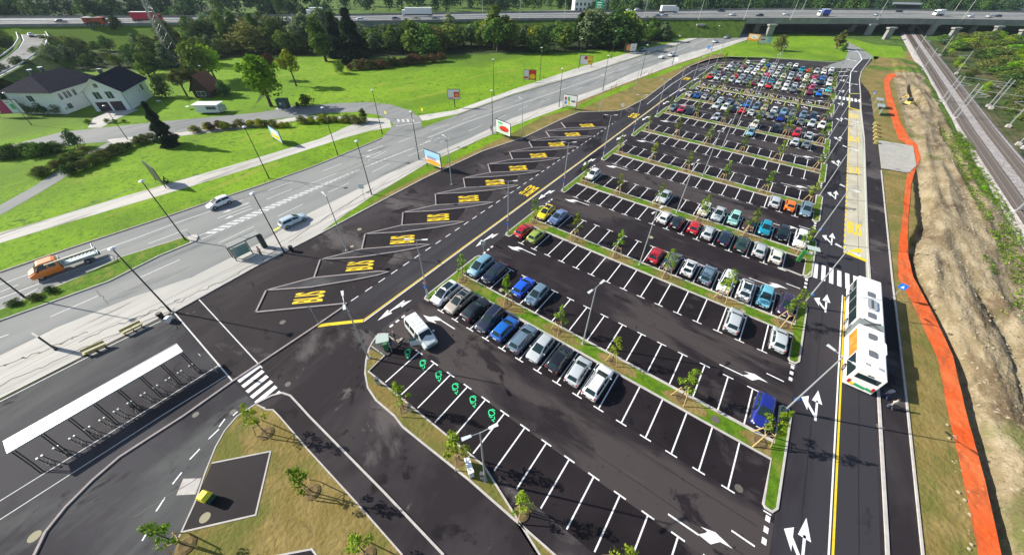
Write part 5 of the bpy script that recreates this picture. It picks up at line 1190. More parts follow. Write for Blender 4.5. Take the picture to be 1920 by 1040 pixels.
ptree(340, 118, 36, 'tall', 'olive', 1.6, 'tall olive tree beside the lattice pylon')
ptree(300, 128, 64, 'tall', 'olive', 1.5, 'pointed olive brown tree left of the lattice pylon', mx=20)
ptree(276, 118, 62, 'tall', 'pale', 1.1, 'light grey green tree near the red lorry')
ptree(205, 84, 26, 'tall', 'pale', 1.4, 'grey green tree in front of the left highway', mx=22)
ptree(240, 84, 28, 'tall', 'dark', 1.4, 'dark green tree left of the underpass', mx=22)
ptree(430, 92, 22, 'shrubby', 'pale', 1.35, 'wide grey green tree reaching above the highway', mx=22)
ptree(400, 96, 30, 'shrubby', 'dark', 1.2, 'broad dark tree under the grey green one', mx=22)
ptree(468, 80, 38, 'shrubby', 'pale', 1.1, 'grey green bushy tree near the highway edge', mx=22)
ptree(578, 96, 30, 'tall', 'pale', 1.5, 'pale willow left of the tall green tree', mx=22)
ptree(1112, 88, 12, 'broad', 'pale', 1.35, 'large drooping willow in front of the white apartment block', mx=24)
ptree(1085, 88, 22, 'tall', 'dark', 1.3, 'dark tree left of the drooping willow', mx=24)
ptree(1152, 84, 15, 'tall', 'dark', 1.6, 'dark tree right of the drooping willow', mx=24)
ptree(1170, 82, 17, 'broad', 'bright', 1.15, 'round green tree with a light yellow top by the viaduct', mx=22)
ptree(1215, 76, 38, 'shrubby', 'mid', 1.1, 'round green tree beside the viaduct abutment')
ptree(928, 92, 9, 'tall', 'mid', 1.4, 'tallest tapering green tree in the belt', mx=26)
ptree(950, 88, 28, 'tall', 'dark', 1.3, 'dark tapering tree beside the tallest green one', mx=24)
ptree(846, 86, 24, 'tall', 'pale', 1.3, 'grey green tapering tree in the middle of the belt', mx=22)
ptree(795, 92, 48, 'tall', 'pale', 1.3, 'pale leafy tree low in the belt')
ptree(768, 86, 30, 'shrubby', 'mid', 1.1, 'green tree in front of the white lorry cab')
ptree(748, 90, 50, 'broad', 'pale', 1.2, 'pale grey tree below the white lorry')
ptree(1458, 95, 62, 'shrubby', 'olive', 1.15, 'round olive tree on the lawn beyond the full car park')
ptree(1568, 92, 56, 'tall', 'olive', 1.5, 'leaning olive tree at the end of the lawn')
ptree(1580, 97, 78, 'shrubby', 'dark', .8, 'small dark shrub beside the leaning olive tree', 'shrub', 'shrub')
for (x, y, t, k, m_, w_, lb) in [(148, 276, 238, 'shrubby', 'dark', .95, 'round dark shrub at the path fork'), (576, 200, 174, 'shrubby', 'dark', 1.3, 'dark rounded bush beside the green transformer hut'), (684, 228, 203, 'tall', 'mid', 1.4, 'upright grey green bush at the junction'), (560, 202, 190, 'shrubby', 'dark', 1.1, 'small dark shrub next to the transformer hut'), (30, 292, 270, 'shrubby', 'dark', 1.5, 'dark shrub leftmost of the low bank'), (62, 292, 270, 'shrubby', 'dark', 1.5, 'dark shrub second from left in the low bank'), (95, 288, 264, 'shrubby', 'dark', 1.4, 'dark shrub right of the low bank'), (85, 213, 188, 'shrubby', 'dark', 1.9, 'dark hedge bush before the left white house'), (60, 213, 190, 'shrubby', 'dark', 1.6, 'dark hedge bush beside the pink billboard'), (115, 213, 192, 'shrubby', 'dark', 1.6, 'dark hedge bush under the left house window'), (100, 548, 536, 'shrubby', 'dark', 1.6, 'dark low bush on the median strip'), (70, 560, 550, 'shrubby', 'olive', 2.0, 'olive low bush on the median strip'), (30, 572, 562, 'shrubby', 'dark', 2.0, 'low bush at the left of the median strip')]:
    ptree(x, y, t, k, m_, w_, lb, 'shrub', 'shrub')
# low shrub lines beside the paths
def shrubline(pts, n, h, mks, label, group, spread=.6):
    A = PP(pts)
    for i in range(n):
        p = along(A, (i+rnd.uniform(.2, .8))/n); mk = rnd.choice(mks)
        tree('shrubby', mk, p.x+rnd.uniform(-spread, spread), p.y+rnd.uniform(-spread, spread), h*rnd.uniform(.7, 1.25), rnd.uniform(1.3, 1.9), f'{KD[mk]} low shrub '+label, group, 'shrub', cat='shrub')
shrubline([(128, 330), (180, 305), (240, 278), (290, 262)], 22, 1.9, ['dark', 'olive', 'mid'], 'in the ragged line beside the sloping path', 'shrubs along the sloping path')
shrubline([(75, 332), (130, 305), (165, 290)], 12, 1.9, ['olive', 'mid'], 'on the upper side of the sloping path', 'shrubs above the sloping path')
shrubline([(360, 248), (480, 236), (540, 240)], 18, 1.9, ['olive', 'red', 'yellow'], 'along the pale footpath', 'shrubs along the pale footpath')
shrubline([(565, 232), (620, 228), (680, 232)], 18, 1.9, ['olive', 'yellow', 'mid'], 'near the road junction', 'shrubs near the junction')
shrubline([(655, 132), (720, 128), (780, 120), (830, 115)], 26, 3.2, ['red', 'red', 'olive', 'dark'], 'forming the russet hedge in the meadow', 'shrubs of the russet hedge', 1.2)
shrubline([(1785, 252), (1808, 300), (1835, 370), (1850, 430), (1880, 475), (1919, 500)], 34, 1.0, ['bright', 'mid', 'olive'], 'on the slope below the ballast', 'shrubs below the ballast', 1.1)
shrubline([(1765, 95), (1810, 130), (1850, 170), (1900, 215), (1950, 265)], 34, 2.0, ['mid', 'olive', 'bright', 'dark'], 'on the scrubby bank just right of the railway', 'shrubs on the bank right of the railway', 3.5)
shrubline([(1735, 150), (1760, 200), (1778, 240)], 16, .9, ['mid', 'olive'], 'between ballast and dug earth', 'shrubs between ballast and earth', .6)
shrubline([(240, 230), (170, 232)], 4, 1.1, ['mid'], 'at the edge of the driveway', 'shrubs by the driveway')
wb = MB(); rs = random.Random(77)
for i in range(5200):
    y = rs.uniform(20, 150); x = rs.uniform(max(interp(T_mid, y)+2, interp(D2, y)+.8 if y < 78 else 36.2), 41.2)
    if noise.noise(Vector((x*.3, y*.15, 11))) < (-.02 if y < 78 else -.25) and rs.random() < .93: continue
    z = hf(min(x, 39.9), y)+.04; leaves(wb, rs, [(x, y, z, rs.uniform(.12, .4), rs.uniform(.06, .18))], 7, .2, LM[rs.choice(('mid', 'bright', 'olive'))], up=.8)
tag(wb.build('weeds'), 'low green weeds growing over the dug earth', 'weeds', kind='stuff')
shrubline([(0, 296), (45, 292), (90, 288), (118, 284)], 16, 2.6, ['dark', 'dark', 'mid'], 'in the dense dark hedge by the side road', 'shrubs of the dark hedge by the side road', .9)
# tree belt between the meadow and the highway
def inpoly(x, y, pl_):
    c = False; j = len(pl_)-1
    for i in range(len(pl_)):
        if (pl_[i][1] > y) != (pl_[j][1] > y) and x < (pl_[j][0]-pl_[i][0])*(y-pl_[i][1])/(pl_[j][1]-pl_[i][1])+pl_[i][0]: c = not c
        j = i
    return c
def ramp(tab, x): return interp(tab, x)
def scatter(poly, n, mind, sky_, kinds_, label, group, mx=15, mn=2.5, wd=(1.0, 1.5), seed=1, front=None):
    rs = random.Random(seed); out = []; xs = [p[0] for p in poly]; ysp = [p[1] for p in poly]; tries = 0
    A = PP(poly); wx = [p.x for p in A]; wy = [p.y for p in A]; W2 = [(p.x, p.y) for p in A]
    while len(out) < n and tries < n*60:
        tries += 1; x, y = rs.uniform(min(wx), max(wx)), rs.uniform(min(wy), max(wy))
        if not inpoly(x, y, W2) or any((x-a)**2+(y-b)**2 < mind**2 for a, b in out): continue
        out.append((x, y)); px, py = Q((x, y, 0)); kd, mk = rs.choice(kinds_); h = min(mx, h_to(px, py, ramp(sky_, px), mx))*rs.uniform(.6, 1.0); h = max(mn, h)
        tree(kd, mk, x, y, h, rs.uniform(*wd), f'{KD[mk]} {"tree" if h > 4.7 else "bush"} '+label, group, 'tree' if h > 4.7 else 'bush', cat='tree' if h > 4.7 else 'bush')
SKY1 = [(330, 40), (380, 28), (420, 22), (470, 30), (500, 40), (520, 46), (560, 40), (590, 28), (640, 24), (680, 40), (700, 46), (740, 40), (760, 26), (800, 26), (830, 40), (870, 36), (900, 32), (930, 24), (980, 40), (1010, 36), (1060, 30), (1090, 14), (1130, 12), (1160, 14), (1200, 20), (1240, 38), (1290, 56)]
MIX = [('shrubby', 'dark'), ('shrubby', 'mid'), ('tall', 'mid'), ('tall', 'pale'), ('shrubby', 'olive'), ('broad', 'pale'), ('tall', 'pale'), ('shrubby', 'mid'), ('shrubby', 'dark'), ('broad', 'mid'), ('tall', 'mid'), ('shrubby', 'yellow'), ('shrubby', 'dark'), ('tall', 'olive'), ('shrubby', 'olive')]
scatter([(440, 106), (560, 104), (700, 108), (800, 104), (950, 99), (1060, 97), (1180, 90), (1262, 76), (1290, 66), (1225, 57), (1060, 64), (900, 66), (660, 70), (440, 78)], 150, 3.4, SKY1, MIX, 'in the dense belt between meadow and highway', 'trees of the belt before the highway', mx=17, seed=5, wd=(1.2, 1.9))
scatter([(372, 98), (470, 96), (640, 100), (650, 78), (520, 76), (372, 80)], 26, 5.0, [(370, 22), (420, 14), (480, 18), (510, 30), (560, 18), (600, 8), (650, 14)], MIX[:6], 'in the tall group hiding the highway left of the spruces', 'tall trees left of the spruces', seed=15, mx=23, mn=12, wd=(1.0, 1.35))
scatter([(0, 186), (20, 150), (60, 120), (130, 108), (200, 100), (246, 96), (330, 118), (440, 104), (440, 80), (340, 76), (330, 128), (300, 152), (262, 140), (200, 122), (120, 132), (60, 152)], 60, 4.0, [(0, 112), (60, 104), (90, 80), (120, 74), (160, 92), (200, 96), (240, 92), (262, 70), (300, 70), (440, 50)], MIX[:6]+[('shrubby', 'dark')]*2, 'in the wood behind the white houses', 'trees behind the white houses', seed=8, wd=(1.2, 1.7))
scatter([(-120, 150), (0, 120), (30, 100), (24, 56), (-40, 60), (-160, 90)], 30, 5, [(0, 30), (60, 60)], [('shrubby', 'dark'), ('shrubby', 'mid')], 'at the left edge beyond the slip road', 'trees left of the slip road', seed=9, mx=14)
scatter([(85, 72), (110, 80), (170, 96), (230, 90), (200, 100), (120, 112), (80, 100)], 16, 4, [(0, 60), (300, 64)], [('shrubby', 'dark'), ('shrubby', 'olive')], 'around the curved slip road', 'trees around the slip road', seed=10, mx=9)
RSKY = [(1700, 60), (1760, 68), (1800, 60), (1840, 44), (1870, 38), (1919, 55), (2000, 60)]
scatter([(1738, 80), (1800, 71), (1860, 66), (1925, 84), (2000, 92), (2080, 330), (1935, 250), (1880, 160), (1830, 112), (1775, 90)], 120, 3.6, [(1700, -40), (2000, -40)], [('shrubby', 'mid'), ('shrubby', 'bright'), ('shrubby', 'olive'), ('shrubby', 'dark'), ('broad', 'mid')], 'on the bank right of the railway', 'bushes and trees right of the railway', seed=12, mx=4.6, mn=2.6, wd=(1.9, 2.9))
# beyond the highway
fn = [(along(FE, i/40), (along(FE, i/40)-along(NE, i/40)).normalized()) for i in range(41)]
def beyond(n, d0_, d1_, t0, t1, kinds_, h0, h1, label, group, seed, mind=7):
    rs = random.Random(seed); out = []; tr_ = 0
    while len(out) < n and tr_ < n*40:
        tr_ += 1; t = rs.uniform(t0, t1); p = along(FE, t); q = along(NE, t); nn = (p-q).normalized(); d = rs.uniform(d0_, d1_); u = p+nn*d
        if any((u.x-a)**2+(u.y-b)**2 < mind**2 for a, b in out): continue
        if 34 < u.x < 56: continue
        out.append((u.x, u.y)); kd, mk = rs.choice(kinds_); h = rs.uniform(h0, h1)
        tree(kd, mk, u.x, u.y, h, rs.uniform(1.1, 1.6), f'{KD[mk]} tree '+label, group)
DK = [('shrubby', 'dark'), ('tall', 'dark'), ('broad', 'dark'), ('shrubby', 'mid'), ('tall', 'conifer') if 0 else ('broad', 'mid')]
0 and beyond(70, 6, 60, 0.0, .34, DK, 12, 17, 'in the dark wood beyond the left highway', 'trees beyond the left highway', 21)
0 and beyond(36, 34, 90, .24, .47, DK+[('shrubby', 'pale'), ('shrubby', 'olive')], 7, 12, 'beyond the junction behind the highway', 'trees beyond the junction', 22)
0 and beyond(90, 10, 70, .60, .98, DK, 11, 17, 'in the dark wood beyond the viaduct', 'trees beyond the viaduct', 23)
fb = MB(); rs = random.Random(31)
for i in range(760):
    t = rs.random(); p = along(FE, t); q = along(NE, t); nn = (p-q).normalized(); near_ = i < 300; lo_ = 9 if not .24 < t < .47 else 62
    u = p+nn*(rs.uniform(lo_, lo_+50) if near_ else rs.uniform(lo_+45, 330)); h = rs.uniform(9, 17); r = rs.uniform(2.5, 4.8)*(1 if near_ else 1.5)
    if 36 < u.x < 54: continue
    bl_ = [(u.x+rs.uniform(-.5, .5)*r, u.y+rs.uniform(-.5, .5)*r, h*rs.uniform(.35, .8), r*rs.uniform(.5, .8), h*rs.uniform(.2, .35)) for _ in range(4)]
    leaves(fb, rs, bl_, 330 if near_ else 110, 1.1 if near_ else 2.4, LM[rs.choice(('far', 'far', 'far', 'dark'))], inner=.05, up=.6)
tag(fb.build('forest'), 'dark far wood behind the highway', 'forest', kind='stuff')
fl = MB(); S_ = [p+n_*4 for p, n_ in fn]; T_ = [p+n_*60 for p, n_ in fn]
sheet('forest_floor', [(p.x, p.y) for p in [fn[i][0]+fn[i][1]*60 for i in range(0, 41, 4)]]+[(-400, 2600), (-2400, 900), (-900, -200)][::1], .03, M_floor) if 0 else None
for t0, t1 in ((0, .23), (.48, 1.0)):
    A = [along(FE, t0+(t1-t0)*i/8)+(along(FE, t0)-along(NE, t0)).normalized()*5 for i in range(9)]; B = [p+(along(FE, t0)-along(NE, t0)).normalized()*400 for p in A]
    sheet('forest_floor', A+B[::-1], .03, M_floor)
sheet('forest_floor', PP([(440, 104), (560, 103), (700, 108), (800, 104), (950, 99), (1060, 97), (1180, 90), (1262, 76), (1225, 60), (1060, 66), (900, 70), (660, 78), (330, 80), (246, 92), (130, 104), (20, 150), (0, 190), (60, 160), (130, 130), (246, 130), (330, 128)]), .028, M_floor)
# slip roads and lawns behind the highway
def off_strip(name, t0, t1, a, b, m, z):
    A = [along(FE, t0+(t1-t0)*i/10)+(along(FE, .45)-along(NE, .45)).normalized()*(a[0]+(a[1]-a[0])*i/10) for i in range(11)]; B = [along(FE, t0+(t1-t0)*i/10)+(along(FE, .45)-along(NE, .45)).normalized()*(b[0]+(b[1]-b[0])*i/10) for i in range(11)]
    mb = MB()
    for i in range(10): mb.poly([(A[i].x, A[i].y, z), (A[i+1].x, A[i+1].y, z), (B[i+1].x, B[i+1].y, z), (B[i].x, B[i].y, z)], m)
    S(mb.build(name))
off_strip('meadow', .24, .49, (1, 1), (46, 46), M_lawn, 4.6)
off_strip('slip_road', .36, .49, (20, 4), (30, 13), M_deck, 5.0)
off_strip('slip_road', .18, .38, (20, 26), (29, 38), M_deck, 5.2)
off_strip('slip_road', .37, .50, (26, 36), (38, 48), M_deck, 5.1)
b = MB()
for i in range(10):
    A = [along(FE, .24+.25*k/10)+(along(FE, .45)-along(NE, .45)).normalized()*46 for k in range(11)]
    a, c = A[i], A[i+1]; n_ = (along(FE, .45)-along(NE, .45)).normalized()*14
    b.poly([(a.x, a.y, 4.6), (c.x, c.y, 4.6), (c.x+n_.x, c.y+n_.y, -.1), (a.x+n_.x, a.y+n_.y, -.1)], M_rough)
S(b.build('highway_embankment'))
# curved slip road at the far left
mb = MB(); sr = PP([(14, 48), (40, 53), (60, 62), (66, 74), (60, 88), (44, 103), (10, 125), (-40, 150)], 5); SZ = 5.0; strip(mb, sr, 7.5, SZ, M_deck); ol, orr = offs(sr, 4.6), offs(sr, -4.6); ol2, or2 = offs(sr, 11), offs(sr, -11)
for A_, B2_ in ((ol, ol2), (or2, orr)):
    za, zb = (SZ, -.1) if A_ is ol else (-.1, SZ)
    for i in range(len(sr)-1): mb.poly([(A_[i].x, A_[i].y, za), (B2_[i].x, B2_[i].y, zb), (B2_[i+1].x, B2_[i+1].y, zb), (A_[i+1].x, A_[i+1].y, za)], M_rough)
strip(mb, offs(sr, 3.4), .3, SZ+.02, M_roadwhite); strip(mb, offs(sr, -3.4), .3, SZ+.02, M_roadwhite); strip(mb, sr, 9.2, SZ-.03, M_rough)
if 1: pass; S(mb.build('slip_road'))
for d_ in (4.4, -4.4):
    b = MB(); o_ = offs(sr, d_)
    for u, v in zip(o_[:-1], o_[1:]): b.tube((u.x, u.y, SZ+.7), (v.x, v.y, SZ+.7), .2, M_galv, n=5)
    tag(b.build('crash_barrier'), ('outer' if d_ > 0 else 'inner')+' steel crash barrier of the curved slip road', 'crash barrier')

# young trees with stakes
def young(seed):
    rs = random.Random(seed*7+1); e = empty('young_tree'); t = MB(); lean = rs.uniform(-.15, .15)
    t.tube((0, 0, 0), (lean*.5, .05, 2.4), .045, M_bark, r2=.035, n=6); t.tube((lean*.5, .05, 2.4), (lean, .1, 4.3), .035, M_bark, r2=.012, n=6)
    blobs = []
    for i in range(9):
        a = i*2.4+rs.uniform(-.4, .4); z = 2.15+2.5*(i/8); r = (.62-.45*(i/8))*rs.uniform(.6, 1.25); p = (lean+r*math.cos(a), r*math.sin(a), z); blobs.append((*p, rs.uniform(.2, .40)*(1.15-.4*i/8), rs.uniform(.24, .44)))
        t.tube((lean*.6, .05, z-.35), p, .015, M_bark, r2=.006, n=4)
    t.build('trunk', e); c = MB(); leaves(c, rs, blobs, 400, .19, LM['young'], inner=.3, up=.1); c.build('crown', e)
    for k in range(3):
        a = k*2.094+.4; x, y = .62*math.cos(a), .62*math.sin(a); s = MB(); s.tube((x*1.25, y*1.25, 0), (x*.62, y*.62, 1.75), .045, M_wood, n=6); s.build('stake', e)
        a2 = a+2.094; s = MB(); s.tube((x*.66, y*.66, 1.55), (.41*math.cos(a2), .41*math.sin(a2), 1.55), .03, M_wood, n=4); s.build('cross_bar', e)
    m = MB(); m.mesh([(.62*math.cos(t_), .62*math.sin(t_), .0) for t_ in [6.28*i/12 for i in range(12)]]+[(.40*math.cos(t_), .40*math.sin(t_), .09) for t_ in [6.28*i/12 for i in range(12)]]+[(0, 0, .02)], [(i, (i+1) % 12, 12+(i+1) % 12, 12+i) for i in range(12)]+[(12+i, 12+(i+1) % 12, 24) for i in range(12)], mat('mulch', (.17, .12, .045), (.12, .085, .035), scale=4, rough=1)); m.build('watering_ring', e)
    return e
YP = []
def put_young(x, y, label, z=.13, big=1.0):
    k = rnd.randrange(5) if len(YP) >= 5 else len(YP)
    if len(YP) <= k: e = young(k); YP.append(e); KIDS[e] = [q for q in bpy.data.objects if q.parent == e]; [KIDS.setdefault(q, []) for q in KIDS[e]]
    else: e = copy_tree(YP[k])
    e.location = (x, y, z); e.rotation_euler = (0, 0, rnd.uniform(0, 6.28)); s = rnd.uniform(.85, 1.08)*big; e.scale = (s*1.1, s*1.1, s); tag(e, label, 'young tree', 'staked young trees on the planted islands')
for n, I in enumerate(CUR[:10]):
    for k, tx in enumerate(TREEX):
        put_young(LX(tx, I)+rnd.uniform(-.2, .2), I+.1, f'staked young tree, {ORD[k]} from the left on the {ORD[n]} planted island', .13, 1.12 if k == 5 and n < 2 else 1)
for (x, y, lb) in [(758, 768, 'staked young tree by the info posts in the charging verge'), (862, 862, 'staked young tree left of the white cabinet'), (978, 962, 'bright staked young tree in the long verge below the bays'), (1150, 1062, 'bright young tree at the bottom edge of the verge'), (500, 812, 'staked young tree at the top of the soil triangle'), (586, 922, 'staked young tree in the middle of the soil triangle'), (690, 1040, 'staked young tree at the bottom right of the soil'), (350, 1022, 'dark young tree at the kerb in the bottom left corner')]:
    p = P(x, y); put_young(p.x, p.y, lb, .10, 1.1)

# ------------------------------------------------------------------ houses
def quad(b, pts, m): b.poly(pts, m)
def wallpanel(parent, nm, o, u, a, b_, z0, z1, m, off=.03):
    """rectangle on a wall starting at o running along u; outward = u rotated -90"""
    n_ = Vector((u.y, -u.x, 0)); pts = [o+u*a, o+u*b_]
    return panel(parent, nm, [(pts[0]+n_*off+Vector((0, 0, z0))), (pts[1]+n_*off+Vector((0, 0, z0))), (pts[1]+n_*off+Vector((0, 0, z1))), (pts[0]+n_*off+Vector((0, 0, z1)))], m)
M_win = mat('dark_window', (.03, .06, .06), rough=.1)
M_gar = mat('garage_door', (.045, .025, .04), rough=.6)
def window(parent, o, u, a, b_, z0, z1, m=None):
    f = wallpanel(parent, 'window', o, u, a, b_, z0, z1, m or M_win, .03)
    n_ = Vector((u.y, -u.x, 0)); fr = MB()
    for (p0, p1, q0, q1) in ((a-.08, b_+.08, z1, z1+.1), (a-.08, b_+.08, z0-.1, z0), (a-.08, a, z0, z1), (b_, b_+.08, z0, z1), ((a+b_)/2-.04, (a+b_)/2+.04, z0, z1)):
        fr.poly([o+u*p0+n_*.05+Vector((0, 0, q0)), o+u*p1+n_*.05+Vector((0, 0, q0)), o+u*p1+n_*.05+Vector((0, 0, q1)), o+u*p0+n_*.05+Vector((0, 0, q1))], M_offw)
    fr.build('frame', f)
# gabled white house with garages
e = empty('house', (0, 0, 0), 0, 'white house with a dark gabled roof and two garage doors', 'house')
c0 = Vector((-155.4, 16.5, 0)); u = Vector((.62, .785, 0)).normalized(); v = Vector((-u.y, u.x, 0)); Wd, Dp, He, Hr = 8.4, 13.5, 5.3, 8.4
b = MB(); A, B_ = c0, c0+u*Wd; Cc, Dd = B_+v*Dp, A+v*Dp; zz = lambda p, z: (p.x, p.y, z)
b.poly([zz(A, 0), zz(B_, 0), zz(B_, He), zz(A.lerp(B_, .5), Hr-.1), zz(A, He)], M_wall); b.poly([zz(B_, 0), zz(Cc, 0), zz(Cc, He), zz(B_, He)], M_wall); b.poly([zz(Cc, 0), zz(Dd, 0), zz(Dd, He), zz(Cc.lerp(Dd, .5), Hr-.1), zz(Cc, He)], M_wall); b.poly([zz(Dd, 0), zz(A, 0), zz(A, He), zz(Dd, He)], M_wall); b.build('wall', e)
b = MB(); o1 = .9
F0, F1 = A.lerp(B_, .5)-v*1.1, A.lerp(B_, .5)+v*(Dp+.6)
for s_, E_ in ((1, B_+u*o1), (-1, A-u*o1)):
    p0, p1 = E_-v*1.1, E_+v*(Dp+.6); ze = He-.55
    q = [zz(F0, Hr), zz(p0, ze), zz(p1, ze), zz(F1, Hr)]; q = q if s_ > 0 else q[::-1]
    b.poly(q, M_roof); b.poly([(x, y, z-.18) for x, y, z in q][::-1], M_offw)
    b.poly([zz(F0, Hr), zz(F0, Hr-.2), zz(p0, ze-.2), zz(p0, ze)][::s_], M_offw)
rf = b.build('roof', e)
b = MB(); cpos = F0.lerp(F1, .45)-u*.6; b.box((cpos.x, cpos.y, Hr+.2), (.8, .6, 1.2), M_trim, rz=math.atan2(u.y, u.x)); b.box((cpos.x, cpos.y, Hr+.85), (1.0, .8, .12), M_galv, rz=math.atan2(u.y, u.x)); b.build('chimney', rf)
for a_ in (1.9, 4.7): window(e, A, u, a_, a_+1.5, 3.2, 4.9)
window(e, A, u, 3.3, 4.1, 6.0, 6.9); window(e, B_, v, 9.6, 10.8, 2.6, 4.0); window(e, B_, v, 8.0, 8.3, 2.6, 3.1)
for a_ in (1.0, 4.3): wallpanel(e, 'garage_door', A, u, a_, a_+2.8, .05, 2.4, M_gar)
for p_ in (A, B_): b = MB(); b.tube(zz(p_-v*.08, 0), zz(p_-v*.08, He-.2), .06, M_trim); b.build('downpipe', e)
# broad white house with a dark hipped roof
e = empty('house', (0, 0, 0), 0, 'broad white house with a dark hipped roof behind the hedge', 'house')
c0 = Vector((-169.2, 3.6, 0)); u = Vector((.8, .6, 0)); v = Vector((-.6, .8, 0)); Wd, Dp, He, Hr = 12.4, 14.5, 5.6, 8.6
A, B_ = c0, c0+u*Wd; Cc, Dd = B_+v*Dp, A+v*Dp
b = MB()
for p_, q_ in ((A, B_), (B_, Cc), (Cc, Dd), (Dd, A)): b.poly([zz(p_, 0), zz(q_, 0), zz(q_, He), zz(p_, He)], M_wall)
b.build('wall', e); b = MB(); o_ = .9
a0, b0, c1, d1 = A-u*o_-v*o_, B_+u*o_-v*o_, Cc+u*o_+v*o_, Dd-u*o_+v*o_; r0, r1 = A.lerp(B_, .5)+v*3.8, A.lerp(B_, .5)+v*(Dp-1.5); ze = He-.1
b.poly([zz(a0, ze), zz(b0, ze), zz(r0, Hr)], M_roof); b.poly([zz(b0, ze), zz(c1, ze), zz(r1, Hr), zz(r0, Hr)], M_roof); b.poly([zz(c1, ze), zz(d1, ze), zz(r1, Hr)], M_roof); b.poly([zz(d1, ze), zz(a0, ze), zz(r0, Hr), zz(r1, Hr)], M_roof); b.poly([zz(a0, ze-.02), zz(d1, ze-.02), zz(c1, ze-.02), zz(b0, ze-.02)], M_offw)
rf = b.build('roof', e)
for t_ in (.3, .62): b = MB(); p_ = r0.lerp(r1, t_)-u*2.2; b.box((p_.x, p_.y, Hr-.2), (.7, .7, 1.6), M_trim); b.box((p_.x, p_.y, Hr+.7), (.95, .95, .14), M_offw); b.build('chimney', rf)
window(e, A, u, 5.2, 6.7, 3.2, 4.6); window(e, A, u, 6.2, 7.8, .6, 2.0)
for a_ in (1.2, 2.7, 3.8, 5.4): window(e, B_, v, a_, a_+.8, 3.3, 4.8)
window(e, B_, v, 1.6, 2.8, .9, 2.1)
# small brown hut with a red roof
e = empty('hut', (0, 0, 0), 0, 'small brown hut with a steep red roof behind the big tree', 'hut')
A = Vector((-149.0, 38.6, 0)); u = Vector((.8, .6, 0)); v = Vector((-.6, .8, 0)); B_ = A+u*5.2; Dp = 6; Cc, Dd = B_+v*Dp, A+v*Dp; He, Hr = 2.4, 6.2
b = MB(); b.poly([zz(A, 0), zz(B_, 0), zz(B_, He), zz(A.lerp(B_, .5), Hr), zz(A, He)], M_brown); b.poly([zz(B_, 0), zz(Cc, 0), zz(Cc, He), zz(B_, He)], M_brown); b.poly([zz(Dd, 0), zz(A, 0), zz(A, He), zz(Dd, He)], M_brown); b.poly([zz(Cc, 0), zz(Dd, 0), zz(Dd, He), zz(Cc.lerp(Dd, .5), Hr), zz(Cc, He)], M_brown); b.build('wall', e)
b = MB(); F0, F1 = A.lerp(B_, .5)-v*.6, A.lerp(B_, .5)+v*(Dp+.4)
for s_, E_ in ((1, B_+u*.6), (-1, A-u*.6)):
    q = [zz(F0, Hr+.1), zz(E_-v*.6, He-.6), zz(E_+v*(Dp+.4), He-.6), zz(F1, Hr+.1)][::s_]; b.poly(q, M_terra); b.poly([(x, y, z-.12) for x, y, z in q][::-1], M_brown)
b.build('roof', e); window(e, A, u, 1.2, 3.6, .5, 1.7); wallpanel(e, 'door', A, u, 3.9, 4.8, .05, 2.0, M_gar)
# white trailer stall
e = empty('trailer', (-130.3, 35.6, 0), math.atan2(4, 4.6), 'white trailer stall with a flat white roof standing on the grass', 'trailer')
b = MB(); b.box((0, 0, 1.35), (6.0, 2.6, 1.9), M_offw); b.build('body', e)
b = MB(); b.box((-.2, .2, 2.42), (6.8, 3.4, .1), M_bright); b.build('roof', e)
b = MB(); b.box((1.2, -1.31, 1.6), (2.6, .03, .8), M_trim); b.build('counter', e)
b = MB(); b.box((3.4, 0, 1.2), (.9, 2.2, 1.4), M_galv); b.build('side_unit', e)
wheels(e, (-.8, .8), (-.9, .9), .3, .2)
for i, (x, y, lb) in enumerate([(354, 205, 'white garden table left of the trailer stall'), (300, 194, 'white garden chair on the shaded lawn')]):
    p = P(x, y); e = empty('garden_table', (p.x, p.y, 0), .4*i, lb, 'table'); b = MB(); b.box((0, 0, .74), (1.2, .8, .06), M_offw); b.build('table_top', e)
    for sx in (-.5, .5):
        for sy in (-.3, .3): b = MB(); b.tube((sx, sy, 0), (sx, sy, .72), .03, M_offw); b.build('leg', e)
# green transformer hut
p = P(534, 203); e = empty('transformer_hut', (p.x, p.y, 0), R(40), 'dark green transformer hut with a small white sign on a concrete slab', 'utility hut')
M_dg = mat('dark_green_steel', (.012, .07, .05), rough=.6)
b = MB(); b.box((0, 0, 1.25), (2.8, 2.0, 2.3), M_dg); b.build('cabinet', e); b = MB(); b.box((0, 0, 2.45), (3.1, 2.3, .12), M_dg); b.build('roof', e)
b = MB(); b.box((0, 0, .06), (4.4, 3.4, .12), M_kerb); b.build('slab', e); b = MB(); b.box((-.3, -1.02, 1.5), (.4, .03, .5), M_offw); b.build('sign', e); b = MB(); b.box((.6, -1.02, 1.1), (.9, .03, 1.9), M_trim); b.build('door', e)
# lattice pylon
e = empty('lattice_pylon', (0, 0, 0), 0, 'tall dark lattice pylon between the trees by the underpass', 'pylon'); p = P(336, 122); e.location = (p.x, p.y, 0)
b = MB(); Mp = mat('pylon_steel', (.20, .23, .22), rough=.5, metal=.3); hh = 24
def pc(z, sx, sy): w_ = 2.1*(1-z/hh*.8); return (sx*w_, sy*w_, z)
for sx in (-1, 1):
    for sy in (-1, 1): b.tube(pc(0, sx, sy), pc(hh, sx, sy), .17, Mp, n=4)
for i in range(9):
    z0, z1 = hh*i/9, hh*(i+1)/9
    for (a1, a2) in (((-1, -1), (1, -1)), ((1, -1), (1, 1)), ((1, 1), (-1, 1)), ((-1, 1), (-1, -1))):
        b.tube(pc(z0, *a1), pc(z1, *a2), .09, Mp, n=4); b.tube(pc(z0, *a2), pc(z1, *a1), .09, Mp, n=4); b.tube(pc(z1, *a1), pc(z1, *a2), .05, Mp, n=4)
b.build('lattice', e); b = MB()
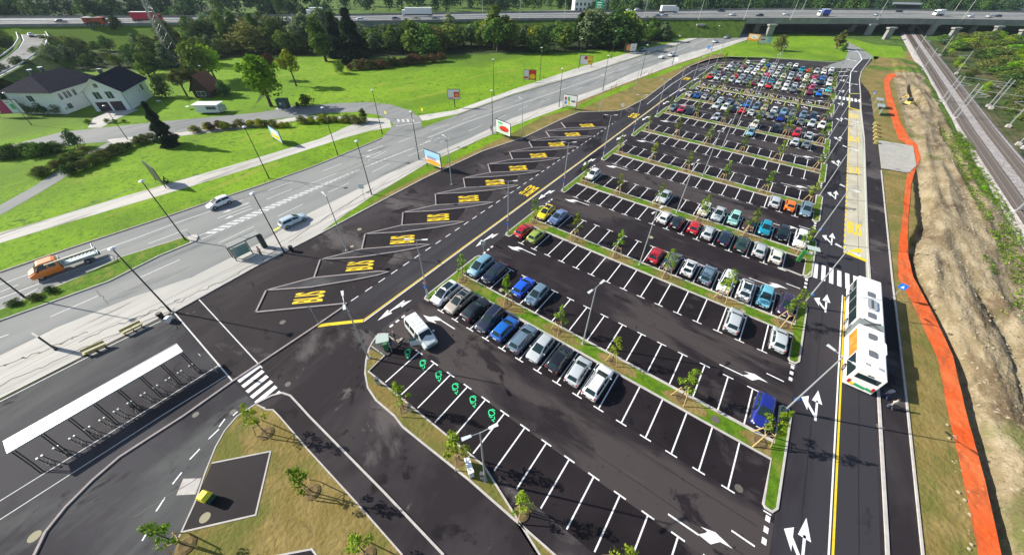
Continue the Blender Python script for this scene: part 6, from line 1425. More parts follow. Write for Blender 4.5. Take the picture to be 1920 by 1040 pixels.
for z in (18, 22, 25.5): b.tube((-4.5, 0, z), (4.5, 0, z), .1, Mp, n=4); b.tube((-4.5, 0, z), (0, 0, z+1.2), .06, Mp, n=4); b.tube((4.5, 0, z), (0, 0, z+1.2), .06, Mp, n=4)
b.build('cross_arms', e)
# white apartment block beyond the highway
p = P(1100, 22, 4); e = empty('apartment_block', (p.x, p.y, 0), R(38), 'tall white apartment block with rows of dark windows behind the highway', 'building')
b = MB(); b.box((-4, 0, 8), (12, 12, 18), M_offw); b.box((9, 2, 8.4), (14, 10, 16.2), M_offw); b.build('wall', e)
for j in range(5):
    for i in range(4): b = MB(); b.box((-8.4+i*2.7, -6.03, 2.6+j*3), (1.2, .06, 1.6), M_win); b.build('window', e)
    for i in range(4): b = MB(); b.box((4.2+i*3, -3.03, 2.6+j*3), (1.5, .06, 1.2), M_win); b.build('window', e)
p = P(1123, 17, HZ+2); e = empty('direction_sign', (p.x, p.y, HZ), hd+math.pi/2*0, 'green highway direction sign with white lettering', 'road sign'); e.rotation_euler = (0, 0, math.atan2(-p.x, p.y)*.6)
M_gs = mat('sign_green', (.0, .30, .14), rough=.4); b = MB(); b.box((0, 0, 3.6), (4.6, .15, 4.6), M_gs); pn = b.build('panel', e)
b = MB(); F4 = Matrix.Translation((0, -.09, 3.6)) @ Matrix.Rotation(R(90), 4, 'X')
for yy in (1.2, .1, -1.1): b.mesh([F4 @ Vector(q) for q in ((-1.5, yy, .02), (1.2, yy, .02), (1.2, yy+.45, .02), (-1.5, yy+.45, .02))], [(0, 1, 2, 3)], M_offw)
b.build('lettering', pn)
for sx in (-1.6, 1.6): b = MB(); b.tube((sx, .1, 0), (sx, .1, 2.0), .1, M_galv); b.build('post', e)
# low building at the top right beyond the viaduct
p = P(1715, 13, 6); e = empty('workshop', (p.x, p.y, 0), R(30), 'low grey roofed workshop beyond the viaduct with a white porch', 'building')
M_gr = mat('grey_sheet_roof', (.20, .24, .24), (.16, .19, .19), scale=.3, rough=.6)
b = MB(); b.box((0, 6, 3.6), (34, 14, 7.2), M_trim); b.build('wall', e); b = MB(); b.box((0, 6, 7.4), (38, 18, .35), M_gr); b.build('roof', e)
b = MB(); b.mesh([(8, -9, 4.4), (13, -9, 6.4), (18, -9, 4.4), (8, -4, 4.4), (13, -4, 6.4), (18, -4, 4.4)], [(0, 1, 4, 3), (1, 2, 5, 4)], M_offw); b.build('porch_roof', e)
for x in (8.3, 17.7): b = MB(); b.tube((x, -8.8, 0), (x, -8.8, 4.4), .15, M_offw); b.build('post', e)
p = P(1910, 14, 8); e = empty('house', (p.x, p.y, 0), R(20), 'white house at the top right corner beyond the viaduct', 'house'); b = MB(); b.box((0, 0, 4), (10, 9, 8), M_wall); b.build('wall', e); b = MB(); b.mesh([(-5.5, -5, 8), (5.5, -5, 8), (5.5, 5, 8), (-5.5, 5, 8), (-5.5, 0, 11), (5.5, 0, 11)], [(0, 1, 5, 4), (2, 3, 4, 5), (1, 2, 5), (3, 0, 4)], M_trim); b.build('roof', e)

# ------------------------------------------------------------------ billboards
def billboard(a, b2, label, art, z0=.9, h=2.9, flip=1, single=False, wid=None):
    A, B_ = P(*a), P(*b2); d = (B_-A); wd = wid or d.length; d.normalize(); mid = (A+B_)/2
    e = empty('billboard', (mid.x, mid.y, .03), math.atan2(d.y, d.x), label, 'billboard', None); w2 = wd/2
    b = MB(); b.box((0, .08, z0+h/2), (wd+.24, .14, h+.24), M_dpole); b.build('frame', e)
    b = MB(); b.poly([(-w2, -.004, z0), (w2, -.004, z0), (w2, -.004, z0+h), (-w2, -.004, z0+h)], art[0]); pn = b.build('poster', e)
    b = MB()
    for i, (x0, y0, x1, y1, m) in enumerate(art[1]):
        X0, X1, Z0, Z1 = -w2+wd*x0, -w2+wd*x1, z0+h*y0, z0+h*y1; k = .02+.004*i
        if (x1-x0)*(y1-y0) > .02 and i % 2 == 1:
            cx, cz, rx, rz = (X0+X1)/2, (Z0+Z1)/2, (X1-X0)/2, (Z1-Z0)/2; b.poly([(cx+rx*math.cos(t), -k, cz+rz*math.sin(t)) for t in [6.283*j/18 for j in range(18)]], m)
        else: b.poly([(X0, -k, Z0), (X1, -k, Z0), (X1, -k, Z1), (X0, -k, Z1)], m)
    b.build('artwork', pn)
    for x in ((0,) if single else (-w2+.1, w2-.1)): b = MB(); b.tube((x, .1, 0), (x, .1, z0), .08 if not single else .14, M_dpole); b.build('post', e)
    return e
c_ = lambda n, r_, g_, b_: mat('ink_'+n, (r_, g_, b_), rough=.5)
WH, RD, PK, YL, BL, GN, SK, OR_, BR, CR = M_offw, c_('red', .6, .02, .01), c_('pink', .42, .02, .13), c_('yellow', .80, .55, .01), c_('blue', .05, .25, .65), c_('green', .05, .40, .12), c_('sky', .35, .62, .80), c_('orange', .75, .28, .02), c_('brown', .13, .02, .01), c_('cream', .75, .55, .35)
bb = billboard((800, 312), (828, 323), 'billboard with blue sky over an orange field near the bus bays', (WH, [(0, .55, 1, 1, SK), (.0, .02, .98, .34, OR_), (.1, .40, .7, .46, RD), (.1, .50, .8, .60, BL), (.2, .1, .9, .2, YL)]))
bb = billboard((931, 253), (956, 263), 'white billboard showing a red car on green', (WH, [(.1, .1, .9, .7, c_('mint', .35, .62, .42)), (.22, .2, .92, .66, RD), (.3, .3, .8, .36, BR), (.08, .74, .5, .92, GN)]))
billboard((1055, 203), (1079, 207), 'white billboard with coloured shapes beside the long path', (WH, [(.08, .5, .25, .8, PK), (.08, .1, .28, .45, BL), (.32, .45, .48, .85, GN), (.34, .1, .5, .4, YL), (.6, .4, .9, .55, M_trim)]))
billboard((982, 154), (1004, 155), 'billboard with a yellow dish on red across the meadow edge', (WH, [(.4, 0, 1, 1, RD), (.45, .05, .98, .6, YL), (.02, .1, .34, .3, RD)]))
billboard((1087, 125), (1109, 126), 'billboard half white half yellow at the meadow edge', (WH, [(.62, 0, 1, 1, YL), (.3, .55, .6, .98, RD), (.68, .3, .9, .4, M_black)]))
billboard((1170, 101), (1191, 100), 'billboard with an orange figure on dark red at the meadow end', (WH, [(0, 0, .44, 1, BR), (.12, .05, .42, .95, OR_), (.6, .3, .9, .6, CR)]))
billboard((1398, 82), (1420, 84), 'orange billboard with a pale round dish near the viaduct', (OR_, [(.05, .3, .9, .95, CR), (.25, .25, .8, .8, WH), (.4, .45, .6, .55, RD)]), z0=1.5)
billboard((1420, 85), (1442, 86), 'pale blue and white billboard to the right of the orange one', (WH, [(.7, .2, 1, 1, SK), (.1, .5, .5, .7, PK)]), z0=.8)
billboard((0, 221), (54, 219), 'large pink and white billboard in front of the dark hedge', (PK, [(.58, 0, 1, 1, WH), (.0, .0, .22, .5, CR), (.70, .3, .82, .7, GN), (.62, .8, .75, .85, GN)]), z0=1.0, h=3.2)
billboard((513, 262), (532, 274), 'small billboard on the lawn seen at an angle', (SK, [(.1, .1, .9, .5, YL), (.2, .4, .8, .9, WH)]), z0=.7, h=2.6)
e = billboard((850, 202), (856, 202), 'dark framed red and white poster panel on a single post', (WH, [(.5, .15, .95, .75, RD), (.58, .2, .9, .6, OR_), (.05, .05, .45, .15, RD)]), z0=2.4, h=2.5, single=True, wid=3.4)
e = billboard((286, 340), (300, 346), 'green backed billboard seen almost edge on over the lawn', (mat('pale_green_board', (.45, .55, .42), rough=.6), [(.1, .1, .9, .9, c_('board', .25, .36, .25))]), z0=.8, h=3.2, wid=5.5)
e.rotation_euler.z = math.atan2(12, -95)+R(7); e.location = P(303, 345)

# ------------------------------------------------------------------ street furniture
# bicycle shelter
e = empty('bicycle_shelter', (-42.35, -8.7, .03), 0, 'long white roofed bicycle shelter on slanting dark posts', 'bicycle shelter')
b = MB(); b.box((.03, .1, 2.62), (1.62, 12.9, .10), M_bright); b.build('roof', e)
b = MB()
for s in (-1, 1): b.box((.03+s*.83, .1, 2.62), (.06, 13.0, .18), M_galv)
for s in (-1, 1): b.box((0, .1+s*6.49, 2.62), (1.68, .06, .18), M_galv)
for i in range(11): b.box((.03, -5.4+i*1.1, 2.672), (1.6, .03, .012), M_galv)
b.build('roof_trim', e)
for i in range(8):
    y = -6.2+i*1.8
    for dy in (-.09, .09): b = MB(); b.tube((.6, y+dy, 2.56), (1.55, y+dy, .75), .045, M_black, n=6); b.tube((1.55, y+dy, .75), (2.1, y+dy, 0), .045, M_black, n=6); b.tube((-.75, y+dy, 2.54), (.6, y+dy, 2.5), .04, M_black, n=6); b.build('post', e)
b = MB(); b.box((1.62, 0, .72), (.08, 13.0, .05), M_black) if 0 else b.box((.62, 0, 2.5), (.08, 13.0, .08), M_black); b.build('beam', e)
def rack():
    e = empty('bicycle_rack'); b = MB()
    for dy in (-.16, .16):
        b.tube((0, dy, 0), (0, dy, .95), .035, M_dpole, n=6)
    b.path([(0, -.16, .6), (.55, -.16, .55), (.75, 0, .5), (.55, .16, .55), (0, .16, .6)], .022, M_dpole, n=5); b.path([(0, -.16, .2), (.55, -.12, .2), (.7, 0, .2), (.55, .12, .2), (0, .16, .2)], .022, M_dpole, n=5); b.build('frame', e)
    for dy in (-.16, .16): b = MB(); b.tube((0, dy, .92), (0, dy, 1.04), .075, M_offw, n=8); b.build('cap', e)
    return e
for i in range(12):
    put('rack', rack, -40.95, -14.3+i*1.08, 0, f'dark bicycle rack with two white caps, {ORD[i]} from the front end of the shelter', 'bicycle rack', 'bicycle racks under the shelter', .03)
def bicycle(x, y, rz, label):
    e = empty('bicycle', (x, y, .03), rz, label, 'bicycle')
    for yy in (-.52, .52):
        b = MB(); pts = [(0, yy+.33*math.cos(t), .34+.33*math.sin(t)) for t in [6.283*i/16 for i in range(17)]]; b.path(pts, .02, M_tyre, n=5)
        for t in range(6): b.tube((0, yy, .34), (0, yy+.32*math.cos(t*1.047), .34+.32*math.sin(t*1.047)), .006, M_galv, n=3)
        b.build('wheel', e)
    b = MB(); b.path([(0, .52, .34), (0, .40, .82), (0, -.15, .84), (0, -.52, .34), (0, -.02, .30), (0, .40, .78)], .02, M_black, n=5); b.path([(0, -.02, .30), (0, -.18, .92)], .02, M_black, n=5); b.build('frame', e)
    b = MB(); b.box((0, -.2, .95), (.14, .26, .05), M_black); b.build('saddle', e); b = MB(); b.tube((-.27, .40, 1.0), (.27, .40, 1.0), .018, M_galv); b.tube((0, .4, .8), (0, .40, 1.0), .018, M_galv); b.build('handlebar', e)
    return e
bicycle(-40.55, -7.9, R(80), 'dark bicycle parked at a rack in the middle of the shelter')
# benches
M_yb = mat('yellow_bench', (.46, .39, .13), rough=.7)
for i, (a, b2, lb) in enumerate([((160, 668), (203, 649), 'yellow slatted bench nearer the advertising panel'), ((233, 630), (271, 611), 'yellow slatted bench nearer the black bins')]):
    A, B_ = P(*a), P(*b2); d = B_-A; m_ = (A+B_)/2; L = d.length
    e = empty('bench', (m_.x+.3, m_.y, .03), math.atan2(d.y, d.x), lb, 'bench', 'yellow benches at the path')
    b = MB(); b.box((0, .18, .45), (L, .42, .06), M_yb); b.build('seat', e); b = MB(); b.box((0, .42, .78), (L, .06, .34), M_yb); b.build('backrest', e)
    for x in (-L/2+.2, 0, L/2-.2): b = MB(); b.box((x, .18, .21), (.08, .4, .42), M_black); b.build('leg', e)
def bin_(x, y, label):
    p = P(x, y); e = empty('litter_bin', (p.x, p.y, .04), 0, label, 'litter bin', 'black litter bins'); b = MB(); b.tube((0, 0, .06), (0, 0, .85), .26, M_black, r2=.32, n=12); b.build('body', e); b = MB(); b.tube((0, 0, .85), (0, 0, .98), .35, M_black, r2=.26, n=12); b.build('lid', e); b = MB(); b.tube((0, 0, 0), (0, 0, .06), .3, M_trim, n=12); b.build('base', e); return e
bin_(306, 597, 'black litter bin beside the front street lamp'); bin_(548, 471, 'black litter bin by the path near the bus shelter'); bin_(1132, 222, 'dark litter bin on the far bus area asphalt')
p = P(320, 603); e = empty('cart', (p.x, p.y, .04), .6, 'small white topped cart beside the litter bin', 'cart'); b = MB(); b.box((0, 0, .5), (.5, .7, .6), M_offw, taper=.85); b.build('tub', e); b = MB(); b.tube((0, -.35, .7), (0, -.75, 1.0), .03, M_black); b.build('handle', e); wheels(e, (-.25, .25), (.2,), .16, .06)
# glass advertising panel
p = P(102, 653); e = empty('advertising_panel', (p.x, p.y, .05), R(12), 'grey glass advertising panel in a dark frame on the pale path', 'advertising panel')
b = MB(); b.box((0, 0, 1.35), (1.4, .16, 2.3), M_dpole); b.build('frame', e); b = MB(); b.box((0, -.09, 1.35), (1.2, .02, 2.0), M_glassg); b.build('glass', e); b = MB(); b.box((0, 0, .1), (1.0, .3, .2), M_dpole); b.build('foot', e)
# bus shelter
e = empty('bus_shelter', (-56.95, 11.2, .05), R(0), 'open dark framed bus shelter with clear glass on the pale path', 'bus shelter')
for nm, (x, y) in zip('abcd', [(0, -2.1), (0, .2), (0, 2.2), (-1.3, -2.1)][:4]): b = MB(); b.box((x, y, 1.2), (.12, .12, 2.4), M_dpole); b.build('post', e)
b = MB(); b.box((0, 0, 2.4), (.14, 4.5, .12), M_dpole); b.box((-1.5, 0, 2.45), (.08, 4.5, .08), M_dpole); b.build('roof_beam', e)
mcl = mat('clear_roof', (.42, .44, .40), rough=.2); mcl.node_tree.nodes['Principled BSDF'].inputs['Alpha'].default_value = .28
b = MB(); b.box((-.75, 0, 2.5), (1.6, 4.5, .04), mcl); b.build('roof', e)
b = MB(); b.box((0, 2.1, 1.2), (.5, .7, 2.3), M_dpole); b.build('end_panel', e)
b = MB(); b.box((-.35, -.9, .45), (.35, 1.9, .06), M_offw); b.build('seat', e)
b = MB(); b.box((-.03, -.95, 1.25), (.02, 2.1, 1.6), M_glassg); b.build('back_glass', e)
# white cabinet, info posts, yellow-green container, charging kiosk
p = P(881, 882); e = empty('cabinet', (p.x, p.y, .15), R(-31), 'white electrical cabinet standing in the dry verge', 'cabinet'); b = MB(); b.box((0, 0, .58), (1.35, .42, 1.1), M_offw); b.build('body', e); b = MB(); b.box((0, 0, 1.16), (1.42, .5, .07), M_bright); b.build('lid', e); b = MB(); b.box((0, -.215, .6), (.02, .01, 1.0), M_trim); b.build('door_gap', e)
def post_(x, y, label):
    p = P(x, y); e = empty('charging_post', (p.x, p.y, .15), R(25), label, 'charging post', 'grey charging posts'); b = MB(); b.box((0, 0, .65), (.36, .22, 1.3), M_galv); b.build('body', e); b = MB(); b.box((0, -.12, 1.0), (.26, .02, .3), M_black); b.build('screen', e); b = MB(); b.box((0, 0, 1.32), (.4, .26, .04), M_trim); b.build('cap', e)
post_(711, 722, 'grey charging post nearer the kiosk corner'); post_(770, 772, 'grey charging post right of the first young tree'); post_(905, 898, 'grey charging post between the cabinet and the lamp')
M_yc = mat('bright_yellow_lid', (.80, .72, .01), rough=.5); p = P(394, 936); e = empty('recycling_container', (p.x, p.y, .07), R(20), 'yellow topped green recycling container on the dark pad', 'recycling container'); e.scale = (.62, .62, .70)
b = MB(); b.box((0, 0, .62), (1.25, 1.1, 1.1), M_dg, taper=1.08); b.build('body', e)
b = MB(); b.mesh([(-.75, -.65, 1.15), (.75, -.65, 1.15), (.75, .65, 1.15), (-.75, .65, 1.15), (-.5, -.5, 1.62), (.35, -.5, 1.62), (.35, .5, 1.62), (-.5, .5, 1.62)], [(4, 5, 6, 7), (0, 1, 5, 4), (1, 2, 6, 5), (2, 3, 7, 6), (3, 0, 4, 7)], M_yc); b.build('lid', e)
b = MB(); b.box((.62, 0, .75), (.05, .7, .5), M_offw); b.build('notice', e); b = MB(); b.box((-.7, -.1, .75), (.3, .5, .5), M_yc); b.build('flap', e)
p = P(725, 660); e = empty('charging_kiosk', (p.x-.3, p.y+.2, .16), R(52), 'small kiosk with a pale glass roof over a green machine', 'kiosk')
b = MB(); b.box((0, 0, 2.0), (1.4, 1.2, .06), mat('pale_glass', (.42, .50, .46), rough=.3)); b.build('roof', e); b = MB(); b.box((.1, -.1, .65), (.5, .55, 1.2), solid('machine_green', (.03, .17, .06))); b.build('machine', e)
for sx in (-.65, .65):
    for sy in (-.55, .55): b = MB(); b.tube((sx, sy, 0), (sx, sy, 2.0), .035, M_galv); b.build('post', e)
# parking machine kiosk near the third island
e = empty('ticket_kiosk', (11.1, 60.4, .05), R(10), 'green ticket machine under a pale glass canopy beside the last bays', 'ticket machine')
b = MB(); b.box((0, 0, 1.0), (.5, .42, 2.0), solid('machine_green2', (.03, .20, .04))); b.build('machine', e); b = MB(); b.box((.9, .3, 2.5), (1.6, 1.1, .06), mat('pale_glass', (.42, .50, .46), rough=.3)); b.build('canopy', e); b = MB(); b.box((.9, .3, 1.6), (.5, .06, .5), M_offw); b.build('notice', e)
for sx in (.1, 1.7): b = MB(); b.tube((sx, .8, 0), (sx, .8, 2.5), .04, M_galv); b.build('post', e)
# traffic signs
M_sb = mat('sign_blue', (.01, .16, .62), rough=.4); M_sr = mat('sign_red', (.6, .03, .03), rough=.4)
def sign_round(x, y, z, label, yaw=R(35), tri=True):
    e = empty('traffic_sign', (x, y, z), yaw, label, 'traffic sign', 'blue round signs with give way triangles'); b = MB(); b.tube((0, 0, 0), (0, 0, 3.0), .03, M_galv); b.build('post', e)
    b = MB(); b.tube((0, -.05, 2.1), (0, -.08, 2.1), .32, M_sb, n=18); d = b.build('blue_disc', e); b = MB(); b.poly([(-.05, -.09, 1.9), (.05, -.09, 1.9), (.05, -.09, 2.15), (-.05, -.09, 2.15)], M_offw); b.poly([(-.18, -.09, 2.12), (.18, -.09, 2.12), (0, -.09, 2.32)], M_offw); b.build('arrow', d)
    if tri: b = MB(); b.poly([(-.42, -.05, 3.0), (0, -.05, 2.35), (.42, -.05, 3.0)], M_sr); d = b.build('give_way_sign', e); b = MB(); b.poly([(-.28, -.06, 2.93), (0, -.06, 2.5), (.28, -.06, 2.93)], M_offw); b.build('white_field', d)
for n in range(7): I = CUR[n]; sign_round(LX(-28.6, I), I-5.45, .13, f'blue round sign with red triangle, left end of the {ORD[n]} planted island')
for n in range(3): I = CUR[n]; sign_round(LX(12.7, I), I+5.45, .13, f'blue round sign on the right end of the {ORD[n]} planted island', R(20), False)
def sign_sq(px, py, label, h=2.6, m=M_sb, s=.62, yaw=0, text=None, z=.03):
    p = P(px, py); e = empty('traffic_sign', (p.x, p.y, z), yaw, label, 'traffic sign'); b = MB(); b.tube((0, 0, 0), (0, 0, h), .035, M_galv); b.build('post', e); b = MB(); b.box((0, -.05, h-.1), (s, .04, s), m); d = b.build('panel', e)
    if m is M_sb: b = MB(); b.poly([(-.2, -.08, h-.32), (.2, -.08, h-.32), (0, -.08, h+.08)], M_offw); b.build('pictogram', d)
sign_sq(1668, 562, 'blue square pedestrian crossing sign beside the bus', 2.6, M_sb, .8, R(-15)); sign_sq(1630, 190, 'blue square sign at the far zebra crossing', 2.6)
sign_sq(1243+82, 104, 'bright blue square sign on the path near the viaduct', 3.2, M_sb, 1.2); sign_sq(1265, 125, 'white rectangular sign board on the path edge', 2.6, M_offw, 1.5)
sign_sq(725, 222, 'yellow sign left of the side road mouth', 1.6, M_yc, .7); sign_sq(793, 216, 'yellow sign at the meadow corner by the junction', 1.6, M_yc, .7); sign_sq(64, 58, 'yellow sign at the slip road nose', 2.5, M_yc, 1.3); sign_sq(685, 376, 'white board sign on the verge by the lane', 3.0, M_offw, .9, R(40)); sign_sq(1163, 220, 'pale information sign at the end of the bus area', 3.4, M_galv, .9); sign_sq(1668, 195, 'small pale sign near the far shelters', 1.0, M_offw, .4) if 0 else None
sign_sq(907, 480, 'thin grey direction sign at the second aisle mouth', 2.6, M_galv, .7, R(30)); sign_sq(360, 446, 'dark keep left post on the median tip', 1.0, M_trim, .35); sign_sq(597, 606, 'small grey sign post by the yellow stop bar', 3.0, M_galv, .45, R(30)); sign_sq(408, 698, 'grey sign post by the corner of the forecourt', 3.2, M_galv, .5)
# far shelters by the bus stand
for i, (x, y) in enumerate([(1640, 202), (1642, 214)]):
    p = P(x, y); e = empty('bus_shelter', (p.x, p.y, .05), 0, ['farther', 'nearer'][i]+' of two small grey roofed shelters beside the bus stand', 'bus shelter', 'small shelters beside the bus stand'); b = MB(); b.box((0, 0, 2.4), (1.7, 3.2, .1), M_galv); b.build('roof', e); b = MB(); b.box((.7, 0, 1.2), (.05, 3.0, 2.2), M_glassg); b.build('back_glass', e)
    for sy in (-1.4, 1.4): b = MB(); b.tube((-.7, sy, 0), (-.7, sy, 2.4), .04, M_galv); b.build('post', e)
for i in range(6):
    p = P(1639+i*.3, 235+i*7); e = empty('pallet_stack', (p.x, p.y, .05), rnd.uniform(-.3, .3), f'yellow wooden pallet stack, {ORD[i]} from the shelters beside the paving', 'pallets', 'yellow pallets beside the paving'); b = MB()
    for k in range(4): b.box((0, 0, .1+k*.2), (.9, .8, .06), M_yb); b.box((0, 0, .2+k*.2), (.12, .8, .1), M_wood)
    b.build('pallets', e)
# small excavator in the pit
p = P(1702, 198); M_dig = mat('digger_yellow', (.60, .45, .12), rough=.5); e = empty('excavator', (p.x, p.y, -.2), R(40), 'small yellow excavator at the end of the pit', 'excavator')
for s in (-.75, .75): b = MB(); b.box((s, 0, .35), (.4, 2.6, .6), M_black); b.build('track', e)
b = MB(); b.box((0, 0, 1.1), (1.5, 1.8, .8), M_dig); b.build('body', e); b = MB(); b.box((-.3, .2, 1.9), (.9, 1.1, 1.0), M_glass); b.build('cab', e); b = MB(); b.path([(.3, .9, 1.2), (.3, 2.2, 2.7), (.3, 3.8, 1.4)], .12, M_dig); b.build('boom', e); b = MB(); b.box((.3, 3.9, 1.1), (.6, .5, .5), M_trim); b.build('bucket', e)
# ranch fence pieces in the verge and small scaffold gates
for i, (x, y) in enumerate([(1150, 168), (1218, 142)]):
    p = P(x, y); e = empty('rail_fence', (p.x, p.y, 0), R(5), ['nearer', 'farther'][i]+' short timber rail fence piece on the verge', 'fence', 'rail fence pieces on the verge'); b = MB()
    for k in range(3): b.tube((0, -2.5, .5+k*.35), (0, 2.5, .5+k*.35), .04, M_wood)
    b.build('rails', e)
    for sy in (-2.5, 2.5): b = MB(); b.tube((0, sy, 0), (0, sy, 1.6), .06, M_brown); b.build('post', e)
# trailer behind the white estate and boat by the parked car
p = P(1240, 108, .4); e = empty('trailer', (p.x, p.y, .06), ang_of((1259, 103), (1220, 118)), 'low white trailer in the middle of the main road', 'trailer'); b = MB(); b.box((0, 0, .6), (1.6, 3.0, .5), M_offw); b.build('box', e); b = MB(); b.tube((0, 1.5, .45), (0, 2.6, .45), .05, M_galv); b.build('drawbar', e); wheels(e, (-.8, .8), (0,), .28, .18)

# ------------------------------------------------------------------ people
def person(x, y, z, rz, shirt, trousers, hair, label, pose='stand', bag=None, cat='person'):
    V = {'pel': (0, 0, .93), 'spine': (0, 0, 1.15), 'chest': (0, .01, 1.36), 'neck': (0, .01, 1.50), 'head': (0, .03, 1.60), 'top': (0, .02, 1.73),
         'hl': (-.10, 0, .88), 'hr': (.10, 0, .88), 'kl': (-.12, .03, .49), 'kr': (.12, .03, .49), 'al': (-.13, -.02, .08), 'ar': (.13, -.02, .08), 'tl': (-.14, .14, .04), 'tr': (.14, .14, .04),
         'sl': (-.19, .0, 1.42), 'sr': (.19, 0, 1.42), 'el': (-.26, -.02, 1.14), 'er': (.26, -.02, 1.14), 'wl': (-.25, .10, .90), 'wr': (.25, .10, .90)}
    if pose == 'walk': V.update(kl=(-.11, .16, .50), al=(-.11, .10, .10), tl=(-.11, .26, .05), kr=(.11, -.03, .48), ar=(.11, -.26, .14), tr=(.11, -.14, .05), wl=(-.25, -.08, .92), wr=(.25, .22, .95))
    if pose == 'point': V.update(er=(.30, .22, 1.30), wr=(.22, .42, 1.36))
    if pose == 'phone': V.update(er=(.26, .08, 1.15), wr=(.10, .26, 1.32), el=(-.26, .08, 1.15), wl=(-.08, .26, 1.28))
    if pose == 'ride': V.update(pel=(0, -.2, 1.0), spine=(0, -.12, 1.2), chest=(0, .02, 1.38), neck=(0, .08, 1.50), head=(0, .12, 1.60), top=(0, .12, 1.73), hl=(-.09, -.2, .95), hr=(.09, -.2, .95), kl=(-.11, .12, .70), kr=(.11, .1, .58), al=(-.11, .0, .34), ar=(.11, -.02, .20), tl=(-.11, .14, .30), tr=(.11, .12, .16), sl=(-.18, .05, 1.42), sr=(.18, .05, 1.42), el=(-.24, .2, 1.2), er=(.24, .2, 1.2), wl=(-.22, .4, 1.06), wr=(.22, .4, 1.06))
    for s, k in ((-1, 'l'), (1, 'r')):
        wv = Vector(V['w'+k]); ev = Vector(V['e'+k]); d = (wv-ev).normalized(); side = Vector((s*.0, .0, 0))
        V['p'+k] = tuple(wv+d*.07)
        for f in range(4): V[f'f{k}{f}'] = tuple(wv+d*(.13-.008*abs(f-1.3))+Vector((0, (f-1.5)*.022, -.012*f*.3)))
        V['t'+k] = tuple(wv+d*.05+Vector((0, .05, .0))); V['t'+k+'h'] = V['t'+k]
    RAD = dict(pel=.135, spine=.125, chest=.145, neck=.055, head=.098, top=.07, hl=.10, hr=.10, kl=.062, kr=.062, al=.042, ar=.042, sl=.065, sr=.065, el=.043, er=.043, wl=.03, wr=.03, pl=.032, pr=.032)
    RAD['toel'] = .035
    V['toel'], V['toer'] = V.pop('tl') if pose else None, V.pop('tr')
    V['thl'] = tuple(Vector(V['wl'])+(Vector(V['wl'])-Vector(V['el'])).normalized()*.06+Vector((.0, .045, .0))); V['thr'] = tuple(Vector(V['wr'])+(Vector(V['wr'])-Vector(V['er'])).normalized()*.06+Vector((.0, .045, .0)))
    for q in ('tlh', 'trh'): V.pop(q, None)
    E = [('pel', 'spine'), ('spine', 'chest'), ('chest', 'neck'), ('neck', 'head'), ('head', 'top'), ('pel', 'hl'), ('pel', 'hr'), ('hl', 'kl'), ('kl', 'al'), ('al', 'toel'), ('hr', 'kr'), ('kr', 'ar'), ('ar', 'toer'), ('chest', 'sl'), ('sl', 'el'), ('el', 'wl'), ('wl', 'pl'), ('chest', 'sr'), ('sr', 'er'), ('er', 'wr'), ('wr', 'pr'), ('pl', 'thl'), ('pr', 'thr')]+[('pl', f'fl{i}') for i in range(4)]+[('pr', f'fr{i}') for i in range(4)]
    names = [k for k in V]; idx = {k: i for i, k in enumerate(names)}
    me = bpy.data.meshes.new('body'); me.from_pydata([V[k] for k in names], [(idx[a], idx[b_]) for a, b_ in E], []); o = bpy.data.objects.new('person', me); col.objects.link(o)
    md = o.modifiers.new('s', 'SKIN'); sk = me.skin_vertices[0].data
    for k in names:
        r = RAD.get(k, .036 if k.startswith('toe') else .010); sk[idx[k]].radius = (r, r)
    sk[idx['pel']].use_root = True; sk[idx['chest']].radius = (.17, .115); sk[idx['pel']].radius = (.15, .115)
    sb = o.modifiers.new('b', 'SUBSURF'); sb.levels = 1; sb.render_levels = 1
    bpy.context.view_layer.update(); m2 = bpy.data.meshes.new_from_object(o.evaluated_get(bpy.context.evaluated_depsgraph_get()))
    o.modifiers.clear(); o.data = m2; m2.materials.clear()
    mt = [solid('cloth_'+'_'.join(str(int(c*100)) for c in shirt), shirt, .9), solid('cloth_'+'_'.join(str(int(c*100)) for c in trousers), trousers, .9), M_skin, M_black]
    for m in mt: m2.materials.append(m)
    for p_ in m2.polygons:
        c = p_.center; p_.use_smooth = True
        p_.material_index = 2 if c.z > V['neck'][2]-.02 or min((Vector(V['wl'])-c).length, (Vector(V['wr'])-c).length) < .13 and abs(c.x) > .03 and c.z < 1.5 else (3 if c.z < V['ar'][2]+.03 and pose != 'ride' else (1 if c.z < V['pel'][2]+.06 else 0))
    hv = Vector(V['head']); b = MB(); vs = []; fs = []
    for i in range(5):
        for j in range(10):
            th = (i/4)*1.75; ph = 6.283*j/10; vs.append(hv+Vector((math.sin(th)*math.cos(ph)*.108, math.sin(th)*math.sin(ph)*.118-.022, .045+math.cos(th)*.122)))
    fs = [(i*10+j, (i+1)*10+j, (i+1)*10+(j+1) % 10, i*10+(j+1) % 10) for i in range(4) for j in range(10) if not (i == 3 and 1 <= j <= 3)]
    b.mesh(vs, fs, hair, True); b.build('hair', o)
    b = MB()
    for sx in (-.035, .035): b.box(tuple(hv+Vector((sx, .098, .005))), (.022, .012, .012), M_black)
    b.box(tuple(hv+Vector((0, .105, -.02))), (.022, .03, .035), M_skin); b.box(tuple(hv+Vector((0, .094, -.055))), (.045, .012, .010), M_terra); b.build('face', o)
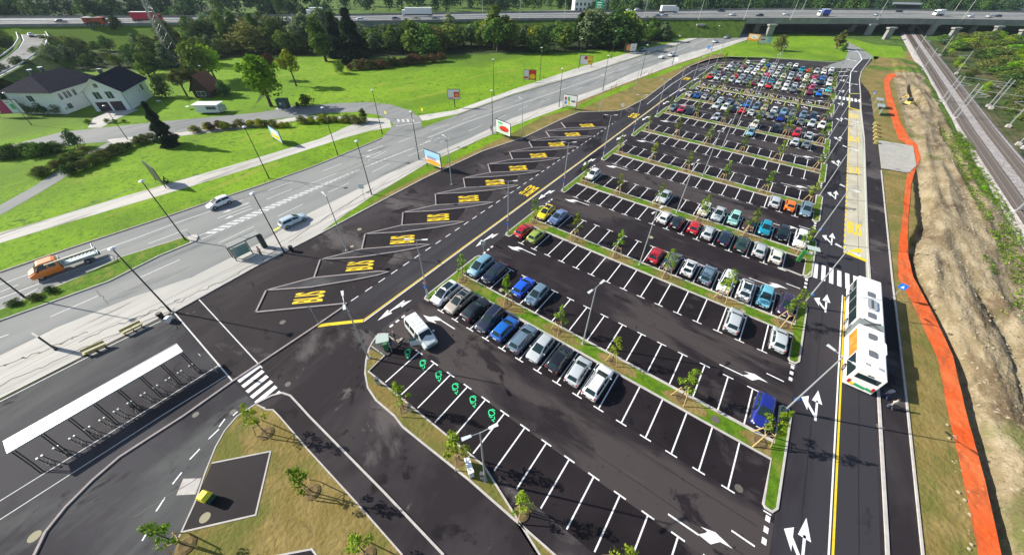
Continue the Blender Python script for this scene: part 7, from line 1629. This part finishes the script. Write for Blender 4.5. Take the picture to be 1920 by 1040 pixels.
    o.location = (x, y, z); o.rotation_euler = (0, 0, rz); o.scale = (1.05, 1.05, 1.03); tag(o, label, cat); return o
HB, HG = mat('dark_hair', (.02, .014, .01), rough=.8), mat('grey_hair', (.30, .27, .25), rough=.8)
p = P(736, 651); person(p.x, p.y, .16, R(120), (.015, .015, .02), (.03, .07, .25), HG, 'person in a black top and blue jeans standing by the kiosk', 'phone')
p = P(746, 644); person(p.x-.35, p.y+.05, .16, R(150), (.012, .012, .014), (.16, .14, .12), HG, 'person in a black top and grey trousers beside the kiosk', 'point')
p = P(492, 480); person(p.x, p.y, .06, R(200), (.55, .30, .26), (.02, .02, .025), HB, 'person in a pinkish top with dark trousers waiting at the bus shelter', 'stand')
p = P(921, 248); person(p.x, p.y, .06, R(-20), (.03, .03, .035), (.05, .05, .06), HB, 'person in dark clothes walking on the path near the car billboard', 'walk')
p = P(1655, 745); person(p.x, p.y, .03, R(20), (.30, .34, .42), (.04, .06, .18), HB, 'person in blue at the kerb right behind the bus', 'walk')
p = P(1657, 762); person(p.x+.3, p.y, .03, R(40), (.50, .50, .42), (.05, .09, .14), HB, 'person in a pale jacket walking behind the bus', 'walk')
p = P(316, 347); bk = bicycle(p.x, p.y, R(-12), 'bicycle ridden along the pale footpath by the lawn'); bk.location.z = .05
person(p.x, p.y, .05, R(-12), (.03, .035, .04), (.03, .03, .04), HB, 'person in dark clothes riding a bicycle along the footpath', 'ride')

# ------------------------------------------------------------------ haze
hz = MB(); hz.box((-150, 350, 19.2), (1500, 1500, 40.4), M_black); ho = hz.build('haze'); ho.data.materials.clear()
hm = bpy.data.materials.new('haze_air'); hm.use_nodes = True; n_ = hm.node_tree.nodes; n_.remove(n_['Principled BSDF']); pv = n_.new('ShaderNodeVolumePrincipled'); pv.inputs['Density'].default_value = .00009; pv.inputs['Color'].default_value = (.72, .87, 1, 1); pv.inputs['Anisotropy'].default_value = .2
hm.node_tree.links.new(pv.outputs[0], n_['Material Output'].inputs['Volume']); ho.data.materials.append(hm); tag(ho, None, None, None, 'stuff'); ho['label'] = 'thin pale haze over the whole place'
